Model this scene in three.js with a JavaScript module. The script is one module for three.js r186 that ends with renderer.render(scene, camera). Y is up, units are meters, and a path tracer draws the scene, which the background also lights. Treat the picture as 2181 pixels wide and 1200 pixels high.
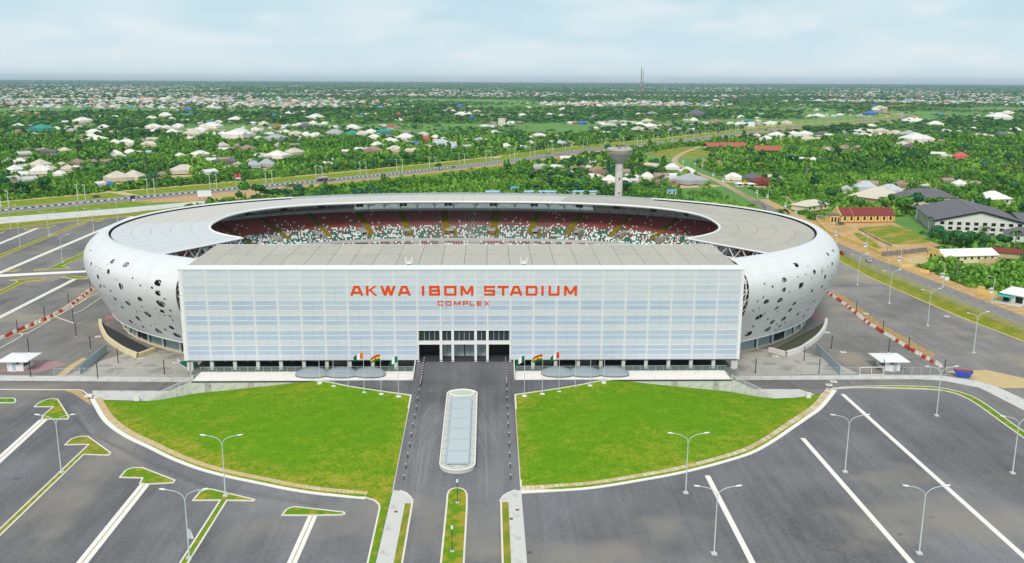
import * as THREE from 'three';
import { mergeGeometries } from 'three/addons/utils/BufferGeometryUtils.js';

// ---------- camera, sky, sun, exposure ----------
const scene = new THREE.Scene();
const EYE = new THREE.Vector3(6.26, 75, 0), FOCAL = 1925.6, PITCH = 0.216893, YAW = 0.025437, ROLL = 0.004914;
const camera = new THREE.PerspectiveCamera(2 * Math.atan(600 / FOCAL) * 180 / Math.PI, 2181 / 1200, 1, 90000);
camera.position.copy(EYE);
camera.rotation.set(-PITCH, -YAW, ROLL, 'YXZ');
camera.updateMatrixWorld(true);
const renderer = new THREE.WebGLRenderer({ antialias: true });
renderer.toneMapping = THREE.LinearToneMapping;
renderer.toneMappingExposure = 1.0;
renderer.shadowMap.enabled = true;
const SUNDIR = new THREE.Vector3(-0.16, 0.70, 0.69).normalize();
const sun = new THREE.DirectionalLight(new THREE.Color(1, 0.89, 0.80), 2.3);
sun.position.copy(SUNDIR).multiplyScalar(600).add(new THREE.Vector3(0, 0, -260));
sun.target.position.set(0, 0, -260);
sun.castShadow = true; sun.shadow.radius = 28; sun.shadow.mapSize.set(4096, 4096);
Object.assign(sun.shadow.camera, { left: -400, right: 400, top: 400, bottom: -400, near: 10, far: 1500 });
scene.add(sun, sun.target);
scene.fog = new THREE.FogExp2(new THREE.Color(0.60, 0.82, 1.0), 0.00004);

// ---------- random numbers and noise ----------
const rng = (a) => () => { a = (a + 0x6d2b79f5) | 0; let t = Math.imul(a ^ (a >>> 15), 1 | a); t = (t + Math.imul(t ^ (t >>> 7), 61 | t)) ^ t; return ((t ^ (t >>> 14)) >>> 0) / 4294967296; };
const hash = (x, y, s) => { let h = Math.imul(x, 374761393) ^ Math.imul(y, 668265263) ^ Math.imul(s, 1274126177); h = Math.imul(h ^ (h >>> 13), 1274126177); return ((h ^ (h >>> 16)) >>> 0) / 4294967296; };
const md = (a, n) => ((a % n) + n) % n;
function vn(x, y, per, s) {   // value noise, periodic when per is set
  const ix = Math.floor(x), iy = Math.floor(y), fx = x - ix, fy = y - iy, u = fx * fx * (3 - 2 * fx), v = fy * fy * (3 - 2 * fy);
  const p = per ? (a) => md(a, per) : (a) => a;
  const a = hash(p(ix), p(iy), s), b = hash(p(ix + 1), p(iy), s), c = hash(p(ix), p(iy + 1), s), d = hash(p(ix + 1), p(iy + 1), s);
  return a + (b - a) * u + (c - a) * v + (a - b - c + d) * u * v;
}
function fbm(x, y, oct, per, s) { let t = 0, a = 0.5, n = 0; for (let i = 0; i < oct; i++) { t += a * vn(x, y, per, s + i); n += a; a *= 0.5; x *= 2; y *= 2; per *= 2; } return t / n; }
const clamp = (x, a = 0, b = 1) => Math.min(b, Math.max(a, x)), lerp = (a, b, t) => a + (b - a) * t, sstep = (a, b, x) => { const t = clamp((x - a) / (b - a)); return t * t * (3 - 2 * t); };

{ // bright thin overcast with soft blue-grey openings
  const W = 1024, H = 512, data = new Float32Array(W * H * 4);
  for (let j = 0; j < H; j++) for (let i = 0; i < W; i++) {
    const el = ((j + 0.5) / H - 0.5) * Math.PI, az = ((i + 0.5) / W - 0.5) * 2 * Math.PI, y = Math.sin(el), k = (j * W + i) * 4;
    if (y <= 0) { data.set([0.25, 0.28, 0.26, 1], k); continue; }
    const s = 1 / (y + 0.12), px = Math.cos(az) * Math.cos(el) * s, pz = Math.sin(az) * Math.cos(el) * s;
    const n = fbm(px * 1.5 + 7, pz * 1.5 + 3, 5, 0, 11), n2 = fbm(px * 4 + 31, pz * 4 + 9, 4, 0, 23);
    const c = sstep(0.36, 0.66, n * 0.75 + n2 * 0.25), puff = sstep(0.56, 0.74, n2) * 0.5 * c;
    const hz = Math.exp(-y * 16), up = 1 + 0.12 * y, hi = sstep(0.12, 0.6, y) * 0.75;
    const blue = [0.46, 0.70, 0.81], pale = [0.65, 0.80, 0.86], white = [0.86, 0.90, 0.905], low = [0.95, 1.0, 1.02];
    for (let q = 0; q < 3; q++) data[k + q] = lerp(lerp(lerp(lerp(blue[q], pale[q], c), white[q], puff), [0.71, 0.755, 0.775][q], hi) * up, low[q], hz * 0.75);
    data[k + 3] = 1;
  }
  const sky = new THREE.DataTexture(data, W, H, THREE.RGBAFormat, THREE.FloatType);
  sky.mapping = THREE.EquirectangularReflectionMapping; sky.magFilter = THREE.LinearFilter; sky.wrapS = THREE.RepeatWrapping; sky.needsUpdate = true;
  scene.background = sky; scene.environment = sky;
}

// ---------- surveying: where a sight line meets a level plane ----------
const axR = new THREE.Vector3(), axU = new THREE.Vector3(), axB = new THREE.Vector3();
camera.matrixWorld.extractBasis(axR, axU, axB);
function G(px, py, h = 0) {
  const d = axB.clone().multiplyScalar(-1).addScaledVector(axR, (px - 1090.5) / FOCAL).addScaledVector(axU, -(py - 600) / FOCAL);
  const t = (h - EYE.y) / d.y; return new THREE.Vector3(EYE.x + d.x * t, h, d.z * t);
}
function toPx(p) { const d = p.clone().sub(EYE), z = -d.dot(axB); return [1090.5 + FOCAL * d.dot(axR) / z, 600 - FOCAL * d.dot(axU) / z, z]; }
const Z = (ox, oy, s, pts, h = 0) => pts.map(([x, y]) => { const g = G(ox + x / s, oy + y / s, h); return [g.x, g.z]; });

// ---------- geometry helpers ----------
function strip(g) { const n = g.index ? g.toNonIndexed() : g; for (const k of Object.keys(n.attributes)) if (!['position', 'normal', 'uv', 'color'].includes(k)) n.deleteAttribute(k); return n; }
function merge(list) {
  list = list.flat(9).map(strip);
  const col = list.some((g) => g.attributes.color);
  for (const g of list) {
    if (!g.attributes.uv) g.setAttribute('uv', new THREE.BufferAttribute(new Float32Array(g.attributes.position.count * 2), 2));
    if (col && !g.attributes.color) g.setAttribute('color', new THREE.BufferAttribute(new Float32Array(g.attributes.position.count * 3).fill(1), 3));
  }
  return list.length === 1 ? list[0] : mergeGeometries(list);
}
function uvBox(g, s = 1) {   // uv in metres/s, by the main direction of each corner's normal
  const p = g.attributes.position, n = g.attributes.normal, uv = new Float32Array(p.count * 2);
  for (let i = 0; i < p.count; i++) {
    const ax = Math.abs(n.getX(i)), ay = Math.abs(n.getY(i)), az = Math.abs(n.getZ(i));
    const [u, v] = ay >= ax && ay >= az ? [p.getX(i), p.getZ(i)] : ax >= az ? [p.getZ(i), p.getY(i)] : [p.getX(i), p.getY(i)];
    uv[2 * i] = u / s; uv[2 * i + 1] = v / s;
  }
  g.setAttribute('uv', new THREE.BufferAttribute(uv, 2)); return g;
}
const bx = (x0, x1, y0, y1, z0, z1) => { const g = new THREE.BoxGeometry(Math.abs(x1 - x0), Math.abs(y1 - y0), Math.abs(z1 - z0)); g.translate((x0 + x1) / 2, (y0 + y1) / 2, (z0 + z1) / 2); return strip(g); };
const V = (x, y, z) => new THREE.Vector3(x, y, z);
function bar(a, b, r, seg = 5, r2 = r) {
  const d = b.clone().sub(a), g = new THREE.CylinderGeometry(r2, r, d.length(), seg, 1);
  g.applyQuaternion(new THREE.Quaternion().setFromUnitVectors(V(0, 1, 0), d.normalize())); g.translate((a.x + b.x) / 2, (a.y + b.y) / 2, (a.z + b.z) / 2); return strip(g);
}
const tube = (pts, r, n = 12, seg = 6) => strip(new THREE.TubeGeometry(new THREE.CatmullRomCurve3(pts), n, r, seg, false));
function grid(fn, nu, nv, uvs = 1, uvt = 1) {   // fn(u, v) -> Vector3
  const pos = [], uv = [], idx = [];
  for (let j = 0; j <= nv; j++) for (let i = 0; i <= nu; i++) { const p = fn(i / nu, j / nv); pos.push(p.x, p.y, p.z); uv.push(i / nu * uvs, j / nv * uvt); }
  for (let j = 0; j < nv; j++) for (let i = 0; i < nu; i++) { const a = j * (nu + 1) + i, b = a + 1, c = a + nu + 1, d = c + 1; idx.push(a, b, d, a, d, c); }
  const g = new THREE.BufferGeometry(); g.setAttribute('position', new THREE.Float32BufferAttribute(pos, 3)); g.setAttribute('uv', new THREE.Float32BufferAttribute(uv, 2)); g.setIndex(idx); g.computeVertexNormals(); return g;
}
function poly(pts, y = 0, s = 1) {   // level polygon of [x, z]
  if (THREE.ShapeUtils.area(pts.map(([x, z]) => ({ x, y: z }))) < 0) pts = pts.slice().reverse();
  const tri = THREE.ShapeUtils.triangulateShape(pts.map(([x, z]) => new THREE.Vector2(x, z)), []), pos = [], uv = [], nor = [], hf = typeof y === 'function' ? y : () => y;
  for (const t of tri) for (const k of [t[0], t[2], t[1]]) { const [x, z] = pts[k]; pos.push(x, hf(x, z), z); nor.push(0, 1, 0); uv.push(x / s, -z / s); }
  const g = new THREE.BufferGeometry(); g.setAttribute('position', new THREE.Float32BufferAttribute(pos, 3)); g.setAttribute('normal', new THREE.Float32BufferAttribute(nor, 3)); g.setAttribute('uv', new THREE.Float32BufferAttribute(uv, 2)); return g;
}
function prism(pts, y0, y1) {   // upright solid over [x, z]
  if (THREE.ShapeUtils.area(pts.map(([x, z]) => ({ x, y: -z }))) < 0) pts = pts.slice().reverse();
  const sh = new THREE.Shape(pts.map(([x, z]) => new THREE.Vector2(x, -z))), g = new THREE.ExtrudeGeometry(sh, { depth: y1 - y0, bevelEnabled: false, steps: 1 });
  g.rotateX(-Math.PI / 2); g.translate(0, y0, 0); return strip(g);
}
function ribbon(pts, w0, w1, y, s = 1, closed = false) {   // flat band along [x, z] from offset w0 to w1 (left positive); y number or fn
  const n = pts.length, pos = [], uv = [], idx = []; let L = 0;
  for (let i = 0; i < n; i++) {
    const a = pts[Math.max(0, i - 1)], b = pts[Math.min(n - 1, i + 1)], p = pts[i]; let dx = b[0] - a[0], dz = b[1] - a[1]; const l = Math.hypot(dx, dz) || 1; dx /= l; dz /= l;
    if (i) L += Math.hypot(p[0] - pts[i - 1][0], p[1] - pts[i - 1][1]);
    for (const w of [w0, w1]) { const x = p[0] + dz * w, z = p[1] - dx * w; pos.push(x, typeof y === 'function' ? y(x, z) : y, z); uv.push(w / s, L / s); }
  }
  for (let i = 0; i < n - 1; i++) { const a = 2 * i; if (w1 > w0) idx.push(a, a + 3, a + 1, a, a + 2, a + 3); else idx.push(a, a + 1, a + 3, a, a + 3, a + 2); }
  const g = new THREE.BufferGeometry(); g.setAttribute('position', new THREE.Float32BufferAttribute(pos, 3)); g.setAttribute('uv', new THREE.Float32BufferAttribute(uv, 2));
  g.setAttribute('normal', new THREE.Float32BufferAttribute(pos.map((_, i) => (i % 3 === 1 ? 1 : 0)), 3)); g.setIndex(idx); return strip(g);
}
function wallStrip(pts, w, h, y0 = 0) { return [ribbon(pts, -w / 2, w / 2, y0 + h, 3), ...[-w / 2, w / 2].map((o) => { const g = ribbon(pts, o - 0.001, o + 0.001, 0, 3), p = g.attributes.position; for (let i = 0; i < p.count; i++) p.setY(i, g.attributes.uv.getX(i) * 3 > o ? y0 : y0 + h); g.computeVertexNormals(); return g; })]; }
function smooth(pts, n) { const c = new THREE.CatmullRomCurve3(pts.map(([x, z]) => V(x, 0, z)), false, 'centripetal'); return c.getSpacedPoints(n).map((p) => [p.x, p.z]); }
function kerb(pts, w = 0.3, h = 0.14, y0 = 0) {   // raised kerb: top and both faces
  return pts.slice(0, -1).map((p, i) => { const q = pts[i + 1], L = Math.hypot(q[0] - p[0], q[1] - p[1]), hf = typeof y0 === 'function' ? y0 : () => y0;
    const a = V(p[0], hf(...p), p[1]), b = V(q[0], hf(...q), q[1]), g = new THREE.BoxGeometry(w, h + 0.1, pts.length > 2 ? L + w * 0.3 : L);
    g.translate(0, h / 2 - 0.05 + (i % 2) * 0.004, 0); g.lookAt(b.clone().sub(a)); g.translate((a.x + b.x) / 2, (a.y + b.y) / 2, (a.z + b.z) / 2); return strip(g); });
}

// ---------- naming ----------
const used = {};
function numbered(n) { const k = used[n] ?? 0; used[n] = k + 1; return k ? n + '_' + String(k).padStart(3, '0') : n; }
function mesh(name, geos, m, parent, kind) {
  const o = new THREE.Mesh(Array.isArray(geos) ? merge(geos) : geos, m); o.name = parent ? name : numbered(name); o.castShadow = o.receiveShadow = true; (parent ?? scene).add(o);
  if (kind) o.userData.kind = kind; return o;
}
function tag(o, label, category, group, kind) { o.userData.label = label; if (category) o.userData.category = category; if (group) o.userData.group = group; if (kind) o.userData.kind = kind; return o; }
function thing(name, label, category, [x, y, z] = [0, 0, 0], turn = 0, group) { const o = new THREE.Group(); o.name = numbered(name); scene.add(o); o.position.set(x, y, z); o.rotation.y = turn; return tag(o, label, category, group); }
function dup(src, name, label, [x, y, z], turn = 0, group, sc) { const o = src.clone(); o.name = numbered(name); scene.add(o); o.position.set(x, y, z); o.rotation.y = turn; if (sc) o.scale.copy(typeof sc === 'number' ? V(sc, sc, sc) : sc); o.userData = { ...src.userData, label }; if (group) o.userData.group = group; return o; }
const ground = (name, geos, m, label, cat = name.replace(/_/g, ' ')) => tag(mesh(name, geos, m, null, 'structure'), label, cat);
const ord = (n) => n + (n % 100 > 10 && n % 100 < 14 ? 'th' : ['th', 'st', 'nd', 'rd'][n % 10] ?? 'th');

// ---------- materials ----------
const srgb = (x) => Math.round(255 * clamp(x <= 0.0031308 ? 12.92 * x : 1.055 * Math.pow(x, 1 / 2.4) - 0.055));
function texture(w, h, fn, draw) {   // fn(u, v, i, j) -> linear [r, g, b]
  const c = document.createElement('canvas'); c.width = w; c.height = h; const x = c.getContext('2d'), im = x.createImageData(w, h), d = im.data;
  for (let j = 0; j < h; j++) for (let i = 0; i < w; i++) { const q = fn(i / w, j / h, i, j), k = (j * w + i) * 4; d[k] = srgb(q[0]); d[k + 1] = srgb(q[1]); d[k + 2] = srgb(q[2]); d[k + 3] = 255; }
  x.putImageData(im, 0, 0); if (draw) draw(x, w, h);
  const t = new THREE.CanvasTexture(c); t.colorSpace = THREE.SRGBColorSpace; t.wrapS = t.wrapT = THREE.RepeatWrapping; return t;
}
const mul = (c, k) => [c[0] * k, c[1] * k, c[2] * k], mixc = (a, b, t) => [lerp(a[0], b[0], t), lerp(a[1], b[1], t), lerp(a[2], b[2], t)];
const mat = (r, g, b, rough = 0.85, more = {}) => new THREE.MeshPhysicalMaterial({ specularIntensity: rough > 0.6 ? 0.15 : 0.6, color: new THREE.Color().setRGB(r, g, b), roughness: rough, ...more });
const withMap = (map, rough = 0.9, more = {}) => new THREE.MeshPhysicalMaterial({ specularIntensity: rough > 0.6 ? 0.12 : 0.5, map, roughness: rough, ...more });
const tinted = (m, r, g, b) => { const c = m.clone(); c.color.setRGB(r, g, b); return c; };
const grainy = (c, seed, amp = 0.25, blot = 0.25, size = 512, per = 8) => texture(size, size, (u, v, i, j) => mul(c, 1 + amp * (hash(i, j, seed) - 0.5) + blot * (fbm(u * per, v * per, 4, per, seed) - 0.5) * 2));

const M = {};
{ // asphalt laid out over 320 x 240 m of the site, with paving lanes, stains and tyre arcs
  const W = 2048, H = 1536, wx = (x) => (x + 160) / 320 * W, wz = (z) => (z + 330) / 240 * H;
  M.asphalt = withMap(texture(W, H, (u, v, i, j) => {
    const x = u * 320 - 160, z = v * 240 - 330;
    const big = fbm(x / 34 + 50, z / 34 + 50, 4, 0, 5), mid = fbm(x / 5 + 90, z / 9 + 90, 3, 0, 9), streak = vn(x * 1.4 + 400, z * 0.05 + 40, 0, 17), dust = sstep(0.52, 0.78, fbm(x / 18 + 9, z / 18 + 71, 4, 0, 31));
    const lane = hash(Math.floor((x + 2 * vn(z / 60, 3, 0, 2)) / 4.2), 7, 3);
    const k = 0.195 * (0.60 + 0.7 * big + 0.34 * (mid - 0.5) + 0.14 * (streak - 0.5) + 0.06 * (lane - 0.5) + 0.34 * (hash(i, j, 4) - 0.5));
    return mixc([k * 0.965, k * 0.985, k * 1.04], [0.29, 0.265, 0.225], dust * 0.62);
  }, (x) => {
    const r = rng(5); x.lineCap = 'round';
    const arc = (pts, w, c) => { x.strokeStyle = c; x.lineWidth = w; x.beginPath(); pts.forEach(([a, b], i) => (i ? x.lineTo(wx(a), wz(b)) : x.moveTo(wx(a), wz(b)))); x.stroke(); };
    for (let i = 0; i < 26; i++) { const a = 3.6 + r() * 4, s = r() < 0.5 ? -1 : 1, z0 = -198 + r() * 20; arc([[s * a, z0], [s * (a + 1.5 + r()), z0 + 8], [s * (a + 2), z0 + 18 + r() * 14]], 1 + r() * 2, `rgba(165,165,162,${0.07 + r() * 0.12})`); }
    for (let i = 0; i < 16; i++) { const o = r() * 7 - 3; arc([[-92 + o, -204], [-79 + o, -185 + o], [-64, -171 + o], [-48, -159 + o * 0.8], [-25, -150 + o]], 2 + r() * 5, `rgba(${r() < 0.6 ? '150,146,138' : '60,62,66'},${0.05 + r() * 0.06})`); }
    for (let i = 0; i < 60; i++) { const a = r() * 320 - 160, b = r() * 240 - 330, l = 4 + r() * 22, t = (r() - 0.5) * 0.5; arc([[a, b], [a + l * t, b + l]], 1 + r() * 2.5, `rgba(${r() < 0.5 ? '165,160,150' : '45,47,52'},${0.06 + r() * 0.1})`); }
    for (let i = 0; i < 90; i++) { const a = 110 + r() * 60, b = -330 + r() * 110, l = 3 + r() * 9; arc([[a, b], [a + l, b + (r() - 0.5) * 2]], 1 + r() * 2, `rgba(50,52,54,${0.12 + r() * 0.2})`); }
    for (let i = 0; i < 120; i++) { x.fillStyle = `rgba(35,36,38,${0.08 + r() * 0.2})`; x.beginPath(); x.ellipse(r() * W, r() * H, 1 + r() * 4, 1 + r() * 3, 0, 0, 7); x.fill(); }
    for (let i = 0; i < 14; i++) { let a = r() * 320 - 160, b = r() * 150 - 240; const p = [[a, b]]; for (let k = 0; k < 9; k++) p.push([a += (r() - 0.5) * 5, b += r() * 3.4]); arc(p, 0.9, 'rgba(40,42,46,0.45)'); }
  }), 0.92);
}
const asphaltUV = (g) => { const p = g.attributes.position, uv = new Float32Array(p.count * 2); for (let i = 0; i < p.count; i++) { uv[2 * i] = (p.getX(i) + 160) / 320; uv[2 * i + 1] = -(p.getZ(i) + 330) / 240; } g.setAttribute('uv', new THREE.BufferAttribute(uv, 2)); return g; };
M.asphaltPale = tinted(M.asphalt, 1.32, 1.25, 1.13);
M.asphaltWarm = tinted(M.asphalt, 1.12, 1.07, 1.0);
M.tarmac = withMap(grainy([0.25, 0.24, 0.225], 12, 0.3, 0.3), 0.95);
M.lawn = withMap(texture(2048, 1024, (u, v, i, j) => {
  const x = u * 200 - 100, z = v * 80 - 220, big = fbm(x / 13 + 40, z / 9 + 40, 4, 0, 7), mid = fbm(x / 2.2 + 70, z / 1.4 + 70, 3, 0, 8), f = hash(i, j, 6);
  const rim = sstep(11, 1, -(154.5 + 54 * Math.pow(Math.max(0, Math.abs(x) - 12) / 78, 1.9)) - z) * (x < 0 ? 1 : 0.45) + 0.5 * sstep(4, 0, Math.abs(x) - 12), fine = vn(x * 2.6 + 50, z * 2.2 + 50, 0, 66), y = clamp(sstep(0.44, 0.82, big * 0.45 + mid * 0.3 + fine * 0.25) * 0.8 + rim * sstep(0.15, 0.7, mid * 0.5 + fine * 0.5) * 0.9), soil = rim * sstep(0.55, 0.8, mid * 0.6 + vn(x * 0.9, z * 0.5, 0, 91) * 0.4) * 0.5;
  return mul(mixc(mixc([0.118, 0.272, 0.009], [0.265, 0.285, 0.024], y), [0.42, 0.30, 0.10], soil), 0.74 + 0.5 * f + 0.22 * (mid - 0.5) + 0.2 * (fine - 0.5));
}), 0.95);
const lawnUV = (g) => { const p = g.attributes.position, uv = new Float32Array(p.count * 2); for (let i = 0; i < p.count; i++) { uv[2 * i] = (p.getX(i) + 100) / 200; uv[2 * i + 1] = -(p.getZ(i) + 220) / 80; } g.setAttribute('uv', new THREE.BufferAttribute(uv, 2)); return g; };
const grassTex = (a, b, s) => withMap(texture(512, 512, (u, v, i, j) => { const n = fbm(u * 6, v * 6, 4, 6, s), f = fbm(u * 48, v * 48, 2, 48, s + 9); return mul(mixc(a, b, sstep(0.35, 0.68, n)), 0.65 + 0.4 * f + 0.3 * hash(i, j, s)); }), 0.95);
M.verge = grassTex([0.13, 0.26, 0.014], [0.33, 0.29, 0.035], 41);
M.olive = grassTex([0.19, 0.24, 0.022], [0.31, 0.275, 0.05], 42);
M.meadow = grassTex([0.085, 0.25, 0.018], [0.19, 0.33, 0.03], 43);
M.field = grassTex([0.16, 0.25, 0.025], [0.38, 0.28, 0.07], 44);
M.dirt = withMap(texture(512, 512, (u, v, i, j) => { const n = fbm(u * 5, v * 5, 5, 5, 51); return mul(mixc([0.47, 0.29, 0.12], [0.56, 0.39, 0.20], sstep(0.3, 0.7, n)), 0.85 + 0.3 * hash(i, j, 5)); }), 1);
M.sand = withMap(texture(512, 512, (u, v, i, j) => { const n = fbm(u * 5, v * 14, 4, 5, 52); return mul(mixc([0.53, 0.40, 0.20], [0.60, 0.49, 0.30], sstep(0.3, 0.7, n)), 0.85 + 0.3 * hash(i, j, 5)); }), 1);
const conc = (c, s, stain = 0.4) => withMap(texture(512, 512, (u, v, i, j) => { const n = fbm(u * 5, v * 5, 5, 5, s), w = fbm(u * 24, v * 24, 2, 24, s + 4); return mul(c, 1 - stain * sstep(0.5, 0.8, n) + 0.12 * (w - 0.5) + 0.1 * (hash(i, j, s) - 0.5)); }), 0.9);
M.plaza = conc([0.47, 0.455, 0.41], 61, 0.35); M.pave = conc([0.60, 0.60, 0.575], 62, 0.2); M.kerb = conc([0.76, 0.73, 0.64], 63, 0.25); M.kerbYellow = conc([0.72, 0.60, 0.30], 64, 0.25);
M.white = mat(0.82, 0.83, 0.83, 0.5); M.whiteWall = conc([0.74, 0.74, 0.71], 65, 0.2); M.apron = conc([0.83, 0.80, 0.755], 66, 0.1); M.concrete = conc([0.46, 0.46, 0.43], 67, 0.35); M.wallConc = conc([0.62, 0.63, 0.585], 68, 0.2); M.cream = conc([0.80, 0.70, 0.46], 69, 0.2);
M.yellowWall = conc([0.80, 0.60, 0.23], 70, 0.25); M.tanWall = conc([0.60, 0.47, 0.28], 71, 0.35); M.greyWall = conc([0.26, 0.26, 0.25], 72, 0.5);
M.dark = mat(0.016, 0.018, 0.02, 0.6); M.black = mat(0.012, 0.012, 0.013, 0.55); M.darkGrey = mat(0.06, 0.065, 0.066, 0.7); M.midGrey = mat(0.2, 0.205, 0.2, 0.8); M.steel = mat(0.62, 0.66, 0.67, 0.4, { metalness: 0.3 }); M.lampPaint = mat(0.66, 0.74, 0.74, 0.45, { metalness: 0.15 }); M.blueSteel = mat(0.42, 0.53, 0.60, 0.5);
M.glassTeal = new THREE.MeshPhysicalMaterial({ color: new THREE.Color().setRGB(0.33, 0.46, 0.48), roughness: 0.15, metalness: 0.1 });
M.glassDark = new THREE.MeshPhysicalMaterial({ color: new THREE.Color().setRGB(0.03, 0.042, 0.045), roughness: 0.1 });
M.glassPale = new THREE.MeshPhysicalMaterial({ color: new THREE.Color().setRGB(0.46, 0.53, 0.545), roughness: 0.25 });
M.glassClear = new THREE.MeshPhysicalMaterial({ color: new THREE.Color().setRGB(0.8, 0.92, 0.9), roughness: 0.05, transmission: 1, thickness: 0 });
// ---------- the land ----------
const landY = (z) => 70 * Math.pow(clamp((-z - 5000) / 18500), 1.4);   // the plain lifts gently far out
const HWY = [[-560, -222], [-420, -378], [-281, -534], [-233, -587], [-162, -661], [-86, -744], [34, -900], [128, -1051], [266, -1223], [496, -1545], [655, -1730], [798, -1891], [930, -2040], [1010, -2180], [1050, -2330], [1090, -2520], [1190, -2760], [1420, -3150], [1800, -3700]];
const ROAD = [[205, -60], [196, -150], [188, -210], [179.8, -282], [176.5, -325], [173.4, -370], [170.5, -412], [173.5, -482], [178, -547], [183, -655], [186, -710], [184, -775], [187, -880], [215, -985], [262, -1100]];
const lineDist = (pts, x, z) => { let m = 1e9; for (let i = 0; i < pts.length - 1; i++) { const [ax, az] = pts[i], [bx2, bz] = pts[i + 1], dx = bx2 - ax, dz = bz - az, t = clamp(((x - ax) * dx + (z - az) * dz) / (dx * dx + dz * dz)); m = Math.min(m, Math.hypot(x - ax - dx * t, z - az - dz * t)); } return m; };
const inside = (pts, x, z) => { let c = false; for (let i = 0, j = pts.length - 1; i < pts.length; j = i++) { const [xi, zi] = pts[i], [xj, zj] = pts[j]; if ((zi > z) !== (zj > z) && x < (xj - xi) * (z - zi) / (zj - zi) + xi) c = !c; } return c; };
{
  const rows = [40], cols = 90; let d = 12; while (rows[rows.length - 1] > -24000) { rows.push(rows[rows.length - 1] - d); d *= 1.055; }
  const pos = [], col = [], nor = [], idx = [];
  rows.forEach((z) => { const half = 620 + Math.max(0, -z) * 0.95; for (let i = 0; i <= cols; i++) {
    const x = (i / cols * 2 - 1) * half, n = fbm(x / 60 + 500, z / 60 + 900, 4, 0, 3), f = sstep(0.55, 0.8, fbm(x / 400 + 50, z / 400 + 300, 3, 0, 13)) * 0.6;
    const c = mixc(mixc([0.07, 0.20, 0.035], [0.15, 0.32, 0.045], n), [0.24, 0.28, 0.06], f); pos.push(x, landY(z) - 0.12, z); nor.push(0, 1, 0); col.push(...c);
  } });
  for (let j = 0; j < rows.length - 1; j++) for (let i = 0; i < cols; i++) { const a = j * (cols + 1) + i, c = a + cols + 1; idx.push(a, a + 1, c + 1, a, c + 1, c); }
  const g = new THREE.BufferGeometry(); g.setAttribute('position', new THREE.Float32BufferAttribute(pos, 3)); g.setAttribute('normal', new THREE.Float32BufferAttribute(nor, 3)); g.setAttribute('color', new THREE.Float32BufferAttribute(col, 3)); g.setIndex(idx);
  ground('terrain', g, new THREE.MeshStandardMaterial({ vertexColors: true, roughness: 1 }), 'green plain reaching to the hazy horizon behind the stadium', 'land');
}
// highway: near carriageway, median kerb, far carriageway, verges and dirt tracks
const hw = smooth(HWY, 260), rd = smooth(ROAD, 120);
ground('highway_verge', ribbon(hw, -34, 62, -0.06, 12), M.verge, 'grass banks along both sides of the distant highway', 'verge');
ground('highway_shoulder', ribbon(hw.slice(30), -21, -14.5, -0.02, 9), M.dirt, 'orange earth strip beside the near highway carriageway', 'earth');
ground('dirt_track', ribbon(hw.slice(20), 40, 46, -0.02, 9), M.sand, 'sandy track running along the top of the far highway bank', 'track');
ground('highway', [ribbon(hw, -13.5, -0.6, 0.0, 8), ribbon(hw, 0.6, 12, 0.0, 8)], M.tarmac, 'grey divided highway curving away behind the stadium', 'road');
ground('highway_edge_line', [ribbon(hw, -13.2, -12.7, 0.03), ribbon(hw, 11.2, 11.7, 0.03)], M.kerb, 'pale edge strips along the highway', 'road marking');
{ const c = new THREE.CatmullRomCurve3(HWY.slice(0, 12).map(([x, z]) => V(x, 0, z)), false, 'centripetal'), n = Math.floor(c.getLength() / 2.2), w = [], b = []; 
  for (let i = 120; i < n - 1; i++) { const p = c.getPointAt(i / n), q = c.getPointAt((i + 1) / n), k = kerb([[p.x, p.z], [lerp(p.x, q.x, 0.96), lerp(p.z, q.z, 0.96)]], 1.0, 0.5); (i % 2 ? w : b).push(k); }
  const t = thing('median_kerb', 'black and white painted kerb down the middle of the highway', 'kerb'); mesh('white_block', w, M.white, t, 'stuff'); mesh('black_block', b, M.darkGrey, t, 'stuff'); }
{ const o = (a) => Z(0, 0, 1, a); 
  ground('access_road', poly([...o([[-160, 478], [0, 463], [250, 444], [400, 431], [470, 424]]), ...o([[470, 430], [380, 441], [250, 456], [0, 477], [-160, 494]])], -0.01, 20), M.pave, 'pale concrete access road between highway and car park', 'road');
  ground('grass_belt', poly([...o([[-160, 494], [0, 477], [250, 456], [420, 436]]), ...o([[330, 452], [280, 461], [150, 472], [0, 490.5], [-160, 508]])], -0.02, 12), M.olive, 'olive grass belt between access road and rear car park', 'grass');
  ground('earth_bank', poly(o([[300, 432], [420, 412], [600, 398], [690, 392], [640, 408], [560, 420], [420, 430]]), -0.03, 9), M.dirt, 'bare orange earth between highway and the stadium roof', 'earth'); }
// right-hand road, dirt shoulders, fenced grass strip
ground('road_shoulder', [ribbon(rd.slice(0, 62), -4, -11, 0.0, 9), ribbon(rd.slice(0, 45), -10, -15, -0.015, 9)], M.dirt, 'orange earth shoulder on the outer side of the side road', 'earth');
{ const k = rd.findIndex(([x, z]) => z < -585); ground('side_road', ribbon(rd.slice(0, k + 1), -4.4, 4.4, 0.02, 8), M.tarmac, 'tarmac road running along the right-hand fence', 'road'); ground('lane', ribbon(rd.slice(k), -3, 3, 0.015, 8), tinted(M.sand, 0.85, 0.85, 0.85), 'narrow earth lane continuing the side road into the village', 'track'); }
ground('fence_strip', poly([[158, -415], [157, -348.6], [159.3, -312.4], [161.7, -283.9], [166, -256.4], [176, -195], [190, -60], [201, -60], [192, -150], [184, -210], [175.4, -282], [172, -325], [169, -370], [166, -415]], 0.012, 12), M.olive, 'olive grass strip between the yellow kerb and the mesh fence', 'grass');
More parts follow.
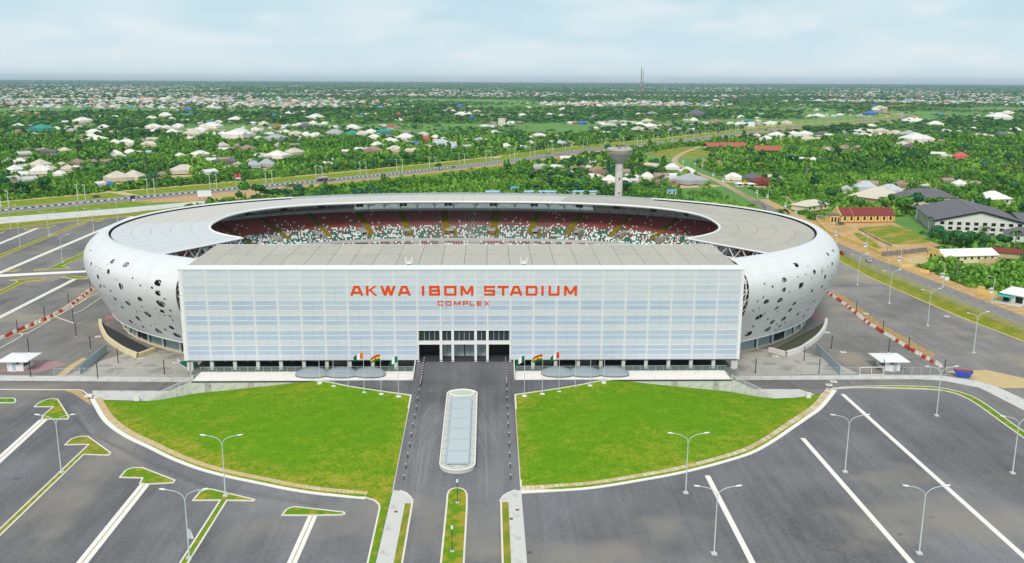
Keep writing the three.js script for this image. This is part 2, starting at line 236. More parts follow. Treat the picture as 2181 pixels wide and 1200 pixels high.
ground('yard_earth', poly([...Z(1760, 420, 5, [[-190, 160], [0, 250], [30, 270], [720, 270], [1100, 470], [1290, 540], [1130, 620], [1100, 700], [1000, 730], [660, 690], [600, 620], [400, 540], [120, 430], [-60, 330], [-300, 200]])], -0.03, 34), M.dirt, 'bare orange yard around the yellow church and meadow', 'earth');
ground('meadow', poly(Z(1760, 420, 5, [[350, 330], [690, 300], [900, 350], [1080, 440], [1110, 480], [900, 500], [690, 500], [560, 430]]), -0.008, 20), M.field, 'yellow-green rough meadow in front of the church', 'grass');
ground('meadow', poly(Z(1760, 420, 5, [[290, 380], [350, 380], [520, 480], [600, 540], [540, 560], [330, 430]]), -0.008, 14), M.field, 'small yellowish grass patch beside the church yard wall', 'grass');
ground('lawn_patch', poly(Z(1540, 380, 6.667, [[1070, 505], [1290, 478], [1500, 520], [1510, 545], [1200, 555]]), -0.005, 8), M.meadow, 'small green lawn in front of the cream bungalow', 'grass');
ground('sand_yard', poly(Z(1760, 420, 5, [[830, 660], [1010, 610], [1120, 640], [1130, 690], [1000, 720], [860, 690]]), -0.005, 9), M.sand, 'pale sand yard beside the white-roofed hall', 'earth');
ground('sports_field', poly(Z(1100, 150, 3.965, [[1080, 690], [1450, 640], [1650, 690], [1700, 700], [1500, 745], [1200, 735]]), -0.03, 25), M.field, 'flat pale green playing field left of the red-roofed school', 'grass');
ground('dirt_lane', ribbon(smooth(Z(0, 150, 3.965, [[1120, 1055], [960, 1025], [830, 985], [760, 960]]), 20), -4, 4, -0.01, 9), M.sand, 'sandy lane joining the highway on the left', 'track');
ground('dirt_lane', ribbon(smooth(Z(550, 150, 3.965, [[1760, 700], [1900, 720], [2000, 740], [2060, 690], [2181, 680]]), 20), -4, 4, -0.01, 9), M.sand, 'sandy lane joining the highway near the middle', 'track');
ground('grass_clearing', poly([[-190, -560], [-60, -720], [10, -800], [110, -660], [180, -560], [170, -440], [-150, -480]], -0.05, 25), M.meadow, 'bright green rough grass behind the stadium', 'grass');

// ---------- paved stadium grounds ----------
const COMPLEX = [...Z(0, 0, 1, [[0, 490.5], [150, 472], [280, 461]]), [-150, -482], [-90, -440], [0, -425], [90, -425], [150, -405], [158.1, -380.5], [157.2, -348.6], [159.3, -312.4], [161.7, -283.9], [166, -256.4], [175.5, -195], [190, -60], [-420, -60], [-420, -215]];
ground('forecourt', asphaltUV(poly(COMPLEX, 0)), M.asphaltPale, 'weathered asphalt apron surrounding the stadium', 'asphalt');
ground('car_park', asphaltUV(poly([...Z(0, 0, 1, [[0, 490.5], [150, 472], [280, 461]]), [-150, -482], [-146, -350], [-152, -290], [-420, -215]], 0.02)), M.asphaltWarm, 'rear left car park with slanting grass strips', 'car park');
const lotR = [[12.2, -60], [12.2, -157], ...Z(0, 0, 1, [[1252, 1041], [1365, 1023.6], [1491, 998], [1600, 965.6], [1687, 912.6], [1743, 873.6], [1778, 834]]), [93.9, -214.3], [119, -213], [121.5, -210.9], [122.9, -206.7], [122.2, -181.4], [121, -60]];
ground('car_park', asphaltUV(poly(lotR, 0.03)), M.asphalt, 'dark front right car park with three white dividing strips', 'car park');
const arcL = Z(0, 0, 1, [[196, 852], [227, 900], [268, 930], [318, 954], [370, 979], [429, 1001], [490, 1017], [550, 1029.5], [610, 1042], [666, 1051], [722, 1057], [777, 1062]]);
const arcR = Z(0, 0, 1, [[1111, 1050], [1180, 1046], [1252, 1041], [1310, 1033], [1365, 1023.6], [1430, 1012], [1491, 998], [1550, 982], [1600, 965.6], [1645, 941], [1687, 912.6], [1720, 890], [1743.5, 873.6], [1765, 850], [1778, 833]]);
ground('car_park', asphaltUV(poly([[-400, -60], [-13.5, -60], ...Z(0, 0, 1, [[783, 1200], [797, 1137], [809, 1081], [802, 1071]]), ...arcL.slice().reverse(), [-95, -215.2], [-115, -215.8], [-400, -221]], 0.03)), M.asphalt, 'dark front left car park with arrow-shaped grass islands', 'car park');
ground('ring_road', asphaltUV(poly([[-400, -226], [-118, -222.3], [-72, -220.6], [-58, -221], [-58, -214.5], [-72, -214.8], [-95, -215.5], [-115, -216.1], [-400, -221.5]], 0.045)), M.asphaltWarm, 'ring road passing under the left end of the terrace', 'road');
ground('ring_road', asphaltUV(poly([[58, -221], [103, -221], [118, -221], [124, -219.5], [130, -214], [132, -198], [134, -60], [124.4, -60], [124.4, -184], [125, -206], [122.8, -212.5], [119.2, -215], [93, -214.6], [72, -214.6], [58, -214.5]], 0.045)), M.asphaltWarm, 'ring road curving round the right front car park', 'road');
ground('pavement', poly([[-400, -231], [-120.7, -227], [-70, -224.8], [-68, -221], [-118, -222.6], [-400, -226.3]], 0.09, 8), M.pave, 'pale concrete pavement along the left ring road', 'pavement');
ground('pavement', poly([[70, -224.8], [106, -225], [125, -224.6], [134.5, -219], [137, -205], [140, -60], [134.3, -60], [132.2, -198], [130.3, -214.4], [124, -220], [118, -221.4], [70, -221.3]], 0.09, 8), M.pave, 'pale concrete pavement along the right ring road', 'pavement');
ground('plaza', poly([[-72, -225], [-104, -226], [-100, -240], [-95, -248], [-80, -250], [-66, -240], [-62, -225]], 0.05, 12), M.plaza, 'light concrete plaza left of the entrance front', 'paving');
ground('plaza', poly([[72, -225], [104, -226], [100, -240], [95, -248], [80, -250], [66, -240], [62, -225]], 0.05, 12), M.plaza, 'light concrete plaza right of the entrance front', 'paving');
ground('landing', poly([[-58, -214.4], [-72, -214.6], [-92, -215], [-89, -208.5], [-75.2, -207.3], [-66, -209.7], [-58, -209.8]], 0.055, 9), M.pave, 'pale concrete landing at the foot of the left stair', 'paving');
ground('landing', poly([[58, -214.4], [72, -214.4], [84, -214.2], [87.5, -208.5], [75.2, -207.3], [66, -209.7], [58, -209.8]], 0.055, 9), M.pave, 'pale concrete landing at the foot of the right stair', 'paving');
ground('earth_patch', poly(Z(0, 730, 8.39, [[950, 640], [1250, 400], [1480, 270], [1550, 290], [1300, 470], [1150, 620]]), 0.062, 5), M.sand, 'sandy stain across the left plaza beside the fence', 'earth');
ground('earth_patch', poly(Z(0, 730, 8.39, [[1120, 850], [1430, 865], [1560, 990], [1640, 1130], [1560, 1090], [1330, 930]]), 0.06, 5), tinted(M.sand, 0.85, 0.8, 0.7), 'brown earth wash beside the left kerb corner', 'earth');
ground('earth_patch', poly([[128, -228], [140, -229], [146, -222], [142, -214], [136, -214], [133, -219]], 0.1, 5), M.sand, 'sandy patch beside the blue skip', 'earth');
ground('earth_patch', ribbon(smooth([[131.5, -321], [130.4, -302], [128.6, -277], [129, -260], [129.8, -242]], 30), -1.2, 3.5, 0.012, 5), tinted(M.dirt, 0.75, 0.8, 0.85), 'orange earth spilt along the right chain of barriers', 'earth');
ground('earth_patch', ribbon(smooth([[-139.3, -262], [-138, -271], [-136.2, -285], [-137, -307], [-140.5, -331]], 30), -2, 1.6, 0.03, 5), tinted(M.sand, 0.8, 0.8, 0.8), 'sandy earth along the left chain of barriers', 'earth');
// kerbs
const K = (pts, label, m = M.kerb, w = 0.32, h = 0.14) => ground('kerb', kerb(pts, w, h, 0.03), m, label, 'kerb');
K([[-400, -221.3], [-115, -215.9], [-95.4, -215.4], [-94.4, -214.9], [-89.8, -209.4]], 'cream kerb between the left ring road and car park');
K(smooth([[90.5, -211.7], [93.9, -214.4], [119, -213.1], [121.6, -211], [123, -206.7], [122.3, -181.4], [121.2, -60]], 60), 'cream kerb edging the right front car park');
K(smooth([[86.8, -207.6], [89.2, -211.2], [92.8, -214.6], [119.3, -215.1], [123, -212.2], [125, -208], [124.4, -184], [124.4, -60]], 60), 'outer kerb of the curved grass verge on the right');
ground('verge', poly([...smooth([[90.5, -211.7], [93.9, -214.4], [119, -213.1], [121.6, -211], [123, -206.7], [122.3, -181.4], [121.2, -60]], 50), ...smooth([[86.8, -207.6], [89.2, -211.2], [92.8, -214.6], [119.3, -215.1], [123, -212.2], [125, -208], [124.4, -184], [124.4, -60]], 50).reverse()], 0.12, 8), M.verge, 'narrow grass verge curving round the right car park corner', 'grass');
K([[158.1, -400], [158.1, -380.5], [157.2, -348.6], [159.3, -312.4], [161.7, -283.9], [166, -256.4], [175.5, -195], [190, -60]], 'yellowish kerb between right asphalt and the fence strip', M.kerbYellow, 0.45);
K(Z(0, 0, 1, [[-100, 500], [0, 490.5], [150, 472], [280, 461]]), 'yellowish kerb along the rear car park boundary', M.kerbYellow, 0.5);
K(Z(0, 560, 6.667, [[-60, 1250], [230, 1090], [318, 1035], [300, 1016], [250, 1012]]), 'bent pale kerb by the left barriers, nearest section');
K(Z(0, 560, 6.667, [[310, 1014], [400, 1000], [560, 910], [705, 822], [690, 808], [640, 812]]), 'bent pale kerb by the left barriers, second section');
K(Z(0, 560, 6.667, [[720, 770], [840, 745], [1040, 630], [1010, 612]]), 'bent pale kerb by the left barriers, third section');
K(Z(0, 560, 6.667, [[1040, 605], [1110, 590], [1270, 490], [1400, 425]]), 'bent pale kerb by the left barriers, farthest section');
K(Z(0, 560, 6.667, [[780, 770], [1045, 862]]), 'straight pale kerb running to a lamp column on the left');
K(Z(0, 560, 6.667, [[1040, 725], [1150, 690], [1300, 590], [1440, 490]]), 'pale kerb curving in under the left bowl');
ground('brick_patch', poly(Z(1560, 660, 6.667, [[1120, 60], [1260, 60], [1275, 130], [1110, 125]]), 0.02, 3), mat(0.42, 0.22, 0.22, 0.9), 'pinkish paved patch beside the right bowl foot', 'paving');
ground('brick_patch', poly(Z(0, 560, 6.667, [[1500, 750], [1660, 740], [1640, 800], [1480, 805]]), 0.02, 3), mat(0.42, 0.22, 0.22, 0.9), 'pinkish paved patch beside the left bowl foot', 'paving');
ground('brick_patch', poly([[-123, -229.5], [-112, -229], [-107.5, -236], [-112, -239], [-123, -239]], 0.07, 3), mat(0.38, 0.25, 0.25, 0.9), 'pinkish paving round the left guard booth', 'paving');

// ---------- islands, dividing strips ----------
function island(ox, oy, s, pts, label, m = M.verge, km = M.kerb, open) {
  const p = Z(ox, oy, s, pts), c = p.concat([p[0]]);
  ground('grass_island', poly(p, 0.13, 8), m, label, 'grass'); 
  K(open ? p : c, 'kerb edging the ' + label.replace(/^(the|an|a) /, ''), km);
}
function drain(ox, oy, s, a, b, w, label) {   // two raised concrete edges with a gutter between
  const [p, q] = Z(ox, oy, s, [a, b]), L = Math.hypot(q[0] - p[0], q[1] - p[1]), nx = (q[1] - p[1]) / L, nz = -(q[0] - p[0]) / L;
  const t = thing('drain_strip', label, 'drain'); t.userData.kind = 'structure';
  for (const o of [-0.56, 0.56]) mesh('concrete_edge', kerb([[p[0] + nx * o * w, p[1] + nz * o * w], [q[0] + nx * o * w, q[1] + nz * o * w]], w * 0.86, 0.14, 0.03), M.apron, t);
  mesh('gutter', ribbon([p, q], -w * 0.14, w * 0.14, 0.06, 4), M.sand, t);
}
island(0, 680, 3.965, [[288, 745], [318, 718], [345, 700], [400, 682], [445, 677], [482, 680], [540, 770], [578, 832], [570, 848], [350, 850], [360, 820], [450, 745]], 'wing-shaped grass island nearest the left ring road');
island(0, 900, 3.965, [[545, 195], [600, 145], [645, 130], [690, 122], [742, 125], [932, 262], [916, 282], [706, 275], [-140, 1095], [-200, 1095], [750, 190]], 'wing-shaped grass island with the leftmost long grass tail', M.olive);
island(0, 900, 3.965, [[1010, 470], [1060, 412], [1095, 396], [1130, 388], [1200, 388], [1475, 495], [1460, 516], [1245, 527], [1180, 520], [1205, 475]], 'wing-shaped grass island heading a white concrete tail');
island(0, 900, 3.965, [[1628, 665], [1690, 592], [1735, 575], [1780, 570], [2150, 660], [2140, 669], [1915, 663], [1400, 1490], [1330, 1490], [1860, 663]], 'wing-shaped grass island with lamp and straight grass tail', M.verge);
island(550, 900, 3.965, [[198, 790], [240, 742], [275, 726], [310, 719], [720, 765], [730, 779], [700, 786], [500, 791], [410, 791]], 'flat grass island nearest the approach road');
island(0, 680, 3.965, [[-160, 675], [90, 672], [120, 676], [131, 692], [120, 711], [-160, 712]], 'slim oval grass island cut by the left picture edge', M.meadow);
drain(0, 680, 3.965, [365, 855], [-70, 1250], 0.95, 'white double concrete strip from the first wing island');
drain(0, 900, 3.965, [1222, 530], [560, 1360], 0.95, 'white double concrete strip from the third wing island');
drain(550, 900, 3.965, [460, 798], [210, 1360], 0.8, 'white double concrete strip nearest the approach road');
{ const SS = [[[1795, 841], [2300, 1294], 'long white dividing strip, outermost in right car park'], [[1710, 935], [1990, 1256], 'middle white dividing strip in right car park'], [[1507, 1015], [1628, 1250], 'white dividing strip nearest the approach road on the right']];
  for (const [a, b, l] of SS) { const [p, q] = Z(0, 0, 1, [a, b]), n = 26; const t = thing('dividing_strip', l, 'concrete strip'); t.userData.kind = 'structure';
    for (let i = 0; i < n; i++) { const f = (i + 0.002) / n, e = (i + 0.994) / n; mesh('slab', kerb([[lerp(p[0], q[0], f), lerp(p[1], q[1], f)], [lerp(p[0], q[0], e), lerp(p[1], q[1], e)]], 1.0, 0.12, 0.03), M.apron, t); } } }
// rear left car park
island(0, 440, 6.667, [[-200, 775], [0, 685], [1190, 212], [1400, 195], [1480, 182], [1410, 217], [1285, 205], [1225, 228], [0, 725], [-200, 812]], 'long slanting grass strip across the rear car park', M.olive, M.kerbYellow);
island(0, 440, 6.667, [[330, 320], [520, 305], [730, 275], [785, 268], [710, 306], [540, 318], [375, 337]], 'thin grass island at the far end of the rear car park', M.olive, M.kerbYellow);
island(0, 440, 6.667, [[1260, 620], [870, 800], [690, 880], [490, 903], [480, 912], [985, 875], [885, 850], [1260, 665]], 'grass wedge beside the left shoulder of the bowl', M.verge, M.kerbYellow);
island(0, 440, 6.667, [[60, 932], [160, 905], [290, 903], [240, 922]], 'tiny grass island at the left edge of rear car park', M.olive, M.kerbYellow);
island(0, 440, 6.667, [[-100, 1250], [240, 1080], [235, 1058], [130, 1050], [390, 1036], [640, 1019], [600, 1050], [370, 1067], [-100, 1300]], 'branching grass strip in the middle left car park', M.olive, M.kerbYellow);
island(0, 440, 6.667, [[870, 1010], [1010, 995], [1240, 1008], [1230, 1032], [1070, 1037], [1000, 1028]], 'grass island touching the left side of the bowl', M.verge, M.kerbYellow);
island(0, 440, 6.667, [[-80, 385], [0, 372], [70, 362], [20, 382], [-80, 408]], 'sliver of grass at the left edge, farthest row', M.olive, M.kerbYellow);
drain(0, 440, 6.667, [1880, 145], [-60, 970], 1.1, 'long white double strip across the rear car park');
drain(0, 440, 6.667, [525, 312], [-60, 552], 1.0, 'short white double strip in the farthest parking row');
drain(0, 560, 6.667, [1062, 236], [-120, 840], 0.9, 'white double strip beside the left barriers');
ground('footpath', poly(Z(0, 440, 6.667, [[-200, 988], [0, 970], [600, 940], [1260, 910], [1260, 938], [600, 972], [0, 1006], [-200, 1024]]), 0.1, 8), M.apron, 'white straight footpath across the left car park', 'path');
// ---------- approach ramp, lawns, terrace ----------
const SHELL = new THREE.MeshPhysicalMaterial({ color: new THREE.Color().setRGB(0.31, 0.365, 0.395), roughness: 0.5, specularIntensity: 0.5 });
const RT = 4.2, RZ0 = -158, RZ1 = -205, TF = -209.8;   // terrace height, ramp foot and head, terrace front
const rampH = (z) => z > RZ0 ? 0 : z > RZ1 ? RT * (RZ0 - z) / (RZ0 - RZ1) : z > TF ? RT : RT + 2.3 * Math.min(1, (TF - z) / 10.5);
{ const g = grid((u, v) => { const z = lerp(-60, -220.3, v); return V(lerp(-12.1, 12.3, u), rampH(z) + 0.04, z); }, 6, 120); ground('approach_road', asphaltUV(g), M.asphalt, 'dark asphalt ramp rising straight to the stadium entrance', 'road'); }
for (const s of [-1, 1]) {
  const e = s < 0 ? -11.9 : 12.1, N = 12;
  ground('terrace_corner', asphaltUV(grid((u, v) => { const x = lerp(e, s * 35.8, u), zt = TF + 0.05, zb = lerp(-200, TF, Math.pow(u, 0.8)), z = lerp(zb, zt, v); return V(x, lerp(lerp(3.75, RT, u), RT, v) + 0.02, z); }, N, 4)), M.asphalt, s < 0 ? 'dark asphalt corner between left lawn and terrace' : 'dark asphalt corner between right lawn and terrace', 'asphalt');
  // the lawn is stretched between its upper edge (kerb, wall foot) and the lower arc
  const top = new THREE.CatmullRomCurve3(s < 0 ? [V(-12, 3.75, -200), V(-19, 3.9, -202.6), V(-27, 4.0, -205.8), V(-35.8, 4.15, -209.6), V(-49, 2.8, -209.7), V(-62.5, 1.4, -209.8), V(-75, 0.15, -207.2), V(-90, 0.06, -208.4)] : [V(12.1, 3.75, -200), V(19, 3.9, -202.6), V(27, 4.0, -205.8), V(35.8, 4.15, -209.6), V(49, 2.8, -209.7), V(62.5, 1.4, -209.8), V(75, 0.15, -207.2), V(87.5, 0.06, -208.2)], false, 'centripetal');
  const arc = s < 0 ? arcL : arcR, low = new THREE.CatmullRomCurve3((s < 0 ? [[-12, -156.2], ...arc.slice().reverse(), [-90, -208.9]] : [[12.2, -157.8], ...arc.slice(1), [87.8, -208.9]]).map(([x, z]) => V(x, 0.12, z)), false, 'centripetal');
  const g = grid((u, v) => { const a = top.getPoint(u), b = low.getPoint(u); const p = a.lerp(b, v); p.y += Math.sin(v * Math.PI) * 0.35 * (1 - u); return p; }, 60, 24);
  ground('lawn', lawnUV(g), M.lawn, s < 0 ? 'sloping green lawn left of the entrance ramp' : 'sloping green lawn right of the entrance ramp', 'lawn');
  ground('kerb', kerb(Array.from({ length: 20 }, (_, k) => [e + s * 0.1, lerp(-157.6, -200, k / 19)]), 0.35, 0.18, (x, z) => rampH(z) + 0.03), M.kerb, s < 0 ? 'straight cream kerb between ramp and left lawn' : 'straight cream kerb between ramp and right lawn', 'kerb');
  ground('kerb', kerb(Array.from({ length: 16 }, (_, k) => { const p = top.getPoint(k / 15 * 0.43); return [p.x, p.z]; }), 0.32, 0.16, (x, z) => 3.75 + 0.4 * clamp((Math.abs(x) - 12) / 24) + 0.04), M.kerb, s < 0 ? 'curved cream kerb along the upper edge of the left lawn' : 'curved cream kerb along the upper edge of the right lawn', 'kerb');
  // lined channel round the foot of the lawn: sloping slabs and a flat concrete gutter
  const cl = smooth(arc, 110);
  const t = thing('drain_edging', s < 0 ? 'tan lined channel curving round the foot of left lawn' : 'brownish slab-lined channel curving round the foot of right lawn', 'drain'); t.userData.kind = 'structure';
  const slabs = [M.sand, conc([0.60, 0.50, 0.33], 81, 0.3), conc([0.56, 0.43, 0.25], 82, 0.3), conc([0.66, 0.57, 0.42], 83, 0.25)], r = rng(s + 9);
  for (let i = 0; i < cl.length - 1; i++) { const [p, q] = [cl[i], cl[i + 1]], dx = q[0] - p[0], dz = q[1] - p[1], L = Math.hypot(dx, dz), nx = dz / L, nz = -dx / L, k = 0.97;
    const q0 = [lerp(p[0], q[0], 1 - k), lerp(p[1], q[1], 1 - k)], q1 = [lerp(p[0], q[0], k), lerp(p[1], q[1], k)], A = (m, o, y) => V(m[0] + nx * o, y, m[1] + nz * o);
    const gg = new THREE.BufferGeometry().setFromPoints([A(q0, 0.55, 0.13), A(q1, 0.55, 0.13), A(q1, 1.95, 0.42 + r() * 0.03), A(q0, 0.55, 0.13), A(q1, 1.95, 0.42), A(q0, 1.95, 0.42)]); gg.computeVertexNormals(); if (gg.attributes.normal.getY(0) < 0) { const pp = gg.attributes.position; for (let m = 0; m < 6; m += 3) { const x = V(pp.getX(m), pp.getY(m), pp.getZ(m)); pp.setXYZ(m, pp.getX(m + 1), pp.getY(m + 1), pp.getZ(m + 1)); pp.setXYZ(m + 1, x.x, x.y, x.z); } gg.computeVertexNormals(); }
    mesh('slab', uvBox(gg, 3), s < 0 ? slabs[r() < 0.8 ? 0 : 1] : slabs[Math.floor(r() * 3.99)], t); }
  mesh('gutter', kerb(cl, 1.05, 0.13, 0.02), M.apron, t);
}
// strip of grass and pavements beside the approach road
ground('grass_strip', poly([[-12, -60], [-12, -156.5], ...Z(0, 0, 1, [[790, 1059], [803, 1072], [808.5, 1082], [797, 1137], [783, 1200]]), [-15.3, -60]], 0.1, 8), M.verge, 'grass strip between front left car park and pavement', 'grass');
K([...Z(0, 0, 1, [[777, 1061], [797, 1067], [807, 1076], [808.5, 1084], [797, 1137], [783, 1200]]), [-15.2, -60]], 'cream kerb turning round the inner corner of the left car park');
ground('pavement', poly([[-11.9, -60], [-11.9, -157.8], ...Z(550, 900, 3.965, [[1200, 585], [1245, 600], [1280, 630], [1303, 665]]), [-7.9, -60]], 0.115, 8), M.pave, 'pale pavement left of the approach road', 'pavement');
ground('pavement', poly([[12.3, -60], [12.2, -157.4], ...Z(1050, 900, 3.965, [[190, 580], [130, 600], [90, 625], [62, 665]]), [8.4, -60]], 0.115, 8), M.pave, 'pale pavement right of the approach road', 'pavement');
{ const a = Z(550, 900, 3.965, [[1240, 690], [1300, 690], [1238, 1190], [1155, 1190]]), b = Z(1050, 900, 3.965, [[68, 680], [130, 680], [152, 1190], [82, 1190]]);
  ground('grass_strip', poly([a[0], a[1], [a[2][0], -60], [a[3][0], -60]], 0.135, 8), M.olive, 'olive grass strip on the left pavement edge', 'grass'); K([[a[2][0], -60], a[1], ...Z(550, 900, 3.965, [[1303, 665], [1280, 630], [1245, 600], [1200, 583]])], 'cream kerb rounding the left pavement head');
  ground('grass_strip', poly([b[0], b[1], [b[2][0], -60], [b[3][0], -60]], 0.135, 8), M.olive, 'olive grass strip on the right pavement edge', 'grass'); K([[b[3][0], -60], b[0], ...Z(1050, 900, 3.965, [[62, 665], [90, 625], [130, 600], [190, 578]])], 'cream kerb rounding the right pavement head');
  const m = Z(550, 900, 3.965, [[1592, 700], [1597, 620], [1610, 585], [1640, 566], [1680, 560], [1720, 566], [1748, 585], [1762, 620], [1762, 700]]), md2 = [[m[0][0], -60], ...m, [m[8][0], -60]];
  ground('grass_median', poly(md2, 0.16, 8), M.verge, 'grass median with two lamp columns on the approach road', 'grass'); K(md2, 'cream kerb round the grass median'); }
// terrace slab with its wall, split by the ramp
for (const s of [-1, 1]) {
  const t = thing('terrace', s < 0 ? 'cream terrace along the left half of the front' : 'cream terrace along the right half of the front', 'terrace'), x = (a) => s * a;
  mesh('deck', uvBox(bx(x(12.6), x(65.5), RT - 0.7, RT + 0.06, TF + 0.02, -216.6), 6), M.apron, t); mesh('floor', uvBox(bx(x(12.6), x(68), RT - 0.7, RT, -216.62, -236), 6), M.midGrey, t);
  for (let i = 0; i < 20; i++) { const a = 35.9 + i * 1.48, h = lerp(4.1, 1.2, clamp((a - 36) / 26.5)) - 0.6; mesh('wall_panel', uvBox(bx(x(a), x(a + 1.45), h, RT - 0.3, TF + 0.05, TF + 0.3), 3), i % 7 === 3 ? M.concrete : M.wallConc, t); }
  mesh('coping', [bx(x(12.6), x(65.6), RT - 0.28, RT - 0.06, TF + 0.03, TF + 0.42), bx(x(12.6), x(35.8), RT - 1, RT - 0.3, TF + 0.04, TF + 0.25)], M.darkGrey, t);
  mesh('underpass_wall', [bx(x(12.6), x(60), 0, RT - 0.7, -222.5, -222), bx(x(12.4), x(12.9), 0, RT - 0.7, TF, -222)], M.greyWall, t);
  const bl = mesh('balustrade', bx(x(12.8), x(66), RT + 0.06, RT + 1.25, -216.7, -216.66), M.glassClear, t); mesh('handrail', [bx(x(12.8), x(66), RT + 1.25, RT + 1.31, -216.72, -216.64), ...Array.from({ length: 28 }, (_, i) => bx(x(13 + i * 1.95), x(13.05 + i * 1.95), RT, RT + 1.28, -216.66, -216.61))], M.steel, bl);
  // outward stair with sloping side wall
  const st = thing('outdoor_stair', s < 0 ? 'concrete stair descending from the left end of terrace' : 'concrete stair descending from the right end of terrace', 'stair'), P = (u, o) => { const q = [lerp(65.4, 75.2, u), lerp(-209.8, -207.2, u)]; return [x(q[0] - 0.25 * o), q[1] - o]; };
  for (let i = 0; i < 8; i++) { const a = P((i + 0.02) / 8, 0.02), b = P((i + 0.98) / 8, 0.02), h0 = lerp(RT, 0.25, (i + 0.02) / 8), h1 = lerp(RT, 0.25, (i + 0.98) / 8), a2 = P((i + 0.02) / 8, 0.35), b2 = P((i + 0.98) / 8, 0.35);
    const q = new THREE.BufferGeometry().setFromPoints([V(a[0], -0.2, a[1]), V(b[0], -0.2, b[1]), V(b[0], h1, b[1]), V(a[0], -0.2, a[1]), V(b[0], h1, b[1]), V(a[0], h0, a[1]), V(a[0], h0, a[1]), V(b[0], h1, b[1]), V(b2[0], h1, b2[1]), V(a[0], h0, a[1]), V(b2[0], h1, b2[1]), V(a2[0], h0, a2[1])]); q.computeVertexNormals(); mesh('wall_panel', uvBox(q, 3), M.wallConc, st); }
  const steps = []; for (let i = 0; i < 24; i++) { const [a, b, c, d] = [P(i / 24, 0.36), P((i + 1) / 24, 0.36), P((i + 1) / 24, 2.9), P(i / 24, 2.9)]; steps.push(prism([a, b, c, d], -0.1, RT * (1 - (i + 1) / 25))); } mesh('steps', steps.map((g) => uvBox(g, 3)), M.concrete, st, 'stuff');
  for (const o of [0.2, 2.8]) mesh('handrail', [bar(V(P(0, o)[0], RT + 1, P(0, o)[1]), V(P(1, o)[0], 1.05, P(1, o)[1]), 0.05), bar(V(P(0, o)[0], RT + 0.5, P(0, o)[1]), V(P(1, o)[0], 0.55, P(1, o)[1]), 0.03), ...Array.from({ length: 7 }, (_, i) => { const q = P(i / 6, o), h = lerp(RT, 0.1, i / 6); return bar(V(q[0], h, q[1]), V(q[0], h + 1, q[1]), 0.04); })], M.steel, st);
  // ramp parapet beside the upper ramp
  const pr = thing('parapet', s < 0 ? 'pale parapet wall on the left side of the upper ramp' : 'pale parapet wall on the right side of the upper ramp', 'wall'); mesh('wall', uvBox((() => { const sh = new THREE.Shape([[-TF, RT], [220.3, RT], [220.3, 7.3], [-TF, RT + 0.5]].map(([a, b]) => new THREE.Vector2(a, b))), g = new THREE.ExtrudeGeometry(sh, { depth: 0.3, bevelEnabled: false }); g.rotateY(Math.PI / 2); g.translate(x(12.4) - 0.15, 0, 0); return strip(g); })(), 4), M.wallConc, pr);
  // three shell-shaped skylights on the terrace
  for (let i = 0; i < 3; i++) { const cx = s < 0 ? [-37.6, -30.4, -23.4][i] : [23.1, 29.9, 36.9][i], d = thing('skylight_shell', ['grey shell-shaped skylight, outermost left on the terrace', 'grey shell-shaped skylight, middle left on the terrace', 'grey shell-shaped skylight left, nearest the ramp', 'grey shell-shaped skylight right, nearest the ramp', 'grey shell-shaped skylight, middle right on the terrace', 'grey shell-shaped skylight, outermost right on the terrace'][s < 0 ? i : 3 + i], 'skylight', [cx, RT + 0.06, -213.6], 0, 'shell skylights on the terrace');
    const f = (u, v) => { const a = u * Math.PI, xx = -3.95 * Math.cos(a), w = Math.pow(Math.sin(a), 0.85); const zf = 2.5 * w, zb = -2.5 * w, z = lerp(zf, zb, v) + xx * 0.06; return V(xx, 0.25 + (1.0 * Math.sin(a) * Math.pow(v, 0.7) + 0.4 * w * Math.sin(v * Math.PI)), z); };
    mesh('shell', grid(f, 24, 8), SHELL, d); mesh('rim', [tube(Array.from({ length: 13 }, (_, k) => f(k / 12, 1)), 0.11, 24), tube(Array.from({ length: 13 }, (_, k) => f(k / 12, 0)), 0.09, 24)], M.midGrey, d);
    mesh('curb', grid((u, v) => { const p = f(u, 0); p.y *= v; return p; }, 24, 1), M.midGrey, d); mesh('back', grid((u, v) => { const p = f(u, 1); p.y *= v; return p; }, 24, 1), M.midGrey, d);
    for (const k of [0.3, 0.55, 0.8]) mesh('seam', tube(Array.from({ length: 9 }, (_, q) => { const p = f(0.15 + 0.7 * q / 8, k); p.y += 0.02; return p; }), 0.025, 16, 4), M.midGrey, d); }
}
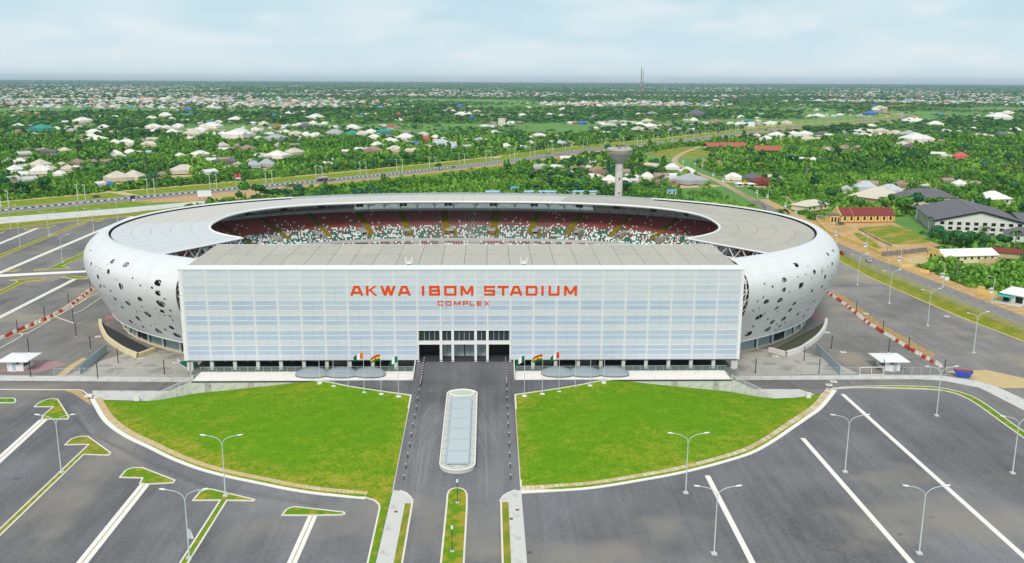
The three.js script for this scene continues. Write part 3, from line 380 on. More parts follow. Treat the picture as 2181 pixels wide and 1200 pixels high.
{ // long glazed roof light in the middle of the ramp
  const t = thing('roof_light', 'long round-ended glass roof light in the middle of the ramp', 'skylight'), z0 = -199.4, z1 = -166.6, R = 3.45, cx = -0.1, ring = (r, n = 16) => { const a = []; for (let i = 0; i <= n; i++) { const q = Math.PI * i / n; a.push([cx - r * Math.cos(q), z0 - r * 0.62 * Math.sin(q)]); } for (let i = 0; i <= n; i++) { const q = Math.PI * i / n; a.push([cx + r * Math.cos(q), z1 + r * 0.8 * Math.sin(q)]); } return a.concat([a[0]]); };
  const H = (z) => rampH(clamp(z, -206, -150)), top = (z) => H(z) + 0.8;
  const o = ring(R), q = ring(R - 0.35), wall = []; for (let i = 0; i < o.length - 1; i++) { const [a, b] = [o[i], o[i + 1]], g = new THREE.BufferGeometry().setFromPoints([V(a[0], H(a[1]) - 0.2, a[1]), V(b[0], H(b[1]) - 0.2, b[1]), V(b[0], top(b[1]), b[1]), V(a[0], H(a[1]) - 0.2, a[1]), V(b[0], top(b[1]), b[1]), V(a[0], top(a[1]), a[1])]); g.computeVertexNormals(); wall.push(g); }
  mesh('curb_wall', wall, M.pave, t); mesh('gravel_bed', poly(ring(R).slice(0, -1), (x, z) => top(z) - 0.06, 3), conc([0.56, 0.56, 0.54], 90, 0.3), t);
  mesh('rim', ring(R).slice(0, -1).map((a, i, l) => { const b = l[(i + 1) % l.length]; return bar(V(a[0], top(a[1]), a[1]), V(b[0], top(b[1]), b[1]), 0.16, 5); }), M.apron, t);
  mesh('end_disc', (() => { const g = new THREE.CircleGeometry(2.75, 28); g.rotateX(-Math.PI / 2 + 0.07); g.scale(1, 1, 0.62); g.translate(cx, top(z0) + 0.12, z0 + 0.1); return strip(g); })(), mat(0.48, 0.56, 0.46, 0.6), t); mesh('end_ring', (() => { const g = new THREE.TorusGeometry(2.85, 0.2, 6, 36); g.rotateX(-Math.PI / 2 + 0.07); g.scale(1, 1, 0.62); g.translate(cx, top(z0) + 0.14, z0 + 0.1); return strip(g); })(), M.apron, t);
  const a0 = -195.8, a1 = -166.2, n = 6; for (let i = 0; i < n; i++) { const za = lerp(a0, a1, i / n) + 0.12, zb = lerp(a0, a1, (i + 1) / n) - 0.12; mesh('pane', grid((u, v) => { const z = lerp(zb, za, v); return V(cx - 2.1 + 4.2 * u, top(z) + 0.22, z); }, 1, 1), M.glassPale, t); }
  mesh('glazing_bar', [...Array.from({ length: n + 1 }, (_, i) => { const z = lerp(a0, a1, i / n); return bx(cx - 2.3, cx + 2.3, top(z) + 0.1, top(z) + 0.42, z - 0.11, z + 0.11); }), ...[-2.25, 2.25].map((d) => bar(V(cx + d, top(a0) + 0.2, a0), V(cx + d, top(a1) + 0.2, a1), 0.16, 4))], M.blueSteel, t);
}
// ---------- the stadium ----------
const stadium = thing('stadium', 'white oval stadium with perforated bowl cladding and translucent lettered front', 'stadium', [0, 0, 0]);
const BC = { c: 303.5, x0: -1.28, rot: 0.011, n: 2.13, a: 115.7, b: 81.2, hs: 28.3, ai: 84, bi: 49.6, hi: 29.3, ni: 2.5 };
const spow = (c, e) => Math.sign(c) * Math.pow(Math.abs(c), e);
function W3(x, y, z) { return V(x * Math.cos(BC.rot) - z * Math.sin(BC.rot) + BC.x0, y, x * Math.sin(BC.rot) + z * Math.cos(BC.rot) - BC.c); }
const SE = (a, b, n, th, y) => W3(a * spow(Math.cos(th), 2 / n), y, b * spow(Math.sin(th), 2 / n));
const PROF = new THREE.CatmullRomCurve3([[5, 0.3], [9, 1.9], [13, 3.5], [17, 5.0], [21, 5.76], [24.5, 5.5], [27, 3.8], [28.6, 1.7], [28.95, 0.4], [28.7, -0.7]].map(([h, o]) => V(h, o, 0)), false, 'centripetal');
const skin = (th, v, inset = 0) => { const p = PROF.getPoint(clamp(v)); const o = p.y - inset; return SE(BC.a + o, BC.b + o * 2.08, BC.n, th, p.x); };
function skinN(th, v) { const e = 0.004, a = skin(th + e, v).sub(skin(th - e, v)), b = skin(th, Math.min(1, v + e)).sub(skin(th, Math.max(0, v - e))); return b.cross(a).normalize(); }
const thFor = (x, z, a, b, n) => { const q = [(x - BC.x0), z + BC.c]; return Math.atan2(spow(q[1] / b, n / 2), spow(q[0] / a, n / 2)); };
// the cladding stops short of the front along a bowed line, leaving a lens-shaped gap
function endTh(v, s) { const o = PROF.getPoint(clamp(v)).y, x = 70.9 + 2.1 * s + 3.1 * Math.pow(Math.sin(Math.PI * clamp(v / 0.84)), 0.9), t = Math.acos(Math.pow(clamp(x / (BC.a + o)), BC.n / 2)); return s > 0 ? t : Math.PI - t; }
{ // cladding: panels with rounded openings cut through them
  const skinMat = withMap(texture(512, 512, (u, v, i, j) => { const n = fbm(u * 4, v * 4, 4, 4, 101), l = (j % 64 < 2 ? 0.93 : 1) * (i % 128 < 1 ? 0.97 : 1), w = vn(u * 60, v * 3, 60, 102); return mul([0.755, 0.77, 0.78], (0.93 + 0.1 * n - 0.06 * w) * l); }), 0.42); 
  // sightings of the openings: x, y, width in an enlarged view, for the left and right flank
  const HL = [[763, 450, 14], [763, 558, 18], [943, 553, 28], [1052, 585, 32], [908, 632, 27], [826, 675, 24], [1020, 748, 32], [1310, 725, 34], [1185, 747, 10], [1265, 762, 12], [1310, 812, 28], [1175, 862, 32], [1335, 895, 44], [1080, 900, 36], [1025, 930, 22], [968, 860, 22], [850, 750, 20], [935, 790, 16], [1368, 860, 12], [1362, 968, 24], [1258, 1000, 40], [1168, 1030, 36], [1105, 1055, 28], [1210, 1095, 18], [1430, 1005, 14], [1440, 1100, 28], [1335, 1130, 42], [1490, 1162, 40], [1115, 688, 10], [980, 697, 7], [806, 588, 8], [840, 605, 8], [1150, 975, 8], [1090, 875, 9], [1345, 990, 8], [1300, 1070, 9], [1440, 1042, 11]];
  const HR = [[875, 375, 42], [737, 522, 40], [877, 490, 12], [958, 470, 12], [1070, 435, 34], [1228, 240, 30], [1283, 195, 26], [1273, 335, 26], [1330, 380, 22], [1187, 495, 32], [1165, 400, 9], [1213, 375, 9], [1040, 507, 11], [1108, 480, 9], [460, 570, 16], [578, 610, 16], [735, 640, 34], [767, 683, 13], [917, 595, 46], [1022, 610, 11], [1037, 650, 30], [1155, 600, 28], [1160, 632, 12], [1195, 635, 26], [1240, 545, 18], [447, 743, 18], [488, 788, 44], [707, 747, 48], [838, 795, 34], [988, 740, 32], [902, 738, 9], [977, 713, 11], [1050, 780, 26], [410, 850, 16], [660, 843, 32], [788, 885, 36], [925, 805, 11], [873, 918, 30], [990, 868, 22], [587, 895, 12], [480, 920, 14], [405, 975, 56], [732, 970, 46], [557, 1022, 42], [680, 1058, 26], [793, 1018, 11], [935, 948, 28], [355, 1067, 20], [500, 1107, 50], [610, 1113, 14], [300, 1150, 58], [315, 1033, 11]];
  const D = Math.PI / 180, cols = 22, rows = 5, r = rng(77), flanks = [[-52 * D, 54.2 * D, HR, 1540, 500, 5.456], [232 * D, 125.8 * D, HL, 0, 420, 3.965]];
  for (const [t0, t1, HH, ox, oy, sc] of flanks) {
    const table = []; for (let i = 0; i <= 220; i++) for (let j = 3; j <= 80; j++) { const th = lerp(t0, t1, i / 220), v = j / 84, p = skin(th, v), n = skinN(th, v); if (n.dot(EYE.clone().sub(p)) <= 0) continue; const q = toPx(p); table.push([q[0], q[1], i / 220, v, q[2]]); }
    const holes = HH.map(([hx, hy, w]) => { const px = ox + hx / sc, py = oy + hy / sc; let best = null, bd = 1e9; for (const t of table) { const d = (t[0] - px) ** 2 + (t[1] - py) ** 2; if (d < bd) { bd = d; best = t; } } return { u: best[2], v: best[3], w: Math.max(0.42, w / sc * best[4] / FOCAL * 2.45) }; });
    for (let k = 0; k < 80; k++) holes.push({ u: r(), v: 0.06 + 0.6 * r() * r() + 0.1 * r(), w: 0.45 + 1.1 * r() * r() });
    const vEdge = [0, 0.2, 0.4, 0.6, 0.8, 1];
    for (let ci = 0; ci < cols; ci++) for (let ri = 0; ri < rows; ri++) {
      const u0 = ci / cols, u1 = (ci + 1) / cols, v0 = vEdge[ri], v1 = vEdge[ri + 1], Lu = skin(lerp(t0, t1, u0), 0.5).distanceTo(skin(lerp(t0, t1, u1), 0.5)), Lv = 5.6, gap = 0.009;
      // a grid of cells; cells round an opening give way to one piece with the hole cut through it
      const NX = 6, NY = 4, cw = (Lu - 2 * gap) / NX, ch = (Lv - 2 * gap) / NY, rects = [];
      for (const h of holes) if (h.u >= u0 && h.u < u1 && h.v >= v0 && h.v < v1) {
        const rx = Math.min(h.w / 2, Lu / 2 - 0.2), ry = Math.min(rx * (h.v < 0.42 ? 0.5 : 0.66) * (0.92 + r() * 0.16), Lv / 2 - 0.2), cx = clamp((h.u - u0) / (u1 - u0) * Lu, rx + 0.12, Lu - rx - 0.12), cy = clamp((h.v - v0) / (v1 - v0) * Lv, ry + 0.12, Lv - ry - 0.12), tilt = (r() - 0.5) * 0.3, ph = r() * 6.28;
        const pts = []; for (let k = 0; k < 14; k++) { const a = k / 14 * 2 * Math.PI, sq = Math.pow(Math.abs(Math.cos(a)) ** 2.7 + Math.abs(Math.sin(a)) ** 2.7, -1 / 2.7), q = 0.84 * sq + 0.07 * Math.cos(3 * a + ph), x = rx * Math.cos(a) * q, y = ry * Math.sin(a) * q; pts.push([clamp(cx + x - y * tilt, gap + 0.03, Lu - gap - 0.03), clamp(cy + x * tilt * 0.5 + y, gap + 0.03, Lv - gap - 0.03)]); }
        let R = [Math.floor((Math.min(...pts.map((p) => p[0])) - gap - 0.01) / cw), Math.ceil((Math.max(...pts.map((p) => p[0])) - gap + 0.01) / cw), Math.floor((Math.min(...pts.map((p) => p[1])) - gap - 0.01) / ch), Math.ceil((Math.max(...pts.map((p) => p[1])) - gap + 0.01) / ch)]; R = [Math.max(0, R[0]), Math.min(NX, R[1]), Math.max(0, R[2]), Math.min(NY, R[3])];
        const hit = rects.find((q) => q.R[0] < R[1] && R[0] < q.R[1] && q.R[2] < R[3] && R[2] < q.R[3]);
        if (!hit) rects.push({ R, hs: [{ pts, cx, cy, rx }] }); else if (hit.hs.every((o) => Math.hypot(o.cx - cx, (o.cy - cy) * 1.4) > (o.rx + rx) * 0.95)) { const N2 = [Math.min(R[0], hit.R[0]), Math.max(R[1], hit.R[1]), Math.min(R[2], hit.R[2]), Math.max(R[3], hit.R[3])]; if (rects.every((q) => q === hit || !(q.R[0] < N2[1] && N2[0] < q.R[1] && q.R[2] < N2[3] && N2[2] < q.R[3]))) { hit.R = N2; hit.hs.push({ pts, cx, cy, rx }); } }
      }
      const flat = [];
      for (let i = 0; i < NX; i++) for (let j = 0; j < NY; j++) if (!rects.some(({ R }) => i >= R[0] && i < R[1] && j >= R[2] && j < R[3])) { const x = gap + i * cw, y = gap + j * ch; flat.push([x, y], [x + cw, y], [x + cw, y + ch], [x, y], [x + cw, y + ch], [x, y + ch]); }
      for (const { R, hs } of rects) { const bd = []; for (let i = R[0]; i < R[1]; i++) bd.push([i, R[2]]); for (let j = R[2]; j < R[3]; j++) bd.push([R[1], j]); for (let i = R[1]; i > R[0]; i--) bd.push([i, R[3]]); for (let j = R[3]; j > R[2]; j--) bd.push([R[0], j]);
        const c = bd.map(([i, j]) => new THREE.Vector2(gap + i * cw, gap + j * ch)), hv = hs.map((o) => o.pts.map(([x, y]) => new THREE.Vector2(x, y)).reverse()), vs = [...c, ...hv.flat()]; for (const t of THREE.ShapeUtils.triangulateShape(c, hv)) for (const k of t) flat.push([vs[k].x, vs[k].y]); }
      const P3 = [], N3 = [], U3 = [];
      for (let k = 0; k < flat.length; k += 3) { const tri = [0, 1, 2].map((m) => { const [x, y] = flat[k + m], v = lerp(v0, v1, y / Lv); let th = lerp(t0, t1, lerp(u0, u1, x / Lu)); if (ci === cols - 1) th = lerp(lerp(t0, t1, u0), endTh(v, t1 < 1.5 ? 1 : -1), x / Lu); return { p: skin(th, v), n: skinN(th, v), uv: [(lerp(u0, u1, x / Lu) * cols * Lu) / 12, v * 28 / 12] }; });
        const f = tri[1].p.clone().sub(tri[0].p).cross(tri[2].p.clone().sub(tri[0].p)); if (f.dot(tri[0].n) < 0) tri.reverse(); for (const q of tri) { P3.push(q.p.x, q.p.y, q.p.z); N3.push(q.n.x, q.n.y, q.n.z); U3.push(...q.uv); } }
      const g = new THREE.BufferGeometry(); g.setAttribute('position', new THREE.Float32BufferAttribute(P3, 3)); g.setAttribute('normal', new THREE.Float32BufferAttribute(N3, 3)); g.setAttribute('uv', new THREE.Float32BufferAttribute(U3, 2));
      mesh('cladding_panel', g, skinMat, stadium);
    }
  }
  const sheer = skinMat.clone(); sheer.transmission = 0.75; sheer.roughness = 1; sheer.thickness = 0; for (let i = 0; i < 14; i++) mesh('cladding_panel', grid((u, v) => skin(lerp(-128 * D, -52 * D, (i + lerp(0.004, 0.996, u)) / 14), v), 5, 9), sheer, stadium);
  // what stands behind the cladding: grey shell, steel lattice
  const th = (u) => lerp(-238 * D, 58 * D, u);
  for (const [a, b] of [[-66, 58], [246, 122]]) mesh('inner_wall', grid((u, v) => skin(lerp(a, b, u) * D, v * 0.70, 3.2), 90, 10), mat(0.34, 0.345, 0.34, 0.9), stadium);
  const lat = []; for (const [a, b] of [[-52, 56.5], [232, 123.5]]) for (let i = 0; i < 60; i++) for (let j = 0; j < 8; j++) { const A = (k, l) => skin(lerp(a, b, k / 60) * D, 0.02 + l * 0.09, 0.4); lat.push(bar(A(i, j), A(i + 1, j + 1), 0.2, 3), bar(A(i + 1, j), A(i, j + 1), 0.2, 3)); if (i % 2 === 0) lat.push(bar(A(i, j), A(i, j + 1), 0.2, 4)); }
  mesh('cladding_frame', lat, mat(0.80, 0.82, 0.81, 0.6), stadium, 'stuff');
  mesh('cladding_hem', [tube(Array.from({ length: 60 }, (_, k) => skin(lerp(-52 * D, 57.4 * D, k / 59), 0, 0)), 0.14, 120), tube(Array.from({ length: 60 }, (_, k) => skin(lerp(232 * D, 122.6 * D, k / 59), 0, 0)), 0.14, 120)], M.white, stadium);
  mesh('cladding_end', [57.2, 122.8].map((t) => tube(Array.from({ length: 24 }, (_, k) => skin(endTh(k / 23, t < 90 ? 1 : -1), k / 23)), 0.16, 48)), M.white, stadium);
  // glazed ground floor under the bowl
  for (const [a, b] of [[-30, 57], [210, 123]]) for (let i = 0; i < 18; i++) { const q = (k) => lerp(a, b, k / 18) * D, o = -2.4; const S = (k, y, d = 0) => SE(BC.a + o + d, BC.b + o * 2.08 + d * 1.5, BC.n, q(k), y);
    mesh('ground_pane', grid((u, v) => S(i + lerp(0.06, 0.94, u), lerp(0.45, 5.2, v)), 3, 1), i % 5 === 3 ? M.glassDark : M.glassTeal, stadium); mesh('ground_column', bar(S(i, 0, 0.4), S(i, 5.1, 0.4), 0.34, 6), M.white, stadium); }
  for (const [a, b] of [[-30, 57], [210, 123]]) mesh('plinth', grid((u, v) => SE(BC.a - 2.0 + (v < 0.5 ? 0 : -0.6), BC.b - 4.2 + (v < 0.5 ? 0 : -0.6), BC.n, lerp(a, b, u) * D, v < 0.25 ? 0 : 0.5), 60, 2), M.cream, stadium);
  mesh('soffit', [[-52, 57.4], [232, 122.6]].map(([a, b]) => grid((u, v) => { const d = lerp(0.2, -5, v); return SE(BC.a + d, BC.b + d * 2.08, BC.n, lerp(a, b, u) * D, 5.05); }, 80, 1)), M.midGrey, stadium);
}
const CUT = {};
{ // ring roof in separate sheets, open at the front
  const roofTex = (c, s) => withMap(texture(512, 512, (u, v, i, j) => { const n = fbm(u * 4, v * 4, 5, 4, s), d = fbm(u * 20, v * 20, 3, 20, s + 3), seam = i % 32 < 2 ? 0.93 : 1, dot = (i % 32 < 3 && j % 26 < 3) ? 0.8 : 1; return mul(c, (0.9 + 0.16 * (n - 0.5) + 0.12 * (d - 0.5) + 0.08) * seam * dot); }), 0.75);
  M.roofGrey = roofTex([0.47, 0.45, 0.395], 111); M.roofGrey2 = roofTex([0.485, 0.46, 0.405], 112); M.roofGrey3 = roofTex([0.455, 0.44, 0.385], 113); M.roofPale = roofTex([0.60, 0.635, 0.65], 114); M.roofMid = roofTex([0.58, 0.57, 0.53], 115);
  const oa = BC.a - 1.35, ob = BC.b - 2.1, hAt = (r) => lerp(BC.hs, BC.hi, r);
  const P = (th, r) => { const A = SE(oa, ob, BC.n, th, 0), B = SE(BC.ai, BC.bi, BC.ni, th, 0); return V(lerp(A.x, B.x, r), hAt(r), lerp(A.z, B.z, r)); };
  const findTh = (px, py, r, a, b) => { let best = a, bd = 1e9; for (let i = 0; i <= 2000; i++) { const th = lerp(a, b, i / 2000), q = toPx(P(th, r)), d = (q[0] - px) ** 2 + (q[1] - py) ** 2; if (d < bd) { bd = d; best = th; } } return best; };
  const h = Math.PI / 2, R0 = findTh(1642, 551, 0, 0, h), R1 = findTh(1466, 509, 1, 0, h), L0 = findTh(338, 551, 0, h, 2 * h), L1 = findTh(514, 509, 1, h, 2 * h);
  const T = (u, r) => lerp(lerp(R0, R1, r), lerp(L0, L1, r) - 4 * h, u);
  const S = (u, r) => P(T(u, r), r); CUT.S = S;
  const N = 52, NR = 5, r = rng(4);
  for (let i = 0; i < N; i++) for (let j = 0; j < NR; j++) {
    const gu = 0.0018, gv = 0.0025, f = (u, v) => S((i + lerp(gu * 2, 1 - gu * 2, u)) / N, (j + lerp(gv * 3, 1 - gv * 3, v)) / NR);
    const g = grid((u, v) => f(u, v), 4, 1), e = [grid((u, v) => { const p = f(u, 0); p.y -= 0.2 * v; return p; }, 4, 1), grid((u, v) => { const p = f(u, 1); p.y -= 0.2 * (1 - v); return p; }, 4, 1), grid((u, v) => { const p = f(0, u); p.y -= 0.2 * (1 - v); return p; }, 1, 1), grid((u, v) => { const p = f(1, u); p.y -= 0.2 * v; return p; }, 1, 1)];
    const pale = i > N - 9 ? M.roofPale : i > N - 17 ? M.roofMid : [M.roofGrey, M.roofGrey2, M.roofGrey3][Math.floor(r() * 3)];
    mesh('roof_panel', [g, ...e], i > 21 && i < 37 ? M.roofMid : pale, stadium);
  }
  mesh('roof_deck', grid((u, v) => { const p = S(u, v); p.y -= 0.32; return p; }, 160, 3), M.darkGrey, stadium);
  mesh('roof_gutter', grid((u, v) => { const p = S(u, lerp(-0.03, 0.0, v)); p.y = BC.hs - 0.5; return p; }, 160, 1), M.dark, stadium);
  mesh('roof_fascia', [tube(Array.from({ length: 161 }, (_, k) => { const p = S(k / 160, 1.004); p.y -= 0.15; return p; }), 0.42, 320, 6)], M.white, stadium);
  for (const u of [0, 1]) { // white trusses along the cut ends
    const A = (v, y) => { const p = S(u, v); p.y += y; p.x += 0; return p; }, t = []; t.push(bar(A(-0.1, -0.2), A(1.02, -0.2), 0.28, 6), bar(A(-0.1, -3.4), A(0.98, -3.4), 0.26, 6));
    for (let k = 0; k < 12; k++) t.push(bar(A(k / 12, k % 2 ? -3.4 : -0.2), A((k + 1) / 12, k % 2 ? -0.2 : -3.4), 0.15, 5)); mesh('roof_truss', t, M.white, stadium);
    const B = (v, y) => { const p = S(u ? 0.985 : 0.015, v); p.y += y; return p; }, t2 = [bar(B(-0.1, -3.6), B(1, -3.6), 0.2, 5)]; for (let k = 0; k < 12; k++) t2.push(bar(B(k / 12, k % 2 ? -3.6 : -0.5), B((k + 1) / 12, k % 2 ? -0.5 : -3.6), 0.11, 4)); mesh('roof_truss', t2, M.steel, stadium); }
  // trusses and hangers under the far rim, floodlights at its edge
  for (let i = 0; i < 44; i++) { const u = lerp(0.2, 0.8, i / 43), A = (v, y) => { const p = S(u, v); p.y += y; return p; }; mesh('roof_rib', [bar(A(0.98, -1.1), A(0.35, -3.2), 0.16, 5), bar(A(0.98, -0.5), A(0.98, -1.2), 0.14, 5), bar(A(0.35, -0.4), A(0.35, -5.5), 0.2, 5), ...[0.8, 0.62, 0.45].map((v, k) => bar(A(v, -0.4), A(v - 0.1, -lerp(1.4, 3.0, (0.98 - v) / 0.63)), 0.1, 4))], M.steel, stadium); }
  mesh('roof_bracing', Array.from({ length: 86 }, (_, i) => { const A = (k, v, y) => { const p = S(lerp(0.2, 0.8, k / 86), v); p.y += y; return p; }; return [bar(A(i, 0.36, i % 2 ? -1 : -3.6), A(i + 1, 0.36, i % 2 ? -3.6 : -1), 0.09, 4), bar(A(i, 0.96, -0.8), A(i + 1, 0.96, -0.8), 0.12, 4)]; }), M.steel, stadium);
  for (const px of [530, 605, 684, 766, 857, 952, 1048, 1140, 1234, 1313, 1390, 1460]) { let b = 0.5, bd = 1e9; for (let k = 0; k < 400; k++) { const q = toPx(S(lerp(0.15, 0.85, k / 399), 1)); const d = Math.abs(q[0] - px); if (d < bd) { bd = d; b = lerp(0.15, 0.85, k / 399); } }
    const p = S(b, 0.985), q = S(b, 1.06), n = q.clone().sub(p).setY(0).normalize(), g = []; for (const o of [-0.75, 0.75]) { const k = new THREE.BoxGeometry(1.25, 1.0, 0.5); k.lookAt(n.clone().setY(-0.5)); k.translate(p.x - n.z * o, p.y - 1.25, p.z + n.x * o); g.push(k); } g.push(bar(p.clone().setY(p.y - 0.4), p.clone().setY(p.y - 1.1), 0.08)); mesh('floodlight', g, M.black, stadium); }
}
{ // stands: stepped terraces, seats, stairs, doorways
  const D = Math.PI / 180, a0 = 83, b0 = 46.8, h0 = 14.9, NRW = 20, tread = 0.98, rise = 0.405, N = 2.35, th = (u) => lerp(-231 * D, 51 * D, u);
  const P = (u, i, y) => SE(a0 + i * tread, b0 + i * tread, N, th(u), y), conc1 = mat(0.42, 0.42, 0.40, 0.9);
  mesh('upper_tier', Array.from({ length: NRW }, (_, i) => [grid((u, v) => P(u, i + v, h0 + i * rise), 150, 1), grid((u, v) => P(u, i + 1, h0 + (i + v) * rise), 150, 1)]), conc1, stadium);
  mesh('tier_balustrade', [grid((u, v) => P(u, -0.15, lerp(14.0, 15.3, v)), 150, 1), grid((u, v) => P(u, -0.15 + v * 0.25, 15.3), 150, 1)], mat(0.62, 0.63, 0.62, 0.6), stadium);
  mesh('tier_soffit', grid((u, v) => P(u, v * 18, lerp(14.0, 14.2, v)), 100, 1), M.darkGrey, stadium);
  mesh('lower_tier', Array.from({ length: 16 }, (_, i) => [grid((u, v) => SE(60 + (i + v) * 1.35, 22 + (i + v) * 1.35, N, th(u), 4.6 + i * 0.62), 100, 1), grid((u, v) => SE(60 + (i + 1) * 1.35, 22 + (i + 1) * 1.35, N, th(u), 4.6 + (i + v) * 0.62), 100, 1)]), conc1, stadium);
  mesh('back_wall', grid((u, v) => P(u, NRW + 1.4, lerp(22.5, 24.2, v)), 150, 1), mat(0.88, 0.89, 0.88, 0.7), stadium); mesh('walkway', grid((u, v) => P(u, NRW + v * 1.3, h0 + NRW * rise + 0.01), 150, 1), conc1, stadium);
  mesh('pitch', poly(Array.from({ length: 40 }, (_, i) => { const p = SE(59, 21.5, N, i / 40 * 2 * Math.PI, 0); return [p.x, p.z]; }), 3.2, 6), M.lawn, stadium); mesh('stand_floor', poly(Array.from({ length: 60 }, (_, i) => { const p = SE(100, 64, N, i / 60 * 2 * Math.PI, 0); return [p.x, p.z]; }), 3.0, 6), M.midGrey, stadium);
  const uAt = (px, i) => { let b = 0, bd = 1e9; for (let k = 0; k <= 1500; k++) { const q = toPx(P(k / 1500, i, h0 + i * rise)); if (q[2] > 0 && P(k / 1500, i, 0).z < -290) { const d = Math.abs(q[0] - px); if (d < bd) { bd = d; b = k / 1500; } } } return b; };
  const aisles = [462, 557, 659, 763, 854, 947, 1057, 1148, 1239, 1343, 1444], vomX = [499, 586, 679, 773, 865, 957, 1048, 1140, 1231, 1322, 1411];
  const yellow = mat(0.24, 0.175, 0.015, 0.8), au = aisles.map((x) => uAt(x, 20)), taken = [];
  au.forEach((u, k) => { const st = [grid((a, b) => P(u + (a - 0.5) * 2 * 0.0026, 3 + b * (NRW - 2.8), h0 + (3 + b * (NRW - 3)) * rise + 0.42), 1, 1)], w = 0.0026; for (let i = 3; i < 3; i++) { st.push(grid((a, b) => P(u + (a - 0.5) * 2 * w, i + b, h0 + i * rise + 0.05), 1, 1), grid((a, b) => P(u + (a - 0.5) * 2 * w, i + 0.02, h0 + (i - 1 + b) * rise + 0.05), 1, 1)); } mesh('aisle', st, yellow, stadium); taken.push([u - w * 1.3, u + w * 1.3, 3, NRW]);
    const uv = uAt(vomX[k], 5), vw = 0.0029, F = (a, i, y) => P(uv + a * vw, i, y), yb = h0 + 1.4 * rise, yt = h0 + 8.2 * rise; taken.push([uv - vw * 1.25, uv + vw * 1.25, 2, 9]);
    mesh('vomitory', [grid((a, b) => F(-1, lerp(2.2, 8.5, b), lerp(yb, yt, a)), 1, 1), grid((a, b) => F(1, lerp(2.2, 8.5, b), lerp(yb, yt, a)), 1, 1), grid((a, b) => F(lerp(-1, 1, a), lerp(4.4, 8.5, b), yt), 1, 1), grid((a, b) => F(lerp(-1, 1, a), 4.4, lerp(yt - 0.9, yt, b)), 1, 1)], M.concrete, stadium);
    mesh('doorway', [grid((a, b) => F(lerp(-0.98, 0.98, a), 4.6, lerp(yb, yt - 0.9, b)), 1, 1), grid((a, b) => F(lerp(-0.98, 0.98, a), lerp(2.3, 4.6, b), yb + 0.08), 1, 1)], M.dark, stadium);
    mesh('vomitory_stair', [grid((a, b) => F(lerp(1.15, 1.75, a), lerp(1.5, 6.5, b), h0 + lerp(1.5, 6.5, b) * rise + 0.3), 1, 1), grid((a, b) => F(lerp(-0.4, 0.4, a), lerp(0.1, 2.2, b), h0 + lerp(0.1, 2.2, b) * rise + 0.25), 1, 1)], yellow, stadium); taken.push([uv + vw, uv + vw * 1.9, 1, 7]); });
  const seat = merge([bx(-0.24, 0.24, 0.38, 0.48, -0.26, 0.2), bx(-0.24, 0.24, 0.45, 0.92, 0.2, 0.28)]), r = rng(8), tr = [], q = new THREE.Quaternion(), dummy = new THREE.Object3D(), cc = [];
  const RED = [0.36, 0.07, 0.055], DRED = [0.27, 0.055, 0.05], WH = [0.85, 0.87, 0.86], GR = [0.02, 0.21, 0.15];
  const rowSeats = (fn, len, wr, wg, ok) => { const n = Math.floor(len / 0.56); for (let k = 0; k < n; k++) { const u = (k + 0.5) / n; if (!ok(u)) continue; const p = fn(u), p2 = fn(Math.min(1, u + 0.0008)), p1 = fn(Math.max(0, u - 0.0008)); dummy.position.copy(p); dummy.rotation.set(0, Math.atan2(-(p2.z - p1.z), p2.x - p1.x) + (Math.PI), 0); dummy.updateMatrix(); tr.push(dummy.matrix.clone()); const run = vn(u * n / 3.2, wr * 57, 0, 3), a = run * 0.55 + r() * 0.45; cc.push(a < 0.5 - 0.5 * 0 && r() < wr ? (r() < 0.25 ? DRED : RED) : r() < wr ? RED : r() < wg ? GR : WH); } };
  for (let i = 0; i < NRW; i++) { const t = i / (NRW - 1), len = 560; rowSeats((u) => P(u, i + 0.6, h0 + i * rise), 0.78 * 2 * Math.PI * Math.sqrt(((a0 + i) ** 2 + (b0 + i) ** 2) / 2), t > 0.43 ? lerp(0.80, 0.95, (t - 0.43) / 0.57) : lerp(0.06, 0.2, t / 0.43), 0.5, (u) => !taken.some(([a, b, i0, i1]) => u > a && u < b && i >= i0 && i < i1)); }
  for (let i = 6; i < 16; i++) rowSeats((u) => SE(60 + (i + 0.6) * 1.35, 22 + (i + 0.6) * 1.35, N, th(u), 4.6 + i * 0.62), 300, 0.4, 0.4, (u) => (u * 44) % 1 > 0.2);
  const im = new THREE.InstancedMesh(seat, new THREE.MeshStandardMaterial({ roughness: 0.55 }), tr.length); tr.forEach((m, k) => { im.setMatrixAt(k, m); im.setColorAt(k, new THREE.Color().setRGB(...cc[k])); }); im.name = 'seats'; im.userData.kind = 'stuff'; im.castShadow = im.receiveShadow = true; stadium.add(im);
}
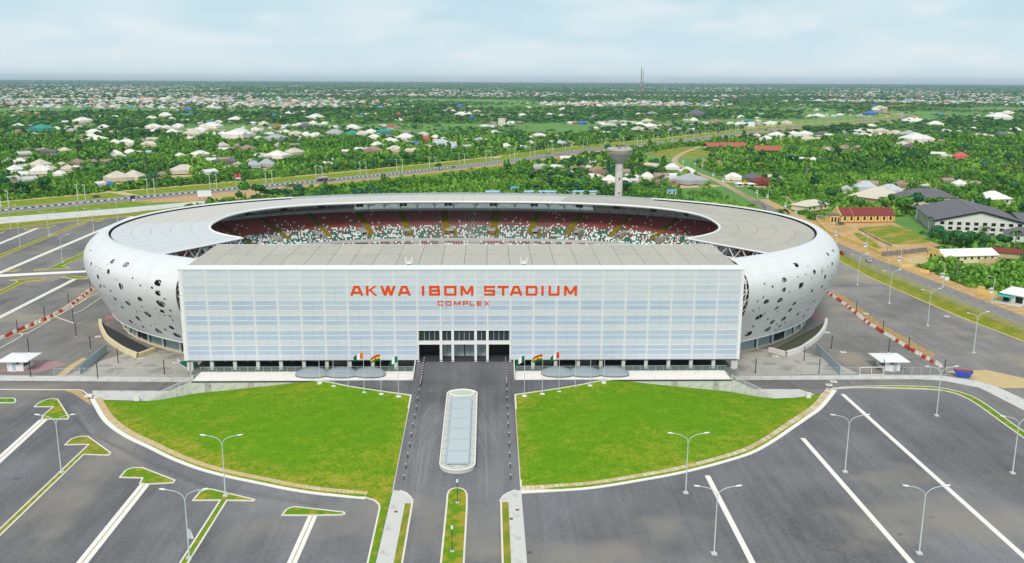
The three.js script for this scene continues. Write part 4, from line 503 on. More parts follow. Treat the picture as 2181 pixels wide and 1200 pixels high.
// ---------- entrance front ----------
M.rail = mat(0.71, 0.725, 0.75, 0.55);
const FX0 = -69.8, FX1 = 69.45, FT = 29.88, FB = 6.74, FZ = -218, RH = (FT - FB) / 18, COLX = [];
{
  const mid = -0.1, b1 = 5.74, b2 = 2.95; let x = mid - b1 * 1.5 - b2 - 10 * b1; const bays = [...Array(10).fill(b1), b1, b2, b1, b2, b1, ...Array(10).fill(b1)]; 
  COLX.push(x); for (const b of bays) COLX.push((x += b));
  const film = (c, s) => new THREE.MeshPhysicalMaterial({ specularIntensity: 0.4, map: texture(256, 64, (u, v, i, j) => { const n = fbm(u * 4, v * 2, 3, 4, s), rib = i % 16 < 1 ? 0.965 : 1, edge = 0.0 + sstep(0.09, 0.0, Math.min(u, 1 - u)) * 0.16; return mul(mixc(c, [0.72, 0.74, 0.77], edge * 3), (0.96 + 0.08 * (n - 0.5) + 0.04 * (hash(i, j, s) - 0.5)) * rib); }), roughness: 0.4 });
  const pale = [film([0.62, 0.68, 0.745], 121), film([0.65, 0.70, 0.75], 122)], blue = [film([0.48, 0.57, 0.70], 123), film([0.52, 0.60, 0.71], 124), film([0.455, 0.55, 0.69], 125)], soft = [film([0.555, 0.64, 0.715], 126), film([0.585, 0.66, 0.72], 127)];
  const r = rng(3); let count = 0; const rest = [];
  for (let j = 0; j < 18; j++) for (let k = 0; k < bays.length; k++) {
    if (k >= 10 && k <= 14 && j >= 12) continue;
    const a = COLX[k] + 0.11, b = COLX[k + 1] - 0.11, yt = FT - j * RH - 0.055, yb = yt - RH + 0.11, m = j < 3 ? pale : j < 5 ? soft : j % 3 === 2 ? pale : blue, g = new THREE.PlaneGeometry(b - a, yt - yb); g.translate((a + b) / 2, (yt + yb) / 2, FZ);
    if (count++ < 300) mesh('facade_panel', g, m[Math.floor(r() * m.length)], stadium); else rest.push([g, m === blue]);
  }
  mesh('facade_panel_field', rest.filter((q) => q[1]).map((q) => q[0]), blue[0], stadium, 'stuff'); mesh('facade_panel_field', rest.filter((q) => !q[1]).map((q) => q[0]), pale[0], stadium, 'stuff');
  const back = mat(0.86, 0.87, 0.86, 0.6), open = [COLX[10], COLX[15]];
  mesh('facade_backing', [bx(FX0, open[0], FB, FT, FZ - 0.25, FZ - 0.06), bx(open[1], FX1, FB, FT, FZ - 0.25, FZ - 0.06), bx(open[0], open[1], FT - 12 * RH, FT, FZ - 0.25, FZ - 0.06)], back, stadium);
  mesh('mullion_tick', Array.from({ length: 18 }, (_, j) => j > 2 ? bays.map((b, k) => (k >= 10 && k <= 14 && j >= 12) ? [] : bx((COLX[k] + COLX[k + 1]) / 2 - 0.02, (COLX[k] + COLX[k + 1]) / 2 + 0.02, FT - (j + 0.9) * RH, FT - (j + 0.15) * RH, FZ + 0.004, FZ + 0.012)) : []), mat(0.32, 0.38, 0.42, 0.6), stadium);
  const inDoor = (k, j) => k >= 10 && k <= 14 && j >= 12; for (let j = 1; j < 18; j++) { const y = FT - j * RH; for (const [a, b] of j >= 12 ? [[FX0 + 0.1, open[0]], [open[1], FX1 - 0.1]] : [[FX0 + 0.1, FX1 - 0.1]]) mesh('facade_rail', bx(a, b, y - 0.11, y + 0.11, FZ - 0.05, FZ + 0.035), M.rail, stadium); }
  for (let k = 0; k <= 25; k++) mesh('facade_mullion', bx(COLX[k] - 0.16, COLX[k] + 0.16, k > 10 && k < 15 ? FT - 12 * RH : FB, FT, FZ - 0.05, FZ + 0.025), M.rail, stadium);
  mesh('facade_edge', [bx(FX0, COLX[0] - 0.02, FB, FT, FZ - 0.05, FZ + 0.03), bx(COLX[25] + 0.02, FX1, FB, FT, FZ - 0.05, FZ + 0.03), bx(FX0 - 0.12, FX0, FB, FT, FZ - 2.6, FZ + 0.04), bx(FX1, FX1 + 0.12, FB, FT, FZ - 2.6, FZ + 0.04)], M.white, stadium);
  mesh('parapet', [bx(FX0 - 0.14, FX1 + 0.14, FT + 0.003, FT + 0.28, -222.6, FZ + 0.16)], M.white, stadium);
  mesh('facade_soffit', bx(FX0, FX1, FB - 0.16, FB - 0.004, -233, FZ + 0.02), M.darkGrey, stadium);
  for (let k = 0; k <= 25; k++) if (k < 11 || k > 14) { mesh('column', bx(COLX[k] - 0.42, COLX[k] + 0.42, RT - 0.1, FB - 0.16, -219.1, -218.3), M.wallConc, stadium); if (k > 0 && k < 25) mesh('column', bx(COLX[k] + 1.1, COLX[k] + 1.8, RT, FB - 0.17, -225.6, -224.9), M.wallConc, stadium); }
  for (const s of [-1, 1]) mesh('corner_column', bx(s < 0 ? FX0 + 1 : FX1 - 1.8, s < 0 ? FX0 + 1.8 : FX1 - 1, 0, FB - 0.16, -219.1, -218.3), M.wallConc, stadium);
  mesh('stand_body', [bx(-62, -20, FB, 28, -236, -228), bx(20, 62, FB, 28, -236, -228), bx(-20, 20, 15.5, 29, -236, -228), bx(-68, 68, RT, FB - 0.17, -234.9, -233.4)], M.darkGrey, stadium);
  for (const k of [6, 9, 16, 18]) mesh('back_panel', bx(COLX[k] + 0.5, COLX[k + 1] - 0.6, RT, FB - 0.2, -222.3, -222), M.greyWall, stadium);
  for (const k of [6, 18]) mesh('fire_cabinet', bx(COLX[k] + 3.5, COLX[k] + 4.7, RT + 0.9, RT + 2.1, -221.98, -221.7), mat(0.42, 0.02, 0.025, 0.5), stadium);
  for (const s of [-1, 1]) mesh('side_lattice', [0, 1, 2, 3, 4, 5, 6].flatMap((i) => { const x0 = s * 69.2 - 0.1, y0 = FB + i * 3.2, y1 = y0 + 3.2; return [bar(V(x0, y0, -219), V(x0, y1, -226), 0.14), bar(V(x0, y0, -226), V(x0, y1, -219), 0.14), bar(V(x0, y0, -219), V(x0, y0, -227), 0.16)]; }), M.white, stadium);
  // main roof in sheets
  const z0 = -222.6, z1 = -248.4, y0 = 30.02, y1 = 30.75, rr = rng(12);
  for (let k = 0; k < 24; k++) for (let j = 0; j < 2; j++) { const xa = lerp(FX0 + 0.6, FX1 - 0.6, k / 24) + 0.05, xb = lerp(FX0 + 0.6, FX1 - 0.6, (k + 1) / 24) - 0.05, A = (v) => [lerp(y0, y1, v), lerp(z0, z1, v)]; const [ya, za] = A(j / 2 + 0.002), [yb, zb] = A((j + 1) / 2 - 0.002);
    mesh('roof_panel', [grid((u, v) => V(lerp(xa, xb, u), lerp(ya, yb, v), lerp(za, zb, v)), 1, 1, 1, 1), grid((u, v) => V(xa, lerp(ya, yb, u) - 0.2 * (1 - v), lerp(za, zb, u)), 1, 1), grid((u, v) => V(xb, lerp(ya, yb, u) - 0.2 * v, lerp(za, zb, u)), 1, 1)], [M.roofGrey, M.roofGrey2, M.roofGrey3][Math.floor(rr() * 3)], stadium); }
  mesh('roof_deck', grid((u, v) => V(lerp(FX0 + 0.4, FX1 - 0.4, u), lerp(y0, y1, v) - 0.22, lerp(z0 + 0.2, z1, v)), 4, 1), M.darkGrey, stadium); mesh('roof_fascia', [bx(FX0 + 0.5, FX1 - 0.5, y1 - 1.2, y1 + 0.04, z1 - 0.3, z1 - 0.02)], M.white, stadium);
  for (const x0 of [G(872, 562, 30).x, G(1115, 562, 30).x]) mesh('roof_ladder', [bx(x0 - 0.85, x0 - 0.68, FT, FT + 2.2, -223.4, -223.25), bx(x0 + 0.68, x0 + 0.85, FT, FT + 2.2, -223.4, -223.25), bx(x0 - 0.8, x0 + 0.8, FT + 1.0, FT + 1.15, -223.4, -223.25), bx(x0 - 0.8, x0 + 0.8, FT + 0.45, FT + 0.58, -223.4, -223.25), bx(x0 - 0.5, x0 + 0.5, FT + 0.3, FT + 0.9, -224, -223.5)], M.white, stadium);
  // recessed entrance
  const eb = 6.25, et = FT - 12 * RH, my = 11.25, zi = -221.6;
  mesh('entrance_floor', [bx(open[0], open[1], eb - 0.7, eb, -224, FZ - 0.6)], M.apron, stadium); mesh('entrance_beam', [bx(open[0], open[1], my - 0.45, my + 0.45, FZ - 0.5, FZ + 0.05), bx(open[0], open[1], et - 0.06, et + 0.1, FZ - 0.5, FZ + 0.05)], M.white, stadium); mesh('entrance_recess', [bx(open[0], open[1], eb, et, -224.6, -224.2), bx(open[0], open[1], my - 0.2, my + 0.2, -224, FZ - 0.5)], M.darkGrey, stadium);
  for (let k = 10; k <= 15; k++) { const w = k === 10 || k === 15 ? 0.2 : 0.32; mesh('entrance_column', bx(COLX[k] - w, COLX[k] + w, eb, et, FZ - 0.9, FZ + 0.02), M.white, stadium); }
  for (let k = 10; k < 15; k++) { const a = COLX[k] + 0.32, b = COLX[k + 1] - 0.32, n = b - a > 3 ? 4 : 2; for (let i = 0; i < n; i++) { const w = (b - a) / n; mesh('window_pane', bx(a + i * w + 0.05, a + (i + 1) * w - 0.05, my + 0.45, et - 0.06, FZ - 0.7, FZ - 0.64), M.glassDark, stadium); mesh('window_bar', bx(a + (i + 1) * w - 0.05, a + (i + 1) * w + 0.05, my + 0.45, et - 0.06, FZ - 0.68, FZ - 0.55), M.blueSteel, stadium); }
    if (k > 10 && k < 14) for (let i = 0; i < (n > 2 ? 4 : 2); i++) { const w = (b - a) / (n > 2 ? 4 : 2), mid2 = n > 2 ? (i < 2 ? -0.18 : 0.18) : 0; mesh('glass_door', bx(a + i * w + 0.04 + mid2 * 0.5, a + (i + 1) * w - 0.04 + mid2 * 0.5, eb + 0.05, my - 0.9, zi, zi + 0.06), M.glassPale, stadium); } }
  // letters: slabs of orange-red standing off the screen
  const red = mat(0.78, 0.075, 0.004, 0.7), glyph = {
    A: [[0, 0, 0.36, 1], [1, 0, 0.64, 1], [0.36, 1, 0.64, 1], [0.2, 0.3, 0.8, 0.3]], K: [[0, 0, 0, 1], [0.12, 0.48, 0.88, 1, 'd'], [0.34, 0.56, 0.9, 0, 'd']], W: [[0, 1, 0.27, 0], [0.27, 0, 0.5, 1], [0.5, 1, 0.73, 0], [0.73, 0, 1, 1]], I: [[0.5, 0, 0.5, 1]], B: [[0, 0, 0, 1], [0, 1, 0.95, 1], [0, 0.5, 1, 0.5], [0, 0, 1, 0], [0.95, 0.5, 0.95, 1], [1, 0, 1, 0.5]], O: [[0, 0, 0, 1], [1, 0, 1, 1], [0, 0, 1, 0], [0, 1, 1, 1]],
    M: [[0, 0, 0, 1], [1, 0, 1, 1], [0.02, 1, 0.5, 0.14], [0.5, 0.14, 0.98, 1]], S: [[0, 1, 1, 1], [0, 0.5, 1, 0.5], [0, 0, 1, 0], [0, 0.5, 0, 1], [1, 0, 1, 0.5], [1, 0.78, 1, 1], [0, 0, 0, 0.22]], T: [[0, 1, 1, 1], [0.5, 0, 0.5, 1]], D: [[0, 0, 0, 1], [0, 1, 0.85, 1], [0, 0, 0.85, 0], [1, 0.18, 1, 0.82], [0.84, 1, 1, 0.8], [0.84, 0, 1, 0.2]], U: [[0, 0, 0, 1], [1, 0, 1, 1], [0, 0, 1, 0]], C: [[0, 0, 0, 1], [0, 1, 1, 1], [0, 0, 1, 0], [1, 0.76, 1, 1], [1, 0, 1, 0.24]], P: [[0, 0, 0, 1], [0, 1, 1, 1], [0, 0.38, 1, 0.38], [1, 0.38, 1, 1]], L: [[0, 0, 0, 1], [0, 0, 1, 0]], E: [[0, 0, 0, 1], [0, 1, 1, 1], [0, 0.5, 0.92, 0.5], [0, 0, 1, 0]], X: [[0.06, 0, 0.94, 1], [0.06, 1, 0.94, 0]] };
  const onFront = (px, py) => { const d = axB.clone().multiplyScalar(-1).addScaledVector(axR, (px - 1090.5) / FOCAL).addScaledVector(axU, -(py - 600) / FOCAL), t = (FZ - EYE.z) / d.z; return [EYE.x + d.x * t, EYE.y + d.y * t]; };
  const write = (list, yTop, yBot, stroke) => list.forEach(([ch, pa, pb]) => {
    const x0 = onFront(pa, yTop)[0], x1 = onFront(pb, yTop)[0], yb = onFront(pa, yBot)[1], yt = onFront(pa, yTop)[1], s = stroke / 2, geos = [];
    glyph[ch].forEach(([ax, ay, bx3, by, dflag], i) => { const X = (u) => lerp(x0 + s, x1 - s, u), Y = (v) => lerp(yb, yt, v), dz = 0.10 + i * 0.004; let pts;
      if (ay === by) { const y = clamp(Y(ay), yb + s * 0.85, yt - s * 0.85), e = ch === 'A' ? 0 : s; pts = [[X(ax) - e, y - s * 0.85], [X(bx3) + e, y - s * 0.85], [X(bx3) + e, y + s * 0.85], [X(ax) - e, y + s * 0.85]]; }
      else { const hw = ax === bx3 ? s : s * 1.08; pts = [[X(ax) - hw, Y(ay)], [X(ax) + hw, Y(ay)], [X(bx3) + hw, Y(by)], [X(bx3) - hw, Y(by)]]; }
      const sh = new THREE.Shape(pts.map(([a, b]) => new THREE.Vector2(a, b))); const g = new THREE.ExtrudeGeometry(sh, { depth: dz, bevelEnabled: false }); g.translate(0, 0, FZ + 0.02); geos.push(strip(g)); });
    mesh('letter', geos, red, stadium); });
  const a = (x) => 720 + x / 7.79, b = (x) => 980 + x / 7.79;
  write([['A', a(195), a(412)], ['K', a(460), a(655)], ['W', a(700), a(950)], ['A', a(988), a(1203)], ['I', a(1385), a(1430)], ['B', a(1510), a(1690)], ['O', a(1760), a(1962)], ['M', a(2030), b(218)], ['S', b(398), b(578)], ['T', b(620), b(805)], ['A', b(823), b(1035)], ['D', b(1090), b(1285)], ['I', b(1346), b(1390)], ['U', b(1468), b(1650)], ['M', b(1727), b(1940)]], 609.2, 629.6, 0.58);
  write([['C', a(1655), a(1745)], ['O', a(1783), a(1883)], ['M', a(1922), a(2030)], ['P', a(2070), a(2155)], ['L', b(160), b(243)], ['E', b(275), b(357)], ['X', b(395), b(487)]], 641.6, 650.8, 0.24);
}
// ---------- lamps, flags, bollards ----------
const makeLamp = (label) => { const t = thing('lamp_post', label, 'lamp post'); mesh('pole', [bar(V(0, 0.2, 0), V(0, 10.3, 0), 0.13, 8, 0.075)], M.lampPaint, t); mesh('base', bx(-0.45, 0.45, 0.05, 0.32, -0.45, 0.45), M.pave, t);
  for (const s of [-1, 1]) { mesh('arm', tube([V(0, 10.2, 0), V(s * 0.35, 11.0, 0), V(s * 1.3, 11.65, 0), V(s * 2.9, 12.0, 0)], 0.06, 14, 5), M.lampPaint, t); const g = new THREE.SphereGeometry(1, 10, 6); g.scale(0.62, 0.13, 0.22); g.rotateZ(s * 0.14); g.translate(s * 3.35, 12.08, 0); mesh('lamp_head', strip(g), M.white, t); } return t; };
const LAMPS = [[130, 1008, 'twin-arm lamp post on the second wing island tail'], [480, 1058, 'twin-arm lamp post standing on a wing island by left lawn'], [403, 1191, 'twin-arm lamp post with small white pennant at bottom left'], [1460.6, 1052, 'twin-arm lamp post nearest the right lawn edge'], [1521, 1182, 'twin-arm lamp post beside the strip nearest approach road, bottom right'], [1800, 1007, 'twin-arm lamp post between middle and outer strips, right lot'], [1958, 1181, 'twin-arm lamp post at bottom right, beside middle strip'], [2157, 1010, 'twin-arm lamp post at the right picture edge, dark lot'], [1995, 887, 'twin-arm lamp post near the right verge corner'],
  [1826.5, 608, 'twin-arm lamp post farthest away in the right forecourt'], [1894, 648, 'twin-arm lamp post second farthest in the right forecourt'], [1976, 695, 'twin-arm lamp post third along the right forecourt'], [2074, 753, 'twin-arm lamp post nearest in right forecourt, beyond the skip'],
  [42.5, 527, 'twin-arm lamp post on the slanting strip, leftmost in rear lot'], [103.5, 503.7, 'twin-arm lamp post on the slanting strip, middle of rear lot'], [132.7, 560, 'twin-arm lamp post on the grass wedge left of bowl'], [199, 495, 'twin-arm lamp post close behind the bowl in rear lot'], [166, 479, 'twin-arm lamp post at top of the slanting strip'], [22, 487, 'twin-arm lamp post on grass belt at far left edge'], [250, 470, 'twin-arm lamp post on rear boundary near the bowl']];
let lamp0; LAMPS.forEach(([x, y, l], i) => { const p = G(x, y); if (!lamp0) { lamp0 = makeLamp(l); lamp0.position.copy(p); } else dup(lamp0, 'lamp_post', l, [p.x, 0, p.z], i > 8 && i < 13 ? 0.25 : i > 12 ? 0.2 : 0); });
{ const p = G(402, 1186), t = thing('pennant', 'small white pennant tied to the bottom left lamp post', 'flag', [p.x + 0.12, 3.2, p.z]); mesh('cloth', grid((u, v) => V(u * 0.85 * (1 - v * 0.5), v * 1.7 - u * 0.1, Math.sin(u * 4) * 0.08), 4, 3), M.white, t); }
const FLAGS = { green: [0.01, 0.16, 0.07], white: [0.85, 0.85, 0.85], orange: [0.85, 0.16, 0.01], red: [0.55, 0.02, 0.03], yellow: [0.85, 0.55, 0.01], black: [0.02, 0.02, 0.02], scarlet: [0.75, 0.05, 0.04] }, fm = Object.fromEntries(Object.entries(FLAGS).map(([k, c]) => [k, mat(...c, 0.8)]));
const polePx = [[681, 819], [711, 826], [742, 832], [776, 839], [812, 843.5], [849, 848], [1117, 847], [1155, 843], [1190.5, 837.5], [1225, 831.5], [1257, 825], [1286.5, 818]];
const poleL = ['bare flagpole, outermost on the left lawn', 'bare flagpole, second from outside on left lawn', 'bare flagpole, third from outside on left lawn', 'flagpole flying an orange white green flag', 'flagpole flying red yellow green flag on left lawn', 'flagpole on left lawn nearest the ramp', 'flagpole on right lawn nearest the ramp', 'flagpole flying red yellow green flag on right lawn', 'flagpole flying a red white green flag', 'bare flagpole, third from outside on right lawn', 'bare flagpole, second from outside on right lawn', 'bare flagpole, outermost on the right lawn'];
let pole0; polePx.forEach(([x, y], i) => { const p = G(x, y, i === 0 || i === 11 ? 3.9 : i === 1 || i === 10 ? 3.6 : 3.4); if (!pole0) { pole0 = thing('flagpole', poleL[i], 'flagpole', p.toArray()); mesh('pole', bar(V(0, 0, 0), V(0, 11.2, 0), 0.075, 6, 0.045), M.lampPaint, pole0); mesh('base', bx(-0.5, 0.5, -0.5, 0.45, -0.5, 0.5), M.apron, pole0); } else dup(pole0, 'flagpole', poleL[i], p.toArray()); });
function flag(i, cols, horizontal, label, droop) { const [x, y] = polePx[i], p = G(x, y, 3.4), t = thing('flag', label, 'flag', [p.x - 0.07, p.y + 8.6, p.z]); const w = 2.5, h = 1.5, f = (u, v) => V(-u * w * (1 - droop * 0.35), v * h * (1 - 0.12 * u) - u * u * w * droop, Math.sin(u * 6 + v) * 0.2 * u);
  cols.forEach((c, k) => { const a = k / cols.length, b = (k + 1) / cols.length; mesh('stripe', grid((u, v) => (horizontal ? f(u, 1 - lerp(a, b, v)) : f(lerp(a, b, u), v)), 8, 4), fm[c], t); });
  if (horizontal) { const st = new THREE.Shape(); for (let k = 0; k < 10; k++) { const q = k * Math.PI / 5, r = k % 2 ? 0.1 : 0.25; st[k ? 'lineTo' : 'moveTo'](Math.sin(q) * r, Math.cos(q) * r); } const g = new THREE.ShapeGeometry(st), c = f(0.5, 0.5); g.translate(c.x, c.y, c.z + 0.1); mesh('star', g, fm.black, t); } }
flag(3, ['orange', 'white', 'green'], false, 'orange white green flag on the left lawn', 0.38); flag(4, ['red', 'yellow', 'green'], true, 'red yellow green flag with star on left lawn', 0.35); flag(5, ['green', 'white', 'green'], false, 'drooping green white green flag on left lawn', 0.6);
flag(6, ['green', 'white', 'green'], false, 'drooping green white green flag on right lawn', 0.55); flag(7, ['red', 'yellow', 'green'], true, 'red yellow green flag with star on right lawn', 0.3); flag(8, ['scarlet', 'white', 'green'], false, 'drooping red white green flag on right lawn', 0.5);
let bol0; for (const s of [-1, 1]) for (let i = 0; i < 22; i++) { const z = i < 12 ? -218.5 + i * 1.25 : lerp(-201, -161.5, (i - 12) / 9), x = s < 0 ? -10.2 : 10.3, l = `short black bollard light, ${ord(i + 1)} from the entrance on ramp's ${s < 0 ? 'left' : 'right'} edge`; const p = [x, rampH(z) + 0.04, z];
  if (!bol0) { bol0 = thing('bollard', l, 'bollard', p, 0, 'bollard lights along the ramp'); mesh('post', bar(V(0, 0, 0), V(0, 0.95, 0), 0.1, 7), M.darkGrey, bol0); mesh('cap', bar(V(0, 0.95, 0), V(0, 1.12, 0), 0.13, 7), M.whiteWall, bol0); } else dup(bol0, 'bollard', l, p); }
[[974, 1073], [963, 1177]].forEach(([x, y], i) => { const p = G(x, y), t = thing('lamp_column', i ? 'slim lamp column on the grass median, nearer one' : 'slim lamp column at the head of grass median', 'lamp post', [p.x, 0.16, p.z]); mesh('pole', bar(V(0, 0, 0), V(0, 4, 0), 0.07, 6), M.darkGrey, t); mesh('lamp_head', bar(V(0, 4, 0), V(0, 4.5, 0), 0.2, 8), M.white, t); mesh('base', bx(-0.3, 0.3, 0, 0.12, -0.3, 0.3), M.pave, t); });
const COLS = [[65, 804.5, 'in front of the left guard booth'], [208, 807.5, 'on left pavement by the fence corner'], [251.5, 775, 'beside the left light well wall'], [193, 748, 'left plaza, beyond the slanting fence'], [162, 718, 'alone on the open left forecourt'], [156, 688, 'at the end of a straight kerb, left'], [37.5, 712, 'beside left barriers, nearest the picture edge'], [95, 680, 'beside left barriers, second from picture edge'], [146, 651.5, 'beside left barriers, third from picture edge'], [192.5, 624.5, 'beside left barriers, next to the bowl'], [350, 800, 'on left pavement close to the terrace stair'], [61, 752, 'just behind the left guard booth'],
  [1609, 798, 'on right pavement close to the terrace stair'], [1712.7, 771, 'beside the right light well wall'], [1744.5, 798, 'on right pavement by the slanting fence'], [1771, 746, 'right forecourt behind the slanting fence'], [1880, 712.5, 'beside right barriers, third from the skip'], [1935, 750, 'beside right barriers, second from the skip'], [2011, 799.5, 'between the barriers and the blue skip'], [1881, 799.5, 'at the gate before the right guard booth'], [1893, 752, 'just behind the right guard booth'], [1824, 668, 'beside right barriers near the bowl']];
let col0; COLS.forEach(([x, y, l]) => { const p = G(x, y), L = 'slim dark lamp column ' + l; if (!col0) { col0 = thing('lamp_column', L, 'lamp post', [p.x, 0.05, p.z], 0, 'dark lamp columns on the plaza'); mesh('pole', bar(V(0, 0, 0), V(0, 4.3, 0), 0.12, 6), M.darkGrey, col0); mesh('base', bx(-0.3, 0.3, 0, 0.1, -0.3, 0.3), M.pave, col0); } else dup(col0, 'lamp_column', L, [p.x, 0.05, p.z]); });
// ---------- light wells, fences, booths ----------
for (const s of [-1, 1]) {
  const pts = s < 0 ? Z(200, 660, 8.573, [[110, 240], [120, 330], [165, 440], [240, 560], [380, 670], [560, 780], [805, 885], [1110, 770]]) : Z(1560, 660, 6.667, [[1335, 175], [1325, 240], [1285, 330], [1200, 430], [1080, 520], [970, 590], [760, 662], [520, 600]]);
  const t = thing('light_well_wall', s < 0 ? 'cream curved parapet round the left light well' : 'white curved parapet round the right light well', 'wall'), sm = smooth(pts.slice(0, 7), 40), m = s < 0 ? M.cream : M.whiteWall;
  for (const [a, k] of [[sm, 0], [[pts[6], pts[7]], 1]]) mesh(k ? 'end_wall' : 'curved_wall', uvBox(merge(wallStrip(a, 0.9, 1.35)), 3), m, t);
  ground('light_well_bed', poly([...sm, pts[7]].map((p) => p), 0.09, 5), s < 0 ? M.darkGrey : mat(0.10, 0.11, 0.07, 0.95), s < 0 ? 'dark sunken bed inside the left light well' : 'dark sunken bed inside the right light well', 'paving');
  // steel fences
  const fence = (p, q, label, h, solid) => { const t2 = thing('steel_fence', label, 'fence'), L = Math.hypot(q[0] - p[0], q[1] - p[1]), n = Math.max(1, Math.round(L / 2.6)); for (let i = 0; i < n; i++) { const A = (f) => V(lerp(p[0], q[0], (i + f) / n), 0.05, lerp(p[1], q[1], (i + f) / n)); mesh('post', bar(A(0), A(0).setY(h + 0.1), 0.06, 4), M.steel, t2); const a = A(0.03), b = A(0.97);
    const g = [bar(a.clone().setY(h), b.clone().setY(h), solid ? 0.12 : 0.03, 4), bar(a.clone().setY(0.25), b.clone().setY(0.25), 0.03, 4)]; for (let k = 0; k < (solid ? 14 : 10); k++) { const c = A((k + 0.5) / (solid ? 14 : 10)); g.push(bar(c, c.clone().setY(h), solid ? 0.055 : 0.016, 3)); } mesh('fence_panel', g, solid ? M.blueSteel : M.steel, t2); } };
  const zz = (a) => a.map(([x, y]) => { const g = G(x, y); return [g.x, g.z]; });
  if (s < 0) { fence(...zz([[115, 803], [398, 799]]), 'thin steel fence along the left pavement', 2.2); fence(...zz([[170, 799], [228, 750]]), 'blue-grey slatted fence slanting across the left plaza', 2.4, true); }
  else { fence(...zz([[1585, 797], [1830, 801]]), 'thin steel fence along the right pavement', 2.2); fence(...zz([[1790, 801], [1738, 748]]), 'blue-grey slatted fence slanting across the right plaza', 2.4, true); fence(...zz([[1884, 800], [2020, 800]]), 'thin steel fence beside the right guard booth', 2.2);
    const [a, b] = zz([[1831, 801], [1881, 800]]), g = thing('steel_gate', 'light steel sliding gate beside the right guard booth', 'gate'); mesh('gate_frame', [bar(V(a[0], 0.1, a[1]), V(a[0], 2.4, a[1]), 0.09), bar(V(b[0], 0.1, b[1]), V(b[0], 2.4, b[1]), 0.09), bar(V(a[0], 2.3, a[1]), V(b[0], 2.3, b[1]), 0.11), bar(V(a[0], 0.3, a[1]), V(b[0], 0.3, b[1]), 0.08), bar(V((a[0] + b[0]) / 2, 0.3, a[1]), V((a[0] + b[0]) / 2, 2.3, b[1]), 0.07)], M.white, g); }
  // guard booth
  const b = thing('guard_booth', s < 0 ? 'white guard booth with wide flat hip roof on the left' : 'white guard booth with wide flat hip roof on the right', 'booth', s < 0 ? [-118.6, 0.07, -233.2] : [113.9, 0.07, -230.9], 0); 
  mesh('wall', [bx(-2.1, -2.0, 0, 3, -2.7, 2.7), bx(2.0, 2.1, 0, 3, -2.7, 2.7), bx(-2, 2, 0, 3, -2.7, -2.6), bx(-2, 2, 0, 3, 2.6, 2.7)], M.white, b);
  const rf = mesh('roof', (() => { const a = V(-4, 3.05, 4), c = V(4, 3.05, 4), d = V(4, 3.05, -4), e = V(-4, 3.05, -4), t2 = V(0, 3.75, 0), u = V(0, -0.22, 0), tri = [a, c, t2, c, d, t2, d, e, t2, e, a, t2]; for (const [p, q] of [[a, c], [c, d], [d, e], [e, a]]) { const p2 = p.clone().add(u), q2 = q.clone().add(u); tri.push(p2, q2, q, p2, q, p, p2, V(0, 2.83, 0), q2); } const g = new THREE.BufferGeometry().setFromPoints(tri); g.computeVertexNormals(); return g; })(), M.white, b);
  mesh('door', bx(s < 0 ? -0.75 : 0.2, s < 0 ? 0.15 : 1.1, 0.05, 2.3, 2.7, 2.74), M.blueSteel, b); mesh('window', bx(s < 0 ? 2.1 : -2.14, s < 0 ? 2.14 : -2.1, 1.1, 2.5, -0.9, 2.3), M.glassDark, b); mesh('air_unit', bx(s < 0 ? 0.35 : -0.75, s < 0 ? 1.15 : 0.05, 1.95, 2.45, 2.7, 3.0), M.midGrey, b); mesh('step', bx(-1.1, 0.5, 0, 0.12, 2.7, 3.4), M.pave, b);
}
{ // swag of green and white cloth under the left end of the front
  const t = thing('bunting', 'green and white cloth swag hanging beside the left end of front', 'bunting', [-72.6, 0, -224]); for (const [m, o] of [['green', 0], ['white', 1.0]]) mesh('cloth', grid((u, v) => V(lerp(-1.2, 4, u), 4.6 - (1 - (1 - u) ** 2) * (2.0 + o * 0.8) + (v) * (o ? 0.95 : lerp(0.2, 2.0, 1 - (1 - u) ** 2)), 0.25 * Math.sin(v * 4 + u * 5)), 10, 4), m === 'white' ? mat(0.62, 0.66, 0.8, 0.8) : fm[m], t); }
